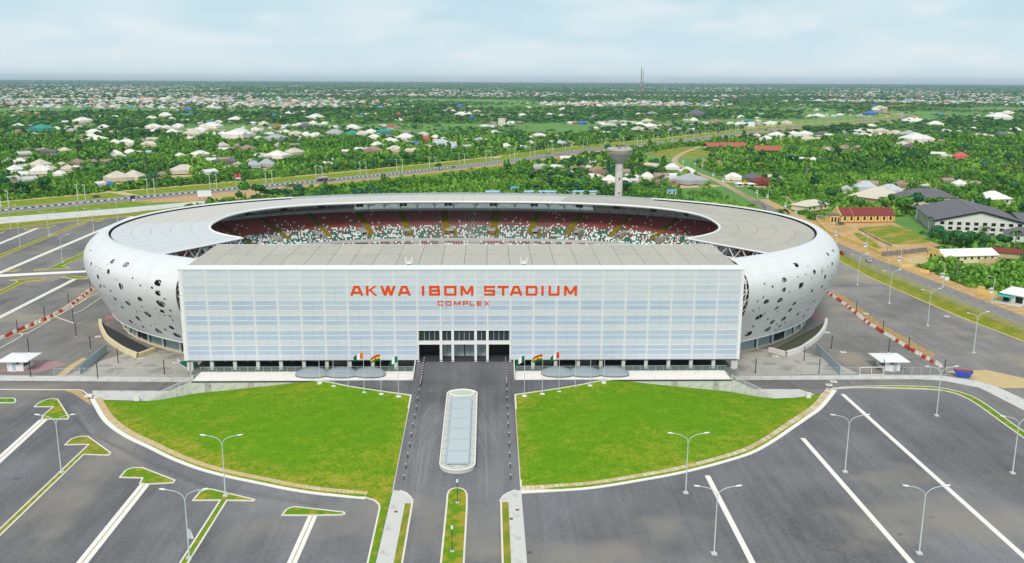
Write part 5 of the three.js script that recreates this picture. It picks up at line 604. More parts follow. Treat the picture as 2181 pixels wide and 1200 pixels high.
// ---------- barriers, skip, cars ----------
{ const prof = new THREE.Shape([[-0.42, 0], [0.42, 0], [0.36, 0.25], [0.16, 0.45], [0.11, 0.8], [-0.11, 0.8], [-0.16, 0.45], [-0.36, 0.25]].map(([a, b]) => new THREE.Vector2(a, b))), shape = () => { const g = new THREE.ExtrudeGeometry(prof, { depth: 1.72, bevelEnabled: true, bevelSize: 0.04, bevelThickness: 0.04, bevelSegments: 1 }); g.translate(0, 0.04, -0.86); return strip(g); };
  const red = mat(0.55, 0.05, 0.03, 0.55), white = mat(0.80, 0.76, 0.70, 0.55), pro = {}, r = rng(31);
  const chain = (pts, n, side, from) => { const c = new THREE.CatmullRomCurve3(pts.map(([x, z]) => V(x, 0, z)), false, 'centripetal'); for (let i = 0; i < n; i++) { const p = c.getPointAt((i + 0.5) / n), d = c.getTangentAt((i + 0.5) / n), k = (i + (r() < 0.15 ? 1 : 0)) % 5 % 2 ? 'red' : 'white', l = `${k} plastic barrier, ${ord(i + 1)} from ${from} in the ${side} chain`, pos = [p.x + (r() - 0.5) * 0.3, 0.03, p.z], turn = Math.atan2(d.x, d.z) + (r() - 0.5) * 0.22; if (!pro[k]) { pro[k] = thing('plastic_barrier', l, 'barrier', pos, turn, 'plastic barriers in chains'); mesh('body', shape(), k === 'red' ? red : white, pro[k]); mesh('slot', [bx(-0.43, 0.43, 0.04, 0.18, -0.55, -0.25), bx(-0.43, 0.43, 0.04, 0.18, 0.25, 0.55)], M.black, pro[k]); } else dup(pro[k], 'plastic_barrier', l, pos, turn); } };
  chain(Z(0, 0, 1, [[-8, 728], [40, 705], [100, 680], [160, 645], [206, 608]]), 36, 'left', 'the picture edge'); chain(Z(0, 0, 1, [[1758, 622], [1800, 650], [1850, 690], [1900, 722], [1960, 758], [2008, 784]]), 46, 'right', 'the bowl'); }
{ const t = thing('skip', 'open blue rubbish skip with rusty red inside', 'skip', [130.6, 0.05, -223.6], -0.45); const sh = (w0, w1, y0, y1, d0, d1) => { const g = new THREE.BoxGeometry(1, y1 - y0, 1, 1, 1, 1), p = g.attributes.position; for (let i = 0; i < p.count; i++) { const top = p.getY(i) > 0; p.setX(i, p.getX(i) * (top ? w1 : w0)); p.setZ(i, p.getZ(i) * (top ? d1 : d0)); } g.translate(0, (y0 + y1) / 2, 0); g.computeVertexNormals(); return g; };
  const blue = mat(0.03, 0.10, 0.52, 0.5), rust = mat(0.42, 0.08, 0.06, 0.8), side = (x0, x1, z0, z1, X0, X1, Z0, Z1) => grid((u, v) => V(lerp(lerp(x0, x1, u), lerp(X0, X1, u), v), 0.1 + 1.5 * v, lerp(lerp(z0, z1, u), lerp(Z0, Z1, u), v)), 1, 1);
  mesh('body', [side(-1.4, 1.4, 0.85, 0.85, -2.3, 2.3, 1.0, 1.0), side(1.4, -1.4, -0.85, -0.85, 2.3, -2.3, -1.0, -1.0), side(1.4, 1.4, 0.85, -0.85, 2.3, 2.3, 1.0, -1.0), side(-1.4, -1.4, -0.85, 0.85, -2.3, -2.3, -1.0, 1.0)], blue, t); mesh('lining', [side(-1.35, 1.35, 0.8, 0.8, -2.22, 2.22, 0.94, 0.94), side(1.35, -1.35, -0.8, -0.8, 2.22, -2.22, -0.94, -0.94), bx(-1.7, 1.7, 0.1, 0.5, -0.85, 0.85)], rust, t); mesh('rim', [bar(V(-2.3, 1.6, 1), V(2.3, 1.6, 1), 0.06), bar(V(-2.3, 1.6, -1), V(2.3, 1.6, -1), 0.06), bar(V(2.3, 1.6, 1), V(2.3, 1.6, -1), 0.06), bar(V(-2.3, 1.6, 1), V(-2.3, 1.6, -1), 0.06)], blue, t); mesh('lug', [-0.8, 0.8].map((x) => bx(x - 0.06, x + 0.06, 0.4, 1.4, 0.96, 1.12)), blue, t); }
function car(name, label, cat, p, turn, paint, sc = 1) {
  const t = thing(name, label, cat, [p.x, 0.05, p.z], turn); t.scale.setScalar(sc);
  const sh = new THREE.Shape([[-2.15, 0.35], [-2.2, 0.75], [-1.9, 0.95], [-1.35, 1.0], [-0.85, 1.42], [0.75, 1.42], [1.35, 1.0], [2.0, 0.88], [2.2, 0.65], [2.15, 0.35]].map(([a, b]) => new THREE.Vector2(a, b)));
  const g = new THREE.ExtrudeGeometry(sh, { depth: 1.5, bevelEnabled: true, bevelSize: 0.08, bevelThickness: 0.12, bevelSegments: 2 }); g.translate(0, 0, -0.75); mesh('body', strip(g), paint, t);
  const gl = new THREE.Shape([[-1.18, 1.02], [-0.82, 1.36], [0.7, 1.36], [1.16, 1.02]].map(([a, b]) => new THREE.Vector2(a, b))), g2 = new THREE.ExtrudeGeometry(gl, { depth: 1.79, bevelEnabled: false }); g2.translate(0, 0, -0.895); mesh('side_window', strip(g2), M.glassDark, t);
  for (const s of [-1, 1]) { const a = s > 0 ? [1.37, 1.05, 0.82, 1.46] : [-1.37, 1.07, -0.9, 1.46]; mesh('windscreen', grid((u, v) => V(lerp(a[0], a[2], v) + s * 0.03, lerp(a[1], a[3], v), lerp(-0.62, 0.62, u)), 1, 1), M.glassDark, t); for (const z of [-0.78, 0.78]) { const w = mesh('wheel', (() => { const c = new THREE.CylinderGeometry(0.33, 0.33, 0.24, 14); c.rotateX(Math.PI / 2); c.translate(s * 1.32, 0.33, z); return strip(c); })(), M.black, t); mesh('hubcap', (() => { const c = new THREE.CylinderGeometry(0.19, 0.19, 0.26, 10); c.rotateX(Math.PI / 2); c.translate(s * 1.32, 0.33, z); return strip(c); })(), M.steel, w); } mesh(s > 0 ? 'headlight' : 'tail_light', [-0.6, 0.6].map((z) => bx(s * 2.2, s * 2.29, 0.62, 0.8, z - 0.18, z + 0.18)), s > 0 ? M.white : fm.red, t); }
  return t; }
const silver = mat(0.50, 0.52, 0.54, 0.35, { metalness: 0.4 }), darkPaint = mat(0.05, 0.07, 0.08, 0.35);
car('car', 'silver saloon car driving on the side road', 'car', G(1851, 558), 1.35, silver); car('car', 'red car on the side road half behind the bowl', 'car', G(1795, 542), 1.5, mat(0.45, 0.03, 0.03, 0.4));
car('car', 'dark car parked beside the cream bungalow', 'car', G(1750, 453), 0.15, darkPaint); car('car', 'grey car parked on the bungalow lawn, left one', 'car', G(1730, 466), 0.3, silver); car('car', 'grey car parked on the bungalow lawn, right one', 'car', G(1744, 465), 0.2, mat(0.3, 0.33, 0.36, 0.4)); car('car', 'dark green car parked by the church porch', 'car', G(1790, 479), -0.3, mat(0.08, 0.11, 0.11, 0.4)); car('car', 'grey car on the highway behind a purple bus', 'car', G(706, 385), 0.75, mat(0.25, 0.27, 0.3, 0.4)); car('car', 'distant dark car on highway right of the water tower', 'car', G(1520, 291), 0.8, darkPaint); car('car', 'dark car stopped on highway edge near the billboard', 'car', G(204, 421), 0.8, darkPaint);
{ const p = G(687, 386), t = thing('bus', 'purple and white bus on the highway', 'bus', [p.x, 0.05, p.z], 0.78); mesh('body', bx(-4, 4, 0.5, 2.2, -1.2, 1.2), mat(0.16, 0.03, 0.2, 0.5), t); mesh('upper_body', bx(-3.9, 3.9, 2.25, 3.3, -1.15, 1.15), mat(0.6, 0.5, 0.6, 0.5), t); for (const x of [-2.4, 2.4]) for (const z of [-1.1, 1.1]) mesh('wheel', (() => { const c = new THREE.CylinderGeometry(0.5, 0.5, 0.3, 12); c.rotateX(Math.PI / 2); c.translate(x, 0.5, z); return strip(c); })(), M.black, t); for (const z of [-1.21, 1.17]) mesh('window_band', bx(-3.6, 3.6, 1.6, 2.2, z, z + 0.04), M.glassDark, t); }
// manhole covers and small boxes
[[1175, 763], [1127, 1178], [1102, 1088], [1089, 1107], [843, 1092]].forEach(([x, y], i) => { if (!i) return; const p = G(x, y), t = thing('manhole', ['', 'rusty manhole cover on the right pavement, nearest', 'rusty manhole cover on the right pavement near its head', 'small dark drain cover on the right pavement', 'rusty manhole cover on the left pavement'][i], 'manhole', [p.x, 0.13, p.z]); mesh('cover', (() => { const g = new THREE.CylinderGeometry(0.34, 0.34, 0.05, 14); return strip(g); })(), mat(0.16, 0.10, 0.06, 0.8), t); });
[[299, 764, 'by the left light well corner'], [374, 773, 'on the left plaza near the front'], [208, 718, 'left of the left light well'], [1651, 760, 'by the right light well corner'], [1796, 751, 'on the right forecourt behind booth'], [1762, 709, 'right of the right light well'], [1776, 814, 'on the ring road before right lawn, far one'], [1766, 821, 'on the ring road before right lawn, near one'], [1845, 669, 'out on the right forecourt asphalt'], [2017, 675, 'by the yellowish kerb on the right']].forEach(([x, y, l]) => { const p = G(x, y), t = thing('manhole', 'pale concrete manhole ' + l, 'manhole', [p.x, 0.06, p.z]); mesh('collar', bx(-0.75, 0.75, 0, 0.08, -0.75, 0.75), M.apron, t); mesh('cover', (() => { const g = new THREE.CylinderGeometry(0.36, 0.36, 0.06, 12); g.translate(0, 0.08, 0); return strip(g); })(), M.midGrey, t); });
[[292, 856, 'white cabinet at the corner of the left lawn'], [1722, 850, 'white cabinet at the corner of the right lawn']].forEach(([x, y, l]) => { const p = G(x, y), t = thing('cabinet', l, 'cabinet', [p.x, 0.1, p.z]); mesh('case', bx(-0.55, 0.55, 0.15, 1.35, -0.3, 0.3), M.white, t); mesh('lid', bx(-0.62, 0.62, 1.35, 1.43, -0.36, 0.36), M.whiteWall, t); mesh('foot', bx(-0.5, 0.5, 0, 0.15, -0.25, 0.25), M.midGrey, t); });
{ const p = Z(0, 680, 3.965, [[750, 655]])[0], t = thing('drain_box', 'white concrete drain head at the left lawn corner', 'drain', [p[0], 0.1, p[1]]); mesh('slab', [bx(-0.9, 0.9, 0, 0.35, -0.7, -0.4), bx(-0.9, 0.9, 0, 0.35, 0.4, 0.7), bx(0.7, 0.9, 0, 0.5, -0.4, 0.4)], M.apron, t); }
// ---------- buildings and street furniture beyond the fence ----------
const roofMat = (c, s) => withMap(texture(256, 256, (u, v, i, j) => mul(c, (0.86 + 0.28 * fbm(u * 4, v * 4, 4, 4, s)) * (i % 16 < 2 ? 0.9 : 1)), null), 0.65);
const RF = { w: roofMat([0.82, 0.80, 0.76], 201), c: roofMat([0.66, 0.60, 0.49], 202), g: roofMat([0.42, 0.44, 0.46], 203), t: roofMat([0.05, 0.29, 0.235], 204), b: roofMat([0.06, 0.20, 0.52], 205), r: roofMat([0.43, 0.13, 0.09], 206), d: roofMat([0.155, 0.15, 0.165], 207), n: roofMat([0.34, 0.25, 0.19], 208), m: roofMat([0.235, 0.055, 0.05], 209), l: roofMat([0.50, 0.57, 0.61], 210), p: roofMat([0.62, 0.12, 0.14], 211) };
const WL = [M.tanWall, M.cream, M.whiteWall, conc([0.55, 0.44, 0.36], 212, 0.3)];
function hipRoof(w, d, rise, y, over = 0.7, ridge = Math.max(0, w - d) * 0.9) {   // roof over w x d, ridge along x
  const X = w / 2 + over, D = d / 2 + over, r = ridge / 2, e = 0.16; const a = V(-X, y, D), b = V(X, y, D), c = V(X, y, -D), f = V(-X, y, -D), p = V(-r, y + rise, 0), q = V(r, y + rise, 0), dn = (k) => k.clone().setY(y - e);
  const tri = [a, b, q, a, q, p, b, c, q, c, f, p, c, p, q, f, a, p]; for (const [m, n] of [[a, b], [b, c], [c, f], [f, a]]) tri.push(dn(m), dn(n), n, dn(m), n, m); tri.push(dn(a), dn(c), dn(b), dn(a), dn(f), dn(c));
  const g = new THREE.BufferGeometry().setFromPoints(tri); g.computeVertexNormals(); return uvBox(g, 4); }
function gableRoof(w, d, rise, y, over = 0.6) { const X = w / 2 + over, D = d / 2 + over, e = 0.2, sh = [[-D, y], [0, y + rise], [D, y], [D, y - e], [0, y + rise - e], [-D, y - e]]; const s = new THREE.Shape(sh.map(([a, b]) => new THREE.Vector2(a, b))), g = new THREE.ExtrudeGeometry(s, { depth: 2 * X, bevelEnabled: false }); g.rotateY(Math.PI / 2); g.translate(-X, 0, 0); return uvBox(strip(g), 4); }
function gableEnd(d, rise, y, x, th = 0.2) { const s = new THREE.Shape([[-d / 2, y], [d / 2, y], [0, y + rise]].map(([a, b]) => new THREE.Vector2(a, b))), g = new THREE.ExtrudeGeometry(s, { depth: th, bevelEnabled: false }); g.rotateY(Math.PI / 2); g.translate(x - th / 2, 0, 0); return uvBox(strip(g), 4); }
const faceTurn = (a, b) => Math.atan2(-(b[1] - a[1]), b[0] - a[0]);   // turn that lays local x along a->b
{ // yellow church with dark red roof
  const a = [199.5, -490.8], b = [230.4, -492.6], L = 31, d = 12.5, t = thing('church', 'long yellow church with dark red gable roof and arched windows', 'church', [(a[0] + b[0]) / 2 + 0.8, 0, (a[1] + b[1]) / 2 - d / 2], faceTurn(a, b));
  mesh('wall', uvBox(bx(-L / 2, L / 2, 0.5, 4.1, -d / 2, d / 2), 5), M.yellowWall, t); mesh('base_course', bx(-L / 2 - 0.06, L / 2 + 0.06, 0, 0.5, -d / 2 - 0.06, d / 2 + 0.06), mat(0.45, 0.12, 0.07, 0.9), t); const rf = mesh('roof', gableRoof(L - 1, d, 3.6, 4.1, 0.5), RF.m, t); mesh('roof_seam', [-8.5].map((x) => bar(V(x, 4.15, d / 2 + 0.4), V(x, 7.75, 0), 0.12, 4)), M.tanWall, rf);
  mesh('gable', [gableEnd(d + 1.2, 4.2, 4.1, -L / 2 - 0.2, 0.4)], M.yellowWall, t); mesh('gable', [gableEnd(d, 3.4, 4.1, L / 2 - 0.2, 0.3)], M.yellowWall, t);
  const arch = (x) => { const s = new THREE.Shape(); s.moveTo(-0.65, 0); s.lineTo(0.65, 0); s.lineTo(0.65, 1.4); s.absarc(0, 1.4, 0.65, 0, Math.PI); s.lineTo(-0.65, 0); const g = new THREE.ExtrudeGeometry(s, { depth: 0.06, bevelEnabled: false }); g.translate(x, 1.35, d / 2 + 0.003); return strip(g); };
  for (let i = 0; i < 8; i++) { const x = -L / 2 + 2.2 + i * 3.75; const w = mesh(i === 5 ? 'door' : 'window', arch(x), M.glassDark, t); mesh('pilaster', bx(x + 1.6, x + 1.9, 0, 4.0, d / 2, d / 2 + 0.2), mat(0.42, 0.2, 0.09, 0.9), t); }
  mesh('porch', uvBox(bx(-L / 2 - 6, -L / 2 - 0.5, 0.02, 4, -1, d / 2 - 0.2), 4), M.yellowWall, t); mesh('porch_roof', bx(-L / 2 - 6.4, -L / 2 - 0.4, 4.0, 4.25, -1.3, d / 2 + 0.1), RF.d, t); for (let i = 0; i < 3; i++) mesh('porch_opening', bx(-L / 2 - 5.4 + i * 1.8, -L / 2 - 4.4 + i * 1.8, 0.4, 3, d / 2 - 0.2, d / 2 - 0.14), M.dark, t); }
{ // big dark-roofed white hall
  const a = [235.1, -454.1], b = [276, -442.5], t = thing('assembly_hall', 'huge white hall with dark grey gable roof and black windows', 'hall', [a[0], 0, a[1]], faceTurn(a, b)); const W = 42, Lg = 55, H = 7.2, RS = 5.2;   // local x along the gable front, depth goes to -z
  const sk = -0.1; mesh('wall', [uvBox(bx(0, W, 0, H, -0.4, 0), 5)], M.whiteWall, t); mesh('side_wall', [uvBox(bx(0, 0.4, 0, H, -Lg, -0.4), 5)], M.whiteWall, t); mesh('back_wall', [uvBox(bx(0, W, 0, H, -Lg, -Lg + 0.4), 5), uvBox(bx(W - 0.4, W, 0, H, -Lg, -0.4), 5)], M.whiteWall, t);
  mesh('gable', (() => { const s = new THREE.Shape([[0, H], [W, H], [W / 2, H + RS]].map(([p, q]) => new THREE.Vector2(p, q))), g = new THREE.ExtrudeGeometry(s, { depth: 0.3, bevelEnabled: false }); g.translate(0, 0, -0.35); return strip(g); })(), M.whiteWall, t);
  const roofQ = (x0, x1, y0, y1) => grid((u, v) => V(lerp(x0, x1, u), lerp(y0, y1, u), lerp(0.9, -Lg - 0.9, v)), 1, 1, 4, 10); mesh('roof_slope', roofQ(-1.1, W / 2, H - 0.25, H + RS + 0.05), RF.d, t); mesh('roof_slope', roofQ(W / 2, W + 1.1, H + RS + 0.05, H - 0.25), RF.d, t); mesh('ridge_cap', bar(V(W / 2, H + RS + 0.1, 0.9), V(W / 2, H + RS + 0.1, -Lg - 0.9), 0.22, 4), mat(0.36, 0.36, 0.38, 0.7), t);
  mesh('barge_board', [bar(V(-1.1, H - 0.5, 0.85), V(W / 2, H + RS - 0.2, 0.85), 0.4, 4), bar(V(W / 2, H + RS - 0.2, 0.85), V(W + 1.1, H - 0.5, 0.85), 0.4, 4)], M.black, t);
  for (let i = 0; i < 10; i++) for (let j = 0; j < 3; j++) mesh('window', bx(2.3 + i * 4, 4.3 + i * 4, j === 0 ? 0.3 : j === 1 ? 2.5 : 5.0, j === 0 ? 1.4 : j === 1 ? 4.0 : 6.6, 0.0, 0.06), M.black, t); for (let i = 0; i <= 10; i++) mesh('pilaster', bx(1.1 + i * 4, 1.45 + i * 4, 0, 7.2, 0, 0.22), M.whiteWall, t);
  for (let i = 0; i < 15; i++) mesh('side_pilaster', bx(-0.3, 0, 0, H, -2 - i * 3.4, -1.4 - i * 3.4), i % 2 ? M.midGrey : M.greyWall, t); mesh('side_window', bx(-0.05, 0, 4, 6, -29, -28), mat(0.3, 0.2, 0.08), t);
  const an = thing('annex', 'lower dark-roofed wing extending right from the huge hall', 'building', [a[0] + 41, 0, a[1] + 12], faceTurn(a, b)); mesh('wall', uvBox(bx(0, 30, 0, 6.4, -26, 0), 5), M.whiteWall, an); mesh('roof', grid((u, v) => V(lerp(-1, 31, u), lerp(9.2, 6.2, v), lerp(-27, 1, v)), 1, 1, 6, 6), RF.d, an); mesh('window', [bx(4, 9, 3.6, 5.6, 0, 0.06)], M.black, an); mesh('window', [bx(14, 19, 3.6, 5.6, 0, 0.06)], M.black, an); }
{ // smaller grey hipped house below it
  const t = thing('house', 'white two-storey house with grey hip roof before the hall', 'house', [266, 0, -428], -0.35); mesh('wall', uvBox(bx(-8, 8, 0, 4.6, -5, 5), 5), M.whiteWall, t); mesh('roof', hipRoof(16, 10, 3.0, 4.6, 0.9), RF.d, t); mesh('wing', uvBox(bx(6, 20, 0, 4.2, -3, 7), 5), M.whiteWall, t); const r2 = mesh('wing_roof', (() => { const g = hipRoof(14, 10, 2.6, 4.2, 0.9); g.translate(13, 0, 2); return g; })(), RF.d, t); for (let i = 0; i < 5; i++) mesh('window', bx(-6.5 + i * 3, -5.4 + i * 3, 2, 3.4, 5, 5.06), M.black, t); }
{ // cream hall with white roof
  const a = [199.0, -374.5], b = [224.3, -377.8], L = 25.5, d = 10, t = thing('chapel', 'cream chapel with plain white roof and stepped front gable', 'chapel', [(a[0] + b[0]) / 2 + 0.6, 0, (a[1] + b[1]) / 2 - d / 2], faceTurn(a, b)); mesh('wall', uvBox(bx(-L / 2, L / 2, 0, 3.4, -d / 2, d / 2), 5), M.cream, t); mesh('roof', gableRoof(L - 0.6, d, 2.2, 3.4, 0.7), mat(0.86, 0.85, 0.82, 0.5), t);
  mesh('front_gable', (() => { const s = new THREE.Shape([[-5.2, 0], [5.2, 0], [5.2, 4.2], [3.4, 4.4], [2.4, 5.8], [-2.4, 5.8], [-3.4, 4.4], [-5.2, 4.2]].map(([p, q]) => new THREE.Vector2(p, q))), g = new THREE.ExtrudeGeometry(s, { depth: 0.4, bevelEnabled: false }); g.rotateY(-Math.PI / 2); g.translate(-L / 2 - 0.3, 0, 0); return uvBox(strip(g), 4); })(), M.yellowWall, t);
  for (const z of [-2.8, 0, 2.8]) mesh(z ? 'window' : 'door', bx(-L / 2 - 0.78, -L / 2 - 0.7, z ? 1 : 0.1, z ? 3 : 3.2, z - 0.6, z + 0.6), M.dark, t); for (let i = 0; i < 7; i++) mesh('window', bx(-9.5 + i * 3.2, -8.5 + i * 3.2, 1.7, 2.7, d / 2, d / 2 + 0.06), M.black, t); }
{ const t = thing('house', 'cream bungalow with pale hip roof behind the bowl rim', 'house', [201.5, 0, -543.5], 0.62); mesh('wall', uvBox(bx(-10.5, 10.5, 0, 3.4, -5.5, 5.5), 5), M.cream, t); mesh('base_course', bx(-10.6, 10.6, 0, 0.35, -5.6, 5.6), mat(0.42, 0.16, 0.1, 0.9), t); mesh('roof', hipRoof(21, 11, 2.8, 3.4, 0.9), RF.c, t); for (const x of [-7.5, -3, 8]) mesh('window', bx(x - 0.8, x + 0.8, 1.2, 2.6, 5.5, 5.56), M.dark, t); mesh('door', bx(3.3, 4.5, 0.3, 2.6, 5.5, 5.56), mat(0.25, 0.1, 0.05), t); mesh('porch_gable', (() => { const g = gableRoof(3, 5, 2.0, 3.4, 0.4); g.rotateY(Math.PI / 2); g.translate(3.8, 0, 5); return g; })(), RF.d, t); }
{ const t = thing('house', 'large cream hip-roofed house left of the huge hall', 'house', [262, 0, -588], 0.5); mesh('wall', uvBox(bx(-14, 14, 0, 3.2, -10, 10), 5), M.tanWall, t); mesh('roof', hipRoof(28, 20, 6, 3.2, 1.2, 6), RF.c, t); for (let i = 0; i < 6; i++) mesh('window', bx(-12 + i * 4.2, -10.6 + i * 4.2, 1.1, 2.4, 10, 10.06), M.dark, t); }
{ const t = thing('house', 'dark slate multi-hipped house behind the huge hall', 'house', [285, 0, -572], 0.1); mesh('wall', uvBox(bx(-17, 17, 0, 5, -8, 8), 5), M.cream, t); mesh('roof', hipRoof(34, 16, 5, 5, 1), RF.d, t); mesh('wing', uvBox(bx(-15, -6, 0, 4.6, 8, 13), 5), M.cream, t); mesh('wing_roof', (() => { const g = hipRoof(9, 9, 3.4, 4.6, 0.8); g.translate(-10.5, 0, 9); return g; })(), RF.d, t); for (let i = 0; i < 6; i++) mesh('window', bx(-3 + i * 3.2, -1.6 + i * 3.2, 1.6, 3.4, 8, 8.06), M.black, t); }
{ const t = thing('house', 'white hip-roofed house right behind the dark slate house', 'house', [331, 0, -575], 0.2); mesh('wall', uvBox(bx(-9, 9, 0, 3.6, -7, 7), 5), M.whiteWall, t); mesh('roof', hipRoof(18, 14, 4.6, 3.6, 1, 4), RF.w, t); for (let i = 0; i < 4; i++) mesh('window', bx(-7 + i * 4.2, -5.6 + i * 4.2, 1.2, 2.6, 7, 7.06), M.dark, t); }
{ const t = thing('shed', 'long shed with brown-red sheet roof beside the chapel', 'shed', [236, 0, -390], -0.5); mesh('wall', uvBox(bx(-5.5, 5.5, 0, 2.6, -2.5, 2.5), 4), M.tanWall, t); mesh('roof', grid((u, v) => V(lerp(-6.2, 6.2, u), lerp(2.6, 3.7, v), lerp(3.4, -3.2, v)), 1, 1, 4, 2), RF.m, t); mesh('post', [-5, 0, 5].map((x) => bar(V(x, 0, 3.1), V(x, 2.6, 3.1), 0.09)), M.tanWall, t); }
{ const t = thing('shop', 'roadside shop with white roof and turquoise awning', 'shop', [195.6, 0, -305.5], -0.95); mesh('wall', uvBox(bx(-6.5, 6.5, 0, 2.8, -4, 4), 4), M.whiteWall, t); mesh('roof', grid((u, v) => V(lerp(-7.4, 7.4, u), lerp(2.9, 3.9, v), lerp(5.0, -4.8, v)), 1, 1), mat(0.84, 0.84, 0.83, 0.5), t); mesh('awning', bx(-7.4, -2.2, 2.25, 2.35, 4.6, 7.6), mat(0.02, 0.46, 0.40, 0.5), t); for (const x of [-4.8, -0.6, 3.6]) mesh('shutter', bx(x - 1.2, x + 1.2, 0.1, 2.3, 4, 4.08), x < 0 ? M.dark : M.steel, t); mesh('awning_post', [-7.2, -2.4].map((x) => bar(V(x, 0, 7.4), V(x, 2.3, 7.4), 0.05)), M.steel, t); mesh('slab', bx(-7.5, 2, 0, 0.1, 4, 9), M.pave, t); }
{ const t = thing('wall_stub', 'short yellow notched wall left of the roadside shop', 'wall', [187.5, 0, -316], -1.0); mesh('wall', [uvBox(bx(-3.6, 3.6, 0, 2, -0.2, 0.2), 3), uvBox(bx(-3.6, -1.2, 2, 3, -0.2, 0.2), 3), uvBox(bx(0.2, 1.6, 2, 2.7, -0.2, 0.2), 3)], M.yellowWall, t); }
function boundary(pts, h, m, label, broken = 0, th = 0.35) { const t = thing('boundary_wall', label, 'wall'), r = rng(Math.round(pts[0][0] * 7)); for (let i = 0; i < pts.length - 1; i++) { const [p, q] = [pts[i], pts[i + 1]], L = Math.hypot(q[0] - p[0], q[1] - p[1]), n = Math.max(1, Math.round(L / 5)); for (let k = 0; k < n; k++) { const a = [lerp(p[0], q[0], k / n), lerp(p[1], q[1], k / n)], b = [lerp(p[0], q[0], (k + 0.985) / n), lerp(p[1], q[1], (k + 0.985) / n)]; mesh('wall_panel', kerb([a, b], th, h * (1 - broken * r()), 0).map((g) => uvBox(g, 3)), m, t); if (!broken) mesh('pier', kerb([[a[0], a[1]], [lerp(a[0], b[0], 0.08), lerp(a[1], b[1], 0.08)]], th + 0.15, h + 0.2, 0), m, t); } } }
const zA = (a) => Z(1760, 420, 5, a);
boundary(zA([[-420, 30], [-340, 110], [-230, 150]]), 2.3, M.yellowWall, 'yellow wall in front of the bungalow lawn'); boundary(zA([[-150, 200], [0, 375], [200, 460], [450, 550], [600, 625]]), 2.0, M.yellowWall, 'yellow wall dividing the church yard from the road', 0.25); boundary(zA([[600, 632], [830, 610], [1070, 580]]), 2.0, M.greyWall, 'dark grey block wall across the middle of the yards'); boundary(zA([[700, 530], [900, 545], [1280, 545]]), 1.4, M.tanWall, 'low brownish wall along the meadow front', 0.4); boundary(zA([[545, 640], [660, 690]]), 1.4, M.yellowWall, 'short yellow wall end below the dark block wall', 0.3); boundary(zA([[705, 725], [800, 750], [930, 750]]), 1.5, M.yellowWall, 'low yellow roadside wall left of the shrubs', 0.2); boundary(zA([[935, 785], [1000, 800], [1100, 810]]), 1.3, M.yellowWall, 'broken yellow wall piece among the shrubs', 0.5);
boundary(zA([[1460, 745], [1500, 790], [1680, 785], [1760, 760]]), 2.8, M.tanWall, 'roofless tan ruin wall in front of the chapel', 0.35); boundary(zA([[1480, 700], [1800, 705], [2040, 770]]), 2.2, M.tanWall, 'rear tan ruin wall running right of the chapel', 0.5); boundary(zA([[1160, 400], [1350, 480], [1560, 560]]), 1.8, M.greyWall, 'dark grey wall below the huge hall'); boundary(zA([[350, 345], [560, 460], [700, 525]]), 0.8, M.greyWall, 'low dark curb wall along the meadow edge', 0.5); boundary(zA([[-330, 85], [-300, 110], [-250, 130]]), 2.4, M.greyWall, 'dark wall between the bungalow and the road');
M.wire = mat(0.62, 0.58, 0.46, 0.8); M.mastRed = mat(0.42, 0.2, 0.17, 0.7);
// mesh fence along the side road
{ const t = thing('mesh_fence', 'long wire mesh fence with posts beside the side road', 'fence'), c = new THREE.CatmullRomCurve3([[165.5, -402], [163.6, -363.4], [166.8, -328.3], [169.2, -298.5], [172.1, -266.7], [178, -225], [184, -190], [196, -100]].map(([x, z]) => V(x, 0, z)), false, 'centripetal'), n = 92; for (let i = 0; i < n; i++) { const p = c.getPointAt(i / n), q = c.getPointAt((i + 1) / n), A = (f, y) => p.clone().lerp(q, f).setY(y); mesh('post', bar(A(0, 0), A(0, 2.7), 0.07, 4), M.concrete, t); const g = []; for (let k = 1; k < 9; k++) g.push(bar(A(k / 9, 0.05), A(k / 9, 2.2), 0.045, 3)); for (const y of [0.1, 0.8, 1.5, 2.2]) g.push(bar(A(0, y), A(1, y), 0.05, 3)); mesh('wire_panel', g, M.wire, t); } }
{ const t = thing('mesh_fence', 'dark fence at the edge of the green clearing by the lane', 'fence'), c = new THREE.CatmullRomCurve3(Z(1540, 380, 6.667, [[20, 165], [250, 240], [450, 350], [560, 410], [610, 465]]).map(([x, z]) => V(x, 0, z)), false, 'centripetal'), n = 50; for (let i = 0; i < n; i++) { const p = c.getPointAt(i / n), q = c.getPointAt((i + 1) / n); mesh('post', bar(p, p.clone().setY(2.4), 0.1, 4), M.greyWall, t); mesh('wire_panel', [0.4, 1, 1.6, 2.2].map((y) => bar(p.clone().setY(y), q.clone().setY(y), 0.04, 3)), M.greyWall, t); } }
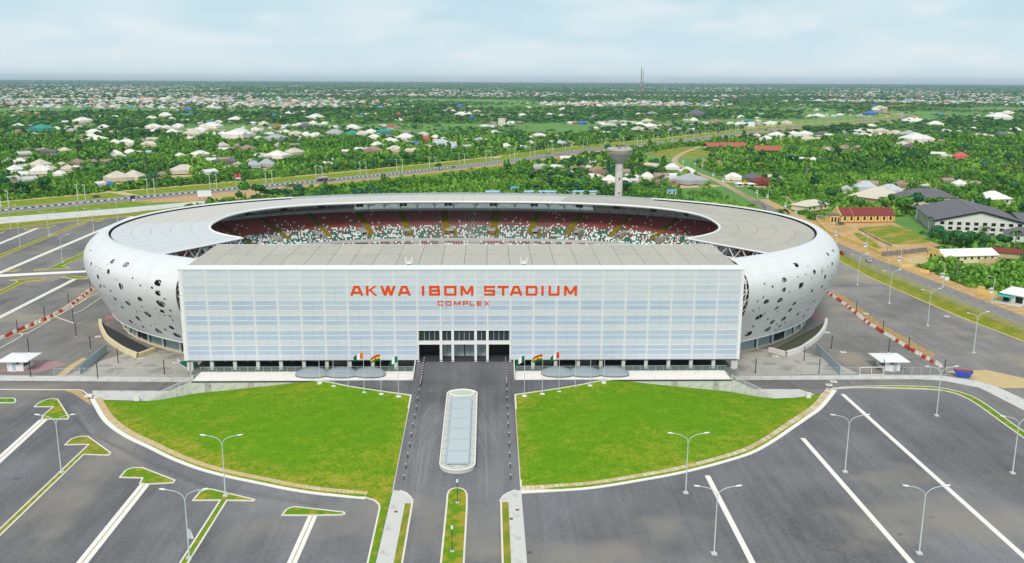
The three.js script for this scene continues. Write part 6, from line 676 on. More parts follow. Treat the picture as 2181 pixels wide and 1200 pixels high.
// single-arm street lamps with small blue-white boards
{ const L = [[2113, 646, 'nearest, beside the yellow wall stub'], [2009, 612, 'second from the right edge, before the shrubs'], [1917, 575, 'third from the right edge'], [1845, 543, 'fourth from right, by the church yard wall'], [1782.6, 518, 'half hidden close to the bowl rim'], [1696.7, 466, 'behind the rim beside the bungalow wall'], [1674.5, 454, 'behind the rim at the dirt junction'], [1636, 433, 'along the lane, third beyond the rim'], [1613.5, 423.5, 'along the lane, fourth beyond the rim'], [1541, 396, 'along the lane, fifth beyond the rim'], [1520, 385, 'along the lane, sixth beyond the rim'], [1497, 364, 'along the lane, seventh beyond the rim'], [1481, 360, 'along the lane, eighth beyond the rim'], [1456, 355, 'along the lane, ninth beyond the rim'], [1434, 352, 'along the lane, tenth beyond the rim']]; let s0;
  const M2 = withMap(texture(64, 96, (u, v) => (v < 0.3 ? [0.7, 0.75, 0.8] : v < 0.55 ? [0.06, 0.14, 0.4] : [0.75, 0.78, 0.82])), 0.6);
  L.forEach(([x, y, l]) => { const p = G(x, y), lab = 'single-arm street lamp with board, ' + l; if (!s0) { s0 = thing('street_lamp', lab, 'street lamp', [p.x, 0, p.z], 0, 'single-arm lamps along the side road'); mesh('pole', bar(V(0, 0, 0), V(0, 8.6, 0), 0.13, 7, 0.08), M.lampPaint, s0); mesh('arm', tube([V(0, 8.5, 0), V(-0.15, 9.2, 0), V(-0.8, 9.6, 0), V(-1.9, 9.75, 0)], 0.06, 12, 5), M.lampPaint, s0); mesh('lamp_head', (() => { const g = new THREE.SphereGeometry(1, 10, 6); g.scale(0.55, 0.14, 0.22); g.translate(-2.2, 9.75, 0); return strip(g); })(), M.white, s0); mesh('board', bx(-1.25, -0.15, 3.6, 5.6, -0.04, 0.04), M2, s0); mesh('base', bx(-0.35, 0.35, 0, 0.25, -0.35, 0.35), M.pave, s0); } else dup(s0, 'street_lamp', lab, [p.x, 0, p.z]); }); }
{ const p = G(2016, 606), t = thing('sign_board', 'small white notice board beside the second street lamp', 'sign', [p.x, 0, p.z]); mesh('panel', bx(-0.8, 0.8, 1.6, 3.0, -0.04, 0.04), M.white, t); mesh('post', [-0.6, 0.6].map((x) => bar(V(x, 0, -0.06), V(x, 2.9, -0.06), 0.05)), M.steel, t); }
// utility poles
let up0; [[1785, 500, 'in the church yard'], [1890, 542, 'near the dark block wall'], [1777, 437, 'left of the cream hip house'], [1932, 432, 'behind the huge hall'], [2001, 405, 'right of the dark slate house'], [2029, 382, 'tall, below the pink-red roof'], [2072, 380, 'right of the pink-red roof'], [1776, 425, 'among trees behind the church'], [1715, 385, 'among the trees above the bungalow'], [1647, 419, 'right of the lane behind the rim'], [2038, 601, 'in the shrubs above the side road']].forEach(([x, y, l]) => { const p = G(x, y), lab = 'bare utility pole ' + l; if (!up0) { up0 = thing('utility_pole', lab, 'pole', [p.x, 0, p.z]); mesh('pole', bar(V(0, 0, 0), V(0, 8.5, 0), 0.16, 6, 0.1), M.greyWall, up0); mesh('cross_arm', bx(-0.9, 0.9, 7.8, 7.95, -0.07, 0.07), M.greyWall, up0); } else dup(up0, 'utility_pole', lab, [p.x, 0, p.z], x * 0.1); });
{ // concrete water tower
  const t = thing('water_tower', 'grey concrete water tower with flaring funnel bowl', 'water tower', [69.4, 0, -440]); const cm = conc([0.66, 0.645, 0.59], 221, 0.35), pts = [[2.05, 0], [1.85, 37.5]].map(([a, b]) => new THREE.Vector2(a, b));
  mesh('shaft', (() => { const g = new THREE.LatheGeometry(pts, 28); return strip(g); })(), cm, t); mesh('bowl', (() => { const p = [[1.85, 36.6], [2.15, 36.8]]; for (let i = 0; i < 9; i++) { const f = i / 9, r = lerp(2.2, 5.9, Math.pow(f, 0.85)), y = lerp(37, 42.4, f); p.push([r + 0.14, y], [r + 0.14, y + 0.5], [r - 0.02, y + 0.55]); } p.push([6.1, 42.8], [6.25, 43.4], [6.2, 44.2], [5.9, 44.3], [5.6, 43.6], [0.01, 43.2]); const g = new THREE.LatheGeometry(p.map(([a, b]) => new THREE.Vector2(a, b)), 32); return strip(g); })(), conc([0.55, 0.52, 0.45], 222, 0.5), t);
  mesh('rib', Array.from({ length: 24 }, (_, k) => { const a = k / 24 * 2 * Math.PI; return bar(V(2.3 * Math.cos(a), 37, 2.3 * Math.sin(a)), V(6.1 * Math.cos(a), 42.4, 6.1 * Math.sin(a)), 0.12, 4); }), cm, t, 'stuff'); mesh('roof_hatch', [(() => { const g = new THREE.CylinderGeometry(0.75, 0.75, 2.6, 10); g.translate(0, 44.4, 0); return strip(g); })(), bar(V(0.3, 45, 0), V(0.3, 47, 0), 0.05)], M.greyWall, t); [8, 15, 22, 29].forEach((y) => mesh('opening', bx(-0.35, 0.25, y, y + 0.9, 1.7, 2.02), M.dark, t)); }
for (const [x0, x1, l] of [[1035, 1063, 'short pale blue shed roof behind the stadium'], [1117, 1183, 'long pale blue shed left of the water tower'], [1204, 1271, 'long pale blue shed nearest the water tower']]) { const a = G(x0, 416), b = G(x1, 416), t = thing('shed', l, 'shed', [(a.x + b.x) / 2, 0, a.z]), w = b.x - a.x; mesh('wall', bx(-w / 2, w / 2, 0, 2.4, -1.8, 1.8), M.whiteWall, t); mesh('roof', gableRoof(w, 4, 0.9, 2.4, 0.3), mat(0.30, 0.50, 0.66, 0.5), t); for (let k = 0; k < Math.round(w / 2.6); k++) mesh('roof_rib', bx(-w / 2 + k * 2.6, -w / 2 + k * 2.6 + 0.12, 2.2, 2.5, 1.82, 2.35), M.white, t); }
for (const [x, l] of [[1097, 'small white cabin with blue roof left of the tower'], [1430, 'small white cabin with blue roof right of the tower']]) { const p = G(x, x < 1200 ? 409 : 415), t = thing('cabin', l, 'cabin', [p.x, 0, p.z]); mesh('wall', bx(-2.8, 2.8, 0, 3, -2.2, 2.2), M.white, t); mesh('roof', gableRoof(5.6, 4.4, 0.8, 3, 0.4), mat(0.10, 0.33, 0.62, 0.5), t); mesh('window', bx(-2.2, -1, 1.2, 2.3, 2.2, 2.26), M.dark, t); mesh('window', bx(1, 2.2, 1.2, 2.3, 2.2, 2.26), M.dark, t); mesh('door', bx(-0.5, 0.5, 0.1, 2.2, 2.2, 2.26), mat(0.15, 0.4, 0.6, 0.5), t); }
// boards by the highway
{ const p = G(436, 428), t = thing('billboard', 'large white blank billboard standing by the highway', 'billboard', [p.x, 0, p.z], 0.35); mesh('panel', bx(-4.3, 4.3, 2.6, 6.8, -0.1, 0.1), M.white, t); mesh('frame', [bx(-4.45, 4.45, 2.5, 2.62, -0.16, 0.16), bx(-4.45, 4.45, 6.8, 6.95, -0.16, 0.16), bx(-4.45, -4.3, 2.5, 6.95, -0.16, 0.16), bx(4.3, 4.45, 2.5, 6.95, -0.16, 0.16)], M.darkGrey, t); for (const x of [-3, 0, 3]) mesh('post', bar(V(x, 0, -0.3), V(x, 6.5, -0.3), 0.13), M.darkGrey, t); mesh('panel_joint', [-1.45, 1.45].map((x) => bx(x - 0.04, x + 0.04, 2.7, 6.7, 0.1, 0.12)), M.midGrey, t); }
{ const p = G(507, 397), t = thing('billboard', 'red and white small board on twin lamp poles', 'billboard', [p.x, 0, p.z], 0.3); mesh('panel', bx(-2.1, 2.1, 6.4, 9, -0.1, 0.1), mat(0.6, 0.03, 0.04, 0.5), t); mesh('lower_panel', bx(-1.1, 2.0, 5.3, 6.3, -0.08, 0.08), M.white, t); for (const x of [-1.6, 1.6]) mesh('post', bar(V(x, 0, 0.2), V(x, 8.8, 0.2), 0.12), M.lampPaint, t); }
{ const p = G(283, 431), t = thing('billboard', 'dark blue roadside board at the left of highway', 'billboard', [p.x, 0, p.z], 0.6); mesh('panel', bx(-1.6, 1.6, 0.8, 4.2, -0.1, 0.1), mat(0.05, 0.05, 0.18, 0.5), t); mesh('lower_panel', bx(-0.8, 1.5, 0.9, 2, 0.11, 0.14), M.white, t); mesh('post', [-1.4, 1.4].map((x) => bar(V(x, 0, -0.2), V(x, 4, -0.2), 0.1)), M.darkGrey, t); }
function mast(px, py, top, label, w) { const p = G(px, py), d = Math.hypot(p.x - EYE.x, p.z), h = (py - top) / FOCAL * d * 1.02, t = thing('radio_mast', label, 'mast', [p.x, 0, p.z]), n = 12; for (let i = 0; i < n; i++) { const f = i / n, e = (i + 1) / n, r = (k) => w * lerp(1, 0.16, k), c = (k, q) => V(r(k) * Math.cos(q * Math.PI / 2 + 0.7), h * k, r(k) * Math.sin(q * Math.PI / 2 + 0.7)), g = []; for (let q = 0; q < 4; q++) g.push(bar(c(f, q), c(e, q), w * 0.13, 4), bar(c(f, q), c(e, q + 1), w * 0.07, 3), bar(c(e, q), c(e, q + 1), w * 0.07, 3)); mesh('lattice_section', g, i % 2 ? M.midGrey : M.mastRed, t); } mesh('antenna', bar(V(0, h * 0.97, 0), V(0, h * 1.08, 0), w * 0.1, 4), M.steel, t); mesh('dish', [0.55, 0.6, 0.68].map((k, i) => { const g = new THREE.CylinderGeometry(w * 0.5, w * 0.5, w * 0.3, 10); g.rotateX(Math.PI / 2); g.translate(i % 2 ? w * 0.5 : -w * 0.5, h * k, w * 0.3); return strip(g); }), M.white, t); }
mast(1364, 230, 150, 'tall red and grey lattice mast rising above the horizon', 3.2); mast(1369, 195, 152, 'tall lattice mast right beside the tallest one', 6); mast(1045, 250, 200, 'slim lattice mast above the two-storey houses', 1.6); mast(1495, 188, 172, 'small dark mast on the skyline, right of the tallest', 4); mast(508, 180, 169, 'short mast on the skyline at the left', 4); mast(2079, 240, 212, 'slim mast among the far houses at right', 1.5);
// ---------- the town: houses one by one near, the rest as a mass ----------
const MARKS = [['the water tower', 1322, 350], ['the white blank billboard', 436, 415], ['the red and white board', 507, 380], ['the green-roofed two-storey block', 819, 288], ['the long red-roofed school', 1546, 318], ['the big dark tree', 895, 385], ['the tallest lattice mast', 1364, 200], ['the pink-red roof', 2050, 336], ['the sprawling white compound', 1957, 302], ['the huge white hall', 2060, 450], ['the bright blue roof', 1853, 244], ['the far teal roof', 83, 280], ['the yellow church', 1850, 465], ['the roof of the stadium', 985, 420]];
const used2 = {};
function place(desc, px, py, taken = used2) { let best, bd = 1e9; for (const [n, x, y] of MARKS) { const d = Math.hypot((px - x), (py - y) * 3); if (d < bd && d > 14) { bd = d; best = [n, x, y]; } } const dx = px - best[1], dy = (py - best[2]) * 2.2, side = Math.abs(dx) > Math.abs(dy) ? (dx < 0 ? 'left of' : 'right of') : dy < 0 ? 'beyond' : 'in front of'; return { key: `${desc}|${side} ${best[0]}`, where: `${side} ${best[0]}`, d: bd, desc }; }
function settle(list) { const by = {}; for (const o of list) (by[o.key] ??= []).push(o); for (const k of Object.keys(by)) { by[k].sort((a, b) => a.d - b.d); by[k].forEach((o, i) => { o.label = by[k].length === 1 ? `${o.desc} ${o.where}` : `${o.desc}, ${i ? ord(i + 1) + ' nearest' : 'nearest'} ${o.where}`; }); } }
const HOUSES = [];   // px, py (foot), width in px, roof kind
const H = (ox, list) => list.forEach(([x, y, w, k = 'w']) => HOUSES.push([ox + x / 3.965, 150 + y / 3.965, w / 3.965, k]));
H(0, [[140, 485, 80], [330, 522, 180, 't'], [595, 528, 80], [640, 500, 70], [680, 448, 140], [865, 500, 95], [775, 545, 130], [755, 575, 90], [800, 608, 160], [960, 630, 90], [1050, 642, 170], [1190, 615, 70], [1240, 650, 130], [1300, 537, 90], [1320, 590, 60], [1285, 500, 140], [1395, 500, 80], [1270, 420, 100], [1385, 395, 110], [1440, 430, 80], [1495, 487, 95], [1445, 542, 110], [1535, 390, 70, 't'], [1600, 385, 60, 't'], [1620, 557, 160], [1680, 522, 120], [1770, 497, 170], [1765, 454, 90, 't'], [1840, 455, 70], [1980, 430, 110], [1990, 582, 250], [1870, 662, 110], [1870, 552, 80], [2080, 692, 140], [2150, 517, 80], [530, 706, 110], [400, 725, 130, 'd2'], [210, 703, 70, 'd'], [60, 790, 90], [150, 797, 110], [320, 832, 150], [320, 886, 170], [110, 866, 120], [490, 897, 100], [560, 858, 110, 'c'], [640, 806, 120, 'n'], [960, 733, 120], [1000, 753, 110], [1090, 722, 110], [1245, 718, 90, 'l'], [1510, 750, 110], [1675, 740, 160], [1535, 882, 230, 'c'], [970, 945, 190, 'c'], [1110, 935, 170, 'c'], [920, 978, 80, 'b'], [95, 968, 70, 'n'], [1835, 788, 90, 'd2'], [1950, 793, 120, 'd'], [2130, 832, 140, 'g'], [140, 545, 90, 'n'], [250, 482, 40], [465, 517, 80], [135, 367, 40, 'r'], [215, 378, 60, 'r'], [105, 407, 60], [850, 407, 60], [270, 552, 60], [490, 577, 60], [1600, 597, 70]]);
H(550, [[40, 467, 80], [20, 517, 50], [155, 497, 85, 'r'], [270, 377, 100], [140, 397, 80, 'b'], [480, 415, 140], [400, 387, 50], [330, 482, 110], [390, 487, 120, 'd'], [460, 457, 70], [550, 462, 60], [225, 537, 80], [310, 557, 130], [400, 562, 90], [470, 572, 110], [540, 572, 60], [140, 602, 190], [180, 657, 110], [245, 652, 60], [290, 722, 180, 'c'], [150, 748, 190], [60, 822, 150, 'g'], [640, 553, 160], [790, 502, 130], [790, 557, 130, 't'], [870, 557, 120], [950, 542, 110], [1065, 556, 150, 't2'], [975, 587, 120], [1120, 492, 85, 'r2'], [1240, 587, 160], [1390, 565, 120, 'c'], [1495, 592, 100], [1430, 602, 130, 'r'], [1325, 638, 85, 'b'], [1110, 622, 120], [1000, 653, 110], [960, 703, 180, 'n'], [1150, 694, 160, 'c'], [1545, 637, 160, 'l'], [1620, 667, 140, 'l'], [1735, 592, 40], [1860, 607, 90], [1970, 607, 45], [1960, 542, 70], [1910, 490, 80, 'w2'], [1975, 483, 70, 'g2'], [2058, 456, 72, 'w3'], [2125, 457, 60], [2090, 662, 100], [1715, 387, 110], [1800, 412, 75, 'b'], [1845, 362, 70, 'c2'], [1705, 312, 80, 'b'], [1635, 337, 70], [2085, 342, 50], [820, 407, 60], [875, 387, 60, 't'], [985, 377, 40], [1185, 432, 70], [1300, 230, 80, 'c2'], [620, 770, 50], [620, 815, 60]]);
H(1100, [[50, 392, 80], [100, 327, 60], [280, 387, 70], [385, 397, 70], [400, 342, 90], [195, 578, 120, 'w2'], [120, 632, 90], [370, 637, 100, 'l'], [75, 667, 70, 'g'], [560, 457, 70, 'b'], [610, 427, 50, 'b'], [700, 312, 80], [870, 367, 60, 'b'], [1225, 332, 60, 'b'], [770, 382, 40], [660, 402, 60], [800, 457, 90, 'g'], [800, 482, 110], [910, 452, 100], [670, 497, 50], [675, 547, 60], [1030, 517, 120], [1045, 472, 90], [1130, 492, 130], [1105, 442, 90], [1035, 387, 60], [1150, 377, 90, 'g'], [1345, 392, 60], [1285, 482, 80], [1345, 517, 115], [1480, 477, 50], [1500, 507, 45], [1500, 432, 70], [1530, 387, 150, 'd'], [1690, 457, 120], [1880, 467, 70], [1970, 442, 70, 't'], [1975, 482, 80], [1900, 407, 90], [2135, 467, 90], [2040, 572, 80], [2120, 602, 110], [170, 842, 110], [360, 775, 60, 'r'], [430, 750, 50, 'r'], [610, 842, 90], [640, 802, 80], [690, 885, 170, 'n'], [790, 958, 150], [915, 958, 110], [1020, 924, 90], [1110, 924, 130], [1320, 848, 130], [1450, 884, 140], [1470, 968, 260], [1330, 968, 90, 'n'], [1590, 794, 90, 'n'], [1715, 804, 100, 'n'], [1840, 934, 150], [2000, 940, 150, 'd'], [2080, 975, 160, 'm']]);
H(1631, [[45, 464, 100], [185, 458, 95], [100, 574, 150], [240, 557, 90], [340, 557, 120], [30, 603, 90], [215, 582, 70], [360, 599, 130], [460, 560, 100, 'd2'], [380, 402, 70], [450, 397, 90], [635, 387, 60], [800, 398, 70], [890, 378, 95, 'b'], [975, 335, 110, 'c'], [900, 485, 100], [840, 535, 130], [985, 533, 130], [1110, 548, 110], [1225, 564, 150, 'g'], [1290, 615, 220], [1170, 643, 90], [1215, 668, 100, 'd'], [1370, 604, 110], [1330, 655, 80], [1235, 448, 130], [1290, 433, 90], [1450, 473, 120], [1545, 528, 65], [1640, 528, 45], [1770, 437, 40], [1765, 507, 60], [1860, 570, 70], [2010, 560, 110, 'd'], [2130, 523, 75], [1985, 420, 160], [2060, 373, 90], [1490, 388, 60, 'b'], [1660, 758, 130, 'p'], [675, 690, 140, 'n'], [410, 778, 90], [885, 567, 60], [695, 603, 50], [860, 1030, 190, 'l'], [1070, 1055, 220, 'l'], [1150, 992, 120, 'n'], [1650, 983, 110], [900, 205, 60]]);
const HK = { w: 'white-roofed house', c: 'cream-roofed house', g: 'grey-roofed house', t: 'teal-roofed house', b: 'blue-roofed house', r: 'red-roofed house', d: 'dark-roofed house', n: 'rusty brown-roofed house', l: 'pale blue-grey roofed house', p: 'pinkish-red roofed house', m: 'dark red-roofed house' };
const spots = [];   // occupied circles
const rH = rng(99), cells = new Map(), cellKey = (x, z) => Math.floor(x / 40) + ',' + Math.floor(z / 40);
function occupy(x, z, r) { const o = [x, z, r]; spots.push(o); for (let i = -1; i <= 1; i++) for (let j = -1; j <= 1; j++) { const k = cellKey(x + i * 40, z + j * 40); (cells.get(k) ?? cells.set(k, []).get(k)).push(o); } }
const clear = (x, z, r) => !(cells.get(cellKey(x, z)) ?? []).some(([a, b, c]) => (a - x) ** 2 + (b - z) ** 2 < (c + r) ** 2);
[[201, -543, 14], [262, -588, 20], [285, -572, 22], [331, -575, 14], [215, -498, 22], [255, -480, 36], [272, -436, 34], [250, -432, 16], [266, -428, 18], [212, -380, 18], [236, -390, 8], [196, -305, 10], [69, -440, 8], [212, -365, 12]].forEach((o) => occupy(...o));
{
  // the far town, thrown at random until 300 houses stand on their own
  while (HOUSES.length < 296) { const px = rH() * 2181, py = 212 + rH() * 42; if (vn(px / 90, py / 10, 0, 8) < 0.35) continue; HOUSES.push([px, py, 8 + rH() * 8, 'wwwwwcngrb'[Math.floor(rH() * 10)]]); }
  const rv = rng(17); for (const h of HOUSES) if (h[3] === 'w' && rv() < 0.22) h[3] = 'cgcn'[Math.floor(rv() * 3.3)];
  const list = HOUSES.map(([px, py, w, k]) => { const storeys = +(k[1] ?? 1), kind = k[0], size = w > 40 ? 'large ' : w < 16 ? 'small far-off ' : ''; return { px, py, w, kind, storeys, ...place(`${size}${storeys > 1 ? (storeys > 2 ? 'four-storey ' : 'two-storey ') : ''}${HK[kind]}`, px, py) }; }); settle(list);
  const built = {}, vari = { hip: [], };
  const make = (variant, kind, storeys, detail) => { const g = new THREE.Group(), h = storeys === 1 ? 0.2 : storeys === 2 ? 0.42 : 0.95, d = [0.62, 0.8, 0.7][variant], wm = WL[(variant + kind.charCodeAt(0)) % 4];   // unit width 1
    const wl = storeys > 1 ? M.whiteWall : wm; mesh('wall', [bx(-0.44, 0.44, 0, h, -d / 2 + 0.06, d / 2 - 0.06), ...(variant === 1 ? [bx(0.05, 0.4, 0, h, d / 2 - 0.06, d / 2 + 0.14)] : [])], wl, g);
    const roofs = storeys > 2 ? [bx(-0.46, 0.46, h, h + 0.06, -d / 2, d / 2)] : [hipRoof(0.92, d, [0.21, 0.23, 0.19][variant] * (storeys > 1 ? 0.85 : 1), h, 0.05)]; if (variant === 1 && storeys < 3) { const q = hipRoof(0.46, 0.5, 0.15, h - 0.005, 0.04, 0.05); q.translate(0.23, 0, d / 2 - 0.1); roofs.push(q); } mesh('roof', roofs, RF[kind], g); if (variant === 2 && storeys < 3) { const q = gableRoof(0.3, 0.3, 0.1, h, 0.04); q.rotateY(Math.PI / 2); q.translate(-0.15, 0.0, d / 2 - 0.08); mesh('porch_roof', q, RF[kind], g); }
    if (detail) for (let s = 0; s < storeys * 1 + (storeys > 2 ? 1 : 0); s++) for (let i = 0; i < 4; i++) { if (variant === 1 && i > 1) continue; mesh(i === 1 && s === 0 ? 'door' : 'window', bx(-0.36 + i * 0.2, -0.29 + i * 0.2, s * 0.22 + (i === 1 && s === 0 ? 0.005 : 0.06), s * 0.22 + 0.15, d / 2 - 0.06, d / 2 - 0.052), M.dark, g); }
    return g; };
  for (const o of list) { const p = G(o.px, o.py), depth = p.distanceTo(EYE), w = clamp(o.w / FOCAL * depth * 0.86, 6, 42), variant = o.w > 22 ? Math.floor(rH() * 3) : rH() < 0.5 ? 0 : 2, detail = o.w > 17, k = [variant, o.kind, o.storeys, detail].join(); if (!built[k]) built[k] = make(variant, o.kind, o.storeys, detail);
    const c = built[k].clone(); c.name = numbered('house'); scene.add(c); c.position.set(p.x, -0.05, p.z - w * 0.3); c.scale.set(w, w * (o.storeys > 1 ? 0.78 : clamp(19 / w, 0.95, 1.3)), w * 0.95); c.rotation.y = (rH() - 0.5) * 0.9 + (rH() < 0.25 ? 0.8 : 0); tag(c, o.label, 'house', 'houses of the town behind the stadium'); occupy(p.x, p.z - w * 0.3, w * 0.52); { const to = V(EYE.x - p.x, 0, -p.z).normalize(); for (const [q, f] of [[0.3, 0.42], [0.75, 0.45], [1.25, 0.42], [1.8, 0.36]]) occupy(p.x + to.x * w * q, p.z + to.z * w * q, w * f); } }
  { const yr = rng(5), g = []; for (const o of list) if (o.w > 17 && yr() < 0.65) { const p = G(o.px, o.py), w = o.w / FOCAL * p.distanceTo(EYE), n = 9, pts = []; for (let k = 0; k < n; k++) { const a = k / n * 6.28, q = w * (0.55 + 0.5 * yr()); pts.push([p.x + Math.cos(a) * q, p.z + Math.sin(a) * q * 0.8 + w * 0.25]); } g.push(poly(pts, -0.04 + yr() * 0.05, 9)); } ground('compound_earth', g, M.sand, 'bare sandy yards round the nearer houses', 'earth'); }
  // the red-roofed school by the playing field
  for (const [x0, x1, y, l, z] of [[1503, 1589, 319, 'long red-roofed school beside the playing field', 0.18], [1612, 1665, 327, 'second long red roof right of the school', -0.3]]) { const a = G(x0, y), b = G(x1, y), w = Math.hypot(b.x - a.x, b.z - a.z), t = thing('school', l, 'school', [(a.x + b.x) / 2, 0, (a.z + b.z) / 2 - 5], z); mesh('wall', bx(-w / 2, w / 2, 0, 3.6, -5, 4), M.cream, t); mesh('roof', gableRoof(w, 13, 4.5, 3.6, 1), RF.r, t); for (let i = 0; i < 8; i++) mesh('opening', bx(-w / 2 + (i + 0.25) * w / 8, -w / 2 + (i + 0.6) * w / 8, 0.8, 2.9, 4, 4.08), M.dark, t); occupy((a.x + b.x) / 2, (a.z + b.z) / 2 - 5, w / 2); }
  // roadside stalls at the lane
  [[1575, 398, 0.55, 0.22, 0.02, 'small kiosk with white roof by the lane'], [1588, 397, 0.75, 0.30, 0.02, 'kiosk with orange roof by the lane'], [1600, 399, 0.75, 0.75, 0.75, 'white parasol-roofed stall by the lane']].forEach(([x, y, r, g, b, l], i) => { const p = G(x, y), t = thing('kiosk', l, 'kiosk', [p.x, 0, p.z], 0.3); mesh('wall', bx(-2.4, 2.4, 0, 2.5, -1.8, 1.8), i === 1 ? M.yellowWall : M.whiteWall, t); mesh('roof', hipRoof(4.8, 3.6, 0.9, 2.5, 0.7), i === 0 ? M.white : mat(r, g, b, 0.6), t); mesh('counter', bx(-2, 1, 0.9, 2, 1.8, 1.86), M.dark, t); occupy(p.x, p.z, 5); });
  { const q = [], cq = [], dq = new THREE.Object3D(), yr = rng(41), u1 = merge([gableRoof(1, 0.7, 0.22, 0.42, 0.05), bx(-0.46, 0.46, 0, 0.42, -0.32, 0.32)]); for (const o of list) if (o.w > 13 && o.py < 425) for (let k = 0; k < 3; k++) { const p = G(o.px, o.py), w = o.w / FOCAL * p.distanceTo(EYE), a = yr() * 6.28, d = w * (0.75 + 0.9 * yr()), x = p.x + Math.cos(a) * d, z = p.z - w * 0.3 + Math.sin(a) * d; if (!clear(x, z, 2) || lineDist(HWY, x, z) < 48 || lineDist(ROAD, x, z) < 16) continue; const s = 5 + 5.5 * yr(); dq.position.set(x, 0, z); dq.rotation.y = yr() * 3; dq.scale.set(s * (1 + 0.5 * yr()), s * 0.9, s); dq.updateMatrix(); q.push(dq.matrix.clone()); cq.push([[0.74, 0.72, 0.68], [0.55, 0.54, 0.52], [0.34, 0.25, 0.19], [0.62, 0.52, 0.38], [0.7, 0.7, 0.7]][Math.floor(yr() * 4.99)]); occupy(x, z, s * 0.6); occupy(x - (x - EYE.x) / 120, z + 6, s * 0.5); }
    const im = new THREE.InstancedMesh(u1, new THREE.MeshStandardMaterial({ roughness: 0.75 }), q.length); q.forEach((m, k) => { im.setMatrixAt(k, m); im.setColorAt(k, new THREE.Color().setRGB(...cq[k])); }); im.name = 'outbuildings'; scene.add(im); tag(im, 'small sheds and outbuildings scattered among the larger houses', 'sheds', null, 'stuff'); im.castShadow = im.receiveShadow = true; }
  // everything farther off, too small to tell apart
  const tr = [], cc = [], dm = new THREE.Object3D(), unit = merge([hipRoof(1, 0.7, 0.19, 0.2, 0.05), bx(-0.45, 0.45, 0, 0.2, -0.3, 0.3)]), cols = [[0.66, 0.62, 0.57], [0.56, 0.51, 0.46], [0.46, 0.40, 0.34], [0.66, 0.65, 0.64], [0.5, 0.36, 0.29], [0.5, 0.22, 0.18], [0.45, 0.46, 0.47], [0.2, 0.35, 0.5], [0.1, 0.3, 0.25]];
  for (let i = 0; i < 11000; i++) { const t = rH(), z = -2500 * Math.pow(12000 / 2500, Math.pow(t, 0.8)), x = (rH() * 2 - 1) * (-z * 0.62 + 60), n = fbm(x / 900 + 20, z / 1300 + 60, 3, 0, 77); const want = (x < 0 ? 0.53 : 0.50) - 0.00001 * 0; const band = Math.abs(Math.sin(z / 700 + x / 3100)) ; if (n * 0.75 + band * 0.2 < want - 0.05 + (x > 0.28 * -z ? 0.09 : 0) || lineDist(HWY, x, z) < 38 || !clear(x, z, 6)) continue; const w = 8 + rH() * 9 + (-z > 3500 ? rH() * 12 : 0); dm.position.set(x, landY(z), z); dm.rotation.y = rH() * 3; dm.scale.set(w, (15 + 7 * rH()) * (rH() < 0.06 ? 1.6 : 1), w); dm.updateMatrix(); tr.push(dm.matrix.clone()); cc.push(cols[Math.floor(Math.pow(rH(), 1.7) * 8.99)]); if (-z < 3200) occupy(x, z, w * 0.55); }
  const im = new THREE.InstancedMesh(unit, new THREE.MeshStandardMaterial({ roughness: 0.7 }), tr.length); tr.forEach((m, k) => { im.setMatrixAt(k, m); im.setColorAt(k, new THREE.Color().setRGB(...cc[k])); }); im.name = 'far_town'; scene.add(im); tag(im, 'countless tiny pale roofs of the far town below the horizon', 'town', null, 'stuff'); im.castShadow = im.receiveShadow = true;
}
// ---------- trees ----------
const leafMat = (r, g, b) => new THREE.MeshPhysicalMaterial({ specularIntensity: 0.1, color: new THREE.Color().setRGB(r, g, b), roughness: 0.85, vertexColors: true, side: THREE.DoubleSide });
function crown(lobes, n, size, seed, bright = 1) {   // leaf sprays through several lobes: [x, y, z, rx, ry, rz]
  const r = rng(seed), pos = [], nor = [], col = [], T = lobes.reduce((s, l) => s + l[3] * l[4], 0);
  for (const l of lobes) for (let i = 0; i < n * l[3] * l[4] / T; i++) { const d = V(r() * 2 - 1, r() * 2 - 1, r() * 2 - 1).normalize(); if (d.y < -0.55) d.y *= -0.6; const rad = 0.55 + 0.45 * Math.sqrt(r()), c = V(l[0] + d.x * l[3] * rad, l[1] + d.y * l[4] * rad, l[2] + d.z * l[5] * rad), nn = d.clone().add(V(r() - 0.5, r() * 0.7, r() - 0.5).multiplyScalar(1.1)).normalize(), a = V(r() - 0.5, r() - 0.5, r() - 0.5).cross(nn).normalize(), b = nn.clone().cross(a), s = size * (0.55 + 0.8 * r()), k = (0.6 + 0.7 * r()) * bright, kk = [k * (0.9 + 0.3 * r()), k, k * (0.85 + 0.2 * r())];
    const P = (u, v, w = 0) => c.clone().addScaledVector(a, u * s).addScaledVector(b, v * s).addScaledVector(nn, w * s), q = [P(-0.5, -0.15), P(0.1, -0.6, 0.1), P(0.55, 0.1), P(-0.5, -0.15), P(0.55, 0.1), P(-0.05, 0.6, -0.12)], sn = d.clone().multiplyScalar(0.65).addScaledVector(nn, 0.6).normalize();
    for (const p of q) { pos.push(p.x, p.y, p.z); nor.push(sn.x, sn.y, sn.z); col.push(...kk); } }
  const g = new THREE.BufferGeometry(); g.setAttribute('position', new THREE.Float32BufferAttribute(pos, 3)); g.setAttribute('normal', new THREE.Float32BufferAttribute(nor, 3)); g.setAttribute('color', new THREE.Float32BufferAttribute(col, 3)); return g; }
const lobesOf = (seed, n, spread, y, rad) => { const r = rng(seed), out = []; for (let i = 0; i < n; i++) { const a = i / n * 6.28 + r(), k = i ? spread * (0.5 + 0.6 * r()) : 0; out.push([Math.cos(a) * k, y + (r() - 0.35) * rad * 0.8 + (i ? 0 : rad * 0.35), Math.sin(a) * k, rad * (0.7 + 0.5 * r()), rad * (0.6 + 0.35 * r()), rad * (0.7 + 0.5 * r())]); } return out; };
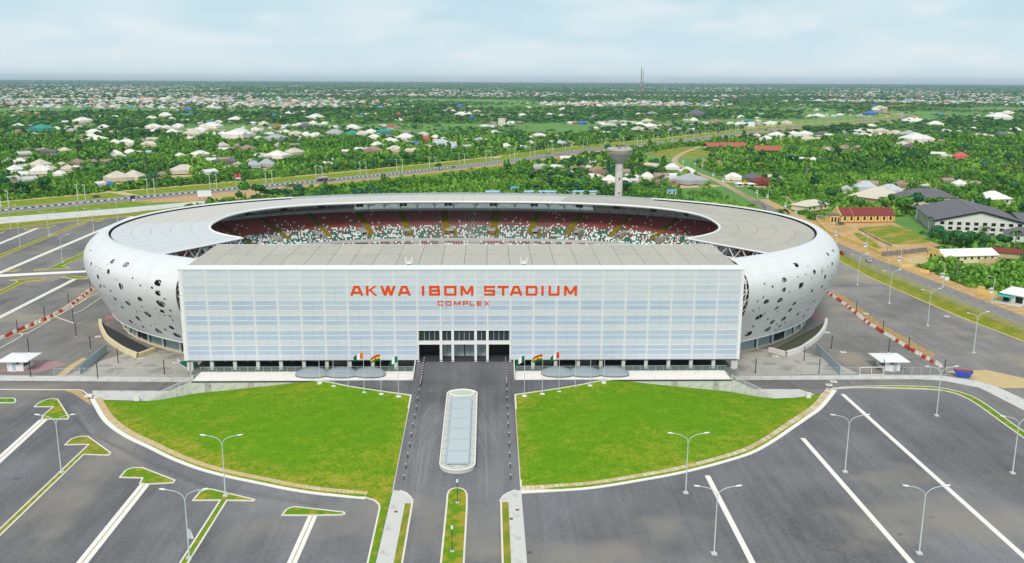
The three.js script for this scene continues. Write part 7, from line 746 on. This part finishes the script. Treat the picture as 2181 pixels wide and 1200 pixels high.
const bark = mat(0.11, 0.085, 0.06, 0.95), palmBark = mat(0.30, 0.28, 0.24, 0.9);
function trunkOf(h, r0, seed) { const r = rng(seed), g = [bar(V(0, 0, 0), V(0.15, h * 0.6, 0.1), r0, 6, r0 * 0.65)]; for (let i = 0; i < 4; i++) { const a = i * 1.6 + r(); g.push(bar(V(0.15, h * (0.45 + 0.05 * i), 0.1), V(Math.cos(a) * h * 0.28, h * 0.85, Math.sin(a) * h * 0.28), r0 * 0.45, 4, r0 * 0.15)); } return g; }
const LC = { deep: leafMat(0.044, 0.165, 0.048), mid: leafMat(0.092, 0.27, 0.048), fresh: leafMat(0.17, 0.37, 0.05), blue: leafMat(0.045, 0.175, 0.082), palm: leafMat(0.11, 0.24, 0.06) };
const kinds = [];
const treeKind = (name, desc, cat, parts, w, h) => kinds.push({ name, desc, cat, parts, w, h });
[['deep', 'dark broad-crowned tree'], ['mid', 'mid-green broad-crowned tree'], ['fresh', 'light green leafy tree'], ['blue', 'dull dark green tree']].forEach(([c, d], i) => { for (let v = 0; v < 2; v++) treeKind('broadleaf_tree', d, 'tree', [['trunk', trunkOf(5, 0.28, i * 7 + v), bark], ['crown', crown(lobesOf(i * 10 + v + 1, v ? 6 : 5, v ? 2.3 : 1.9, v ? 5.0 : 6.0, v ? 2.0 : 2.3), 620, 0.95, i * 31 + v + 2), LC[c]]], 4.2, 8.5); });
function palm(h, nf, seed) { const r = rng(seed), fr = []; for (let i = 0; i < nf; i++) { const a = i / nf * 6.28 + r() * 0.4, up = 0.2 + r() * 0.9, L = 2.6 + r() * 0.8, ax = V(Math.cos(a), 0, Math.sin(a)), sd = V(-Math.sin(a), 0, Math.cos(a)); const c = (t) => ax.clone().multiplyScalar(L * t).add(V(0, h + up * L * t * 0.7 - t * t * L * (0.75 + 0.25 * up), 0)); for (let k = 0; k < 9; k++) for (const s of [-1, 1]) { const t = (k + 0.6) / 9, p = c(t), q = c(Math.min(1, t + 0.1)), wd = (0.85 * Math.sin(Math.PI * (0.15 + 0.8 * t))) * (0.8 + 0.4 * r()), e = p.clone().lerp(q, 1.4).addScaledVector(sd, s * wd).add(V(0, -0.35 * wd, 0)); fr.push(p, q, e); } }
  const g = new THREE.BufferGeometry().setFromPoints(fr); g.computeVertexNormals(); const n = g.attributes.normal; for (let i = 0; i < n.count; i++) if (n.getY(i) < 0) n.setXYZ(i, -n.getX(i), -n.getY(i), -n.getZ(i)); const k = []; for (let i = 0; i < n.count / 3; i++) { const b = 0.7 + 0.6 * r(); for (let j = 0; j < 3; j++) k.push(b, b, b * 0.95); } g.setAttribute('color', new THREE.Float32BufferAttribute(k, 3)); return g; }
[[9, 15], [6.5, 17], [12, 14]].forEach(([h, n], i) => treeKind('palm_tree', ['palm tree of middling height', 'short bushy palm tree', 'tall slender palm tree'][i], 'palm', [['trunk', [bar(V(0, 0, 0), V(0.2, h, 0.1), 0.26, 6, 0.17)], palmBark], ['crown', palm(h, n, i + 60), LC.palm]], 3, h + 2));
treeKind('giant_tree', 'huge dark spreading tree', 'tree', [['trunk', trunkOf(7, 0.7, 91), bark], ['crown', crown(lobesOf(92, 9, 4.6, 6.2, 3.6), 1700, 1.1, 93), LC.deep]], 8, 12);
const protos = kinds.map((k) => { const g = new THREE.Group(); for (const [n, geo, m] of k.parts) mesh(n, geo, m, g); return g; });
const WOODS = [];   // chosen standing places
const rT = rng(2024), openLand = [Z(0, 0, 1, [[560, 418], [700, 392], [880, 372], [1060, 350], [1290, 322], [1090, 395], [1000, 414]]), Z(1100, 150, 3.965, [[1080, 690], [1450, 640], [1650, 690], [1700, 700], [1620, 790], [1200, 800], [1060, 760]]), Z(1100, 150, 3.965, [[930, 1000], [1640, 985], [1850, 1060], [2080, 1190], [1500, 1100], [930, 1050]]), zA([[-200, 150], [0, 230], [720, 260], [1150, 460], [1300, 540], [1110, 600], [1120, 700], [1000, 740], [660, 700], [-60, 340]]), zA([[1900, 640], [2105, 600], [2105, 760], [2060, 780]])];
const hwIn = (x, z, far) => lineDist(HWY, x, z) < far;
openLand.push(Z(0, 0, 1, [[-80, 452], [250, 426], [560, 398], [640, 412], [420, 440], [290, 475], [-80, 520]]), [[158, -425], [170, -425], [176, -370], [184, -290], [205, -60], [150, -60]]);
const okTree = (x, z, r) => !inside(COMPLEX, x, z) && !hwIn(x, z, 47) && lineDist(ROAD, x, z) > 14 + r * 0.4 && clear(x, z, r) && Math.hypot(x / 132, (z + 303) / 118) > 1;
const pickK = (n) => { const q = rT() * 0.6 + n * 0.4, v = Math.floor(rT() * 2); return (q < 0.33 ? 0 : q < 0.47 ? 6 : q < 0.66 ? 2 : 4) + v; };
const groveWish = (x, z) => fbm(x / 95 + 300, z / 95 + 700, 3, 0, 55);
{
  // picked-out trees of the photograph
  const pick = [[895, 400, 11, 1.15], [1488, 318, 11, 1.0], [1550, 268, 11, 0.8], [1262, 275, 3, 1.2], [1475, 237, 11, 1.0], [70, 310, 0, 1.3], [80, 330, 6, 1.4], [150, 300, 0, 1.2], [170, 330, 0, 1.2], [305, 360, 2, 1.3], [210, 345, 0, 1.5], [255, 345, 8, 1.2], [160, 380, 8, 1.2], [312, 320, 8, 1.3], [28, 358, 9, 1.2], [820, 336, 9, 1.5], [1190, 330, 9, 1.5], [1210, 322, 8, 1.5], [1165, 335, 9, 1.3], [1250, 318, 9, 1.3], [1350, 362, 8, 1.2], [1395, 345, 10, 1.0], [1528, 330, 9, 1.3], [1620, 375, 8, 1.3], [1640, 360, 8, 1.2], [1720, 372, 10, 1.1], [1716, 380, 10, 1.0], [1970, 320, 10, 1.2], [1997, 330, 10, 1.2], [2030, 375, 10, 1.1], [2072, 375, 10, 1.1], [1690, 325, 6, 1.3], [1900, 350, 0, 1.4], [1950, 350, 1, 1.4], [2095, 522, 8, 1.1], [2085, 526, 0, 0.9], [2065, 524, 1, 0.7], [2160, 540, 8, 1.2], [2178, 545, 9, 1.2], [2045, 528, 0, 0.7], [2110, 530, 2, 0.6], [1983, 512, 1, 0.5], [1770, 440, 0, 1.1], [1878, 438, 9, 0.9], [1898, 446, 9, 0.8], [1830, 444, 1, 0.8], [1655, 405, 10, 0.9], [1690, 410, 2, 1.2], [1735, 415, 0, 1.2], [1150, 378, 0, 1.2], [1190, 385, 1, 1.2], [1230, 370, 0, 1.4], [1390, 375, 1, 1.4], [1410, 380, 0, 1.3], [1110, 375, 0, 1.0], [965, 372, 8, 0.8], [1003, 375, 8, 0.8], [935, 362, 1, 0.9], [1080, 365, 0, 0.9]];
  for (const [px, py, k, s] of pick) { const p = G(px, py); WOODS.push({ x: p.x, z: p.z, k, s, px, py }); occupy(p.x, p.z, kinds[k].w * s * 0.55); }
  const stuff = [];
  // a full cover thrown over the land within sight; the 300 nearest of each kind become trees of their own
  for (let i = 0; i < 29000; i++) { const z = -395 - 1150 * Math.pow(rT(), 1.05), x = (rT() * 2 - 1) * (-z * 0.72 + 40), g = groveWish(x, z); if (g < 0.505 + 0.15 * rT() || openLand.some((o) => inside(o, x, z))) continue; const pal = rT() < (x > 0.1 * -z && z < -560 ? 0.3 : 0.16), k = pal ? 8 + Math.floor(rT() * 3) : pickK(vn(x / 45 + 9, z / 45 + 9, 0, 3)), s = (0.55 + 0.95 * rT() * rT() + 0.15 * rT()) * (pal ? 1.05 : 1); if (!okTree(x, z, kinds[k].w * s * 0.8)) continue; const q = toPx(V(x, 3, z)); occupy(x, z, kinds[k].w * s * 0.62); (q[0] > -40 && q[0] < 2220 ? WOODS : stuff).push({ x, z, k, s, px: q[0], py: q[1] }); }
  const near = { tree: [], palm: [] }; WOODS.sort((a, b) => b.z - a.z); for (const w of WOODS) { const c = kinds[w.k].cat, m = c === 'palm' ? 200 : 300; if (near[c].length < m) near[c].push(w); else stuff.push(w); }
  const all = [...near.tree, ...near.palm].map((w) => ({ ...w, ...place(kinds[w.k].desc, w.px, w.py) })); settle(all);
  for (const w of all) { const c = protos[w.k].clone(); c.name = numbered(kinds[w.k].name); scene.add(c); c.position.set(w.x, -0.1, w.z); c.scale.set(w.s, w.s * (0.72 + 0.26 * rT() + (rT() < 0.22 ? 0.4 : 0)), w.s); c.rotation.y = rT() * 6.28; tag(c, w.label, kinds[w.k].cat, kinds[w.k].cat === 'palm' ? 'palms among the houses' : 'trees around the houses'); }
  // what is left, and all beyond, as massed woods
  const layers = kinds.map(() => []); for (const w of stuff) layers[w.k].push([w.x, w.z, w.s]);
  for (let i = 0; i < 120000; i++) { const z = -1100 * Math.pow(23500 / 1100, Math.pow(rT(), 0.9)), x = (rT() * 2 - 1) * (-z * 0.70 + 60); if (-z < 4200 && fbm(x / 300 + 300, z / 300 + 700, 3, 0, 56) < 0.42 + 0.18 * rT()) continue; if (lineDist(HWY, x, z) < (z < -2200 ? 22 : 45) || !clear(x, z, 3)) continue; const k = rT() < 0.1 ? 8 + Math.floor(rT() * 3) : pickK(0.25 + 0.55 * vn(x / 160 + 9, z / 160 + 9, 0, 3)), s = (0.75 + 0.55 * rT()) * Math.max(1, Math.pow(-z / 1500, 0.62)) * (k > 7 ? 0.9 : 1); layers[k].push([x, z, s]); }
  const dm = new THREE.Object3D(); layers.forEach((L, k) => { if (!L.length || k === 11) return; const geo = merge(kinds[k].parts.map(([n, g]) => { const q = strip(Array.isArray(g) ? merge(g) : g.clone()); if (!q.attributes.color) { const c = k > 7 ? [3, 1.6, 4] : [1.2, 0.5, 1]; q.setAttribute('color', new THREE.Float32BufferAttribute(Array.from({ length: q.attributes.position.count * 3 }, (_, i) => c[i % 3]), 3)); } return q; })); const im = new THREE.InstancedMesh(geo, kinds[k].parts[1][2], L.length); L.forEach(([x, z, s], i) => { dm.position.set(x, landY(z) - 0.1, z); dm.rotation.set(0, rT() * 6.28, 0); dm.scale.set(s, Math.min(s, 1) * (z < -1090 ? 0.68 : 0.74) * (0.75 + 0.5 * rT()) * (rT() < 0.12 ? 1.6 : 1), s); dm.updateMatrix(); im.setMatrixAt(i, dm.matrix); const pn = vn(x / 120 + 70, z / 120 + 70, 0, 5), v = (0.65 + 0.5 * rT()) * (0.75 + 0.55 * pn); im.setColorAt(i, new THREE.Color().setRGB(v * (0.75 + 0.35 * rT() + 0.25 * pn), v, v * (0.95 + 0.35 * rT()))); }); im.name = numbered('far_woods'); scene.add(im); tag(im, `unbroken far woods of ${kinds[k].desc.replace(/^(a|an) /, '')} kind, ${k % 2 ? 'open' : 'dense'} growth`, 'woods', null, 'stuff'); im.castShadow = im.receiveShadow = true; });
  // shrubs and banana clumps covering the ground between
  const shrub = [crown([[0, 0.7, 0, 1.3, 0.95, 1.3], [0.9, 0.5, 0.5, 0.9, 0.7, 0.9], [-0.7, 0.5, 0.7, 0.9, 0.7, 0.8]], 130, 0.62, 301), crown([[0, 1.2, 0, 1.1, 1.5, 1.1]], 90, 0.95, 302), crown([[0, 0.45, 0, 1.7, 0.6, 1.7]], 110, 0.6, 303)], L = [[], [], []], cm = [leafMat(0.09, 0.26, 0.045), leafMat(0.14, 0.35, 0.05), leafMat(0.175, 0.40, 0.045)];
  const addS = (x, z, s) => { const n = groveWish(x, z); L[n < 0.4 ? (rT() < 0.6 ? 2 : 0) : Math.floor(rT() * 3)].push([x, z, s * (0.7 + 0.8 * rT())]); };
  for (let i = 0; i < 100000; i++) { const z = -330 - 1000 * Math.pow(rT(), 1.15), x = (rT() * 2 - 1) * (-z * 0.72 + 40); if (inside(COMPLEX, x, z) || lineDist(HWY, x, z) < 44 || lineDist(ROAD, x, z) < 13 || openLand.slice(1).some((o, k) => (k !== 1) && inside(o, x, z)) || !clear(x, z, 0.3) || Math.hypot(x / 132, (z + 303) / 118) < 1) continue; const fld = inside(openLand[2], x, z); addS(x, z, fld ? 0.5 : 1.0 + (-z > 800 ? 0.5 : 0)); }
  const thick = zA([[990, 730], [1380, 720], [1480, 790], [1700, 800], [2000, 760], [2130, 700], [2160, 1020], [1900, 1040], [1800, 1060], [1420, 960], [1390, 900], [1130, 860]]), bb = thick.reduce((a, [x, z]) => [Math.min(a[0], x), Math.max(a[1], x), Math.min(a[2], z), Math.max(a[3], z)], [1e9, -1e9, 1e9, -1e9]); for (let i = 0; i < 1500; i++) { const x = lerp(bb[0], bb[1], rT()), z = lerp(bb[2], bb[3], rT()); if (inside(thick, x, z) && lineDist(ROAD, x, z) > 17) L[Math.floor(rT() * 2.4)].push([x, z, 0.8 + rT() * 0.6]); }
  L.forEach((q, k) => { const im = new THREE.InstancedMesh(shrub[k], cm[k], q.length); q.forEach(([x, z, s], i) => { dm.position.set(x, -0.15, z); dm.rotation.set(0, rT() * 6.28, 0); dm.scale.set(s, s * (0.75 + 0.5 * rT()) * (rT() < 0.12 ? 1.6 : 1), s); dm.updateMatrix(); im.setMatrixAt(i, dm.matrix); const pn = vn(x / 34 + 70, z / 34 + 70, 0, 6), v = (0.75 + 0.4 * rT()) * (0.6 + 0.75 * pn); im.setColorAt(i, new THREE.Color().setRGB(v * (0.8 + 0.5 * pn), v, v)); }); im.name = numbered('undergrowth'); scene.add(im); tag(im, ['tangled mid-green shrubs between houses and trees', 'upright banana-like clumps between the houses', 'low bright green ground cover behind the stadium'][k], 'undergrowth', null, 'stuff'); im.castShadow = im.receiveShadow = true; });
}
// ---------- lamp poles along the highway, in pairs ----------
{ let p0; const A = [], mk = (x, y) => A.push(G(x, y)); const c = new THREE.CatmullRomCurve3(HWY.map(([x, z]) => V(x, 0, z)), false, 'centripetal'), len = c.getLength(), first = []; let n = 0;
  for (let d = 150; d < 2600; d += d < 700 ? 46 : 42) { const p = c.getPointAt(d / len), t = c.getTangentAt(d / len), q = toPx(p); if (q[0] < -10 || q[0] > 2190) continue; n++; for (const s of [-1, 1]) { const o = s < 0 ? 14.5 : 10.5, x = p.x + t.z * o + t.x * s * 1.5, z = p.z - t.x * o + t.z * s * 1.5; const l = `pale twin highway lamp pole, ${ord(n)} pair from the left, ${s < 0 ? 'outer' : 'inner'} one`; if (!p0) { p0 = thing('highway_lamp', l, 'lamp post', [x, 0, z], 0, 'paired lamp poles along the highway'); mesh('pole', bar(V(0, 0, 0), V(0, 10, 0), 0.26, 6, 0.18), M.lampPaint, p0); mesh('lamp_head', [bx(-1.5, 0.25, 9.8, 10.05, -0.25, 0.25)], M.white, p0); } else dup(p0, 'highway_lamp', l, [x, 0, z]); } }
}
renderer.render(scene, camera);
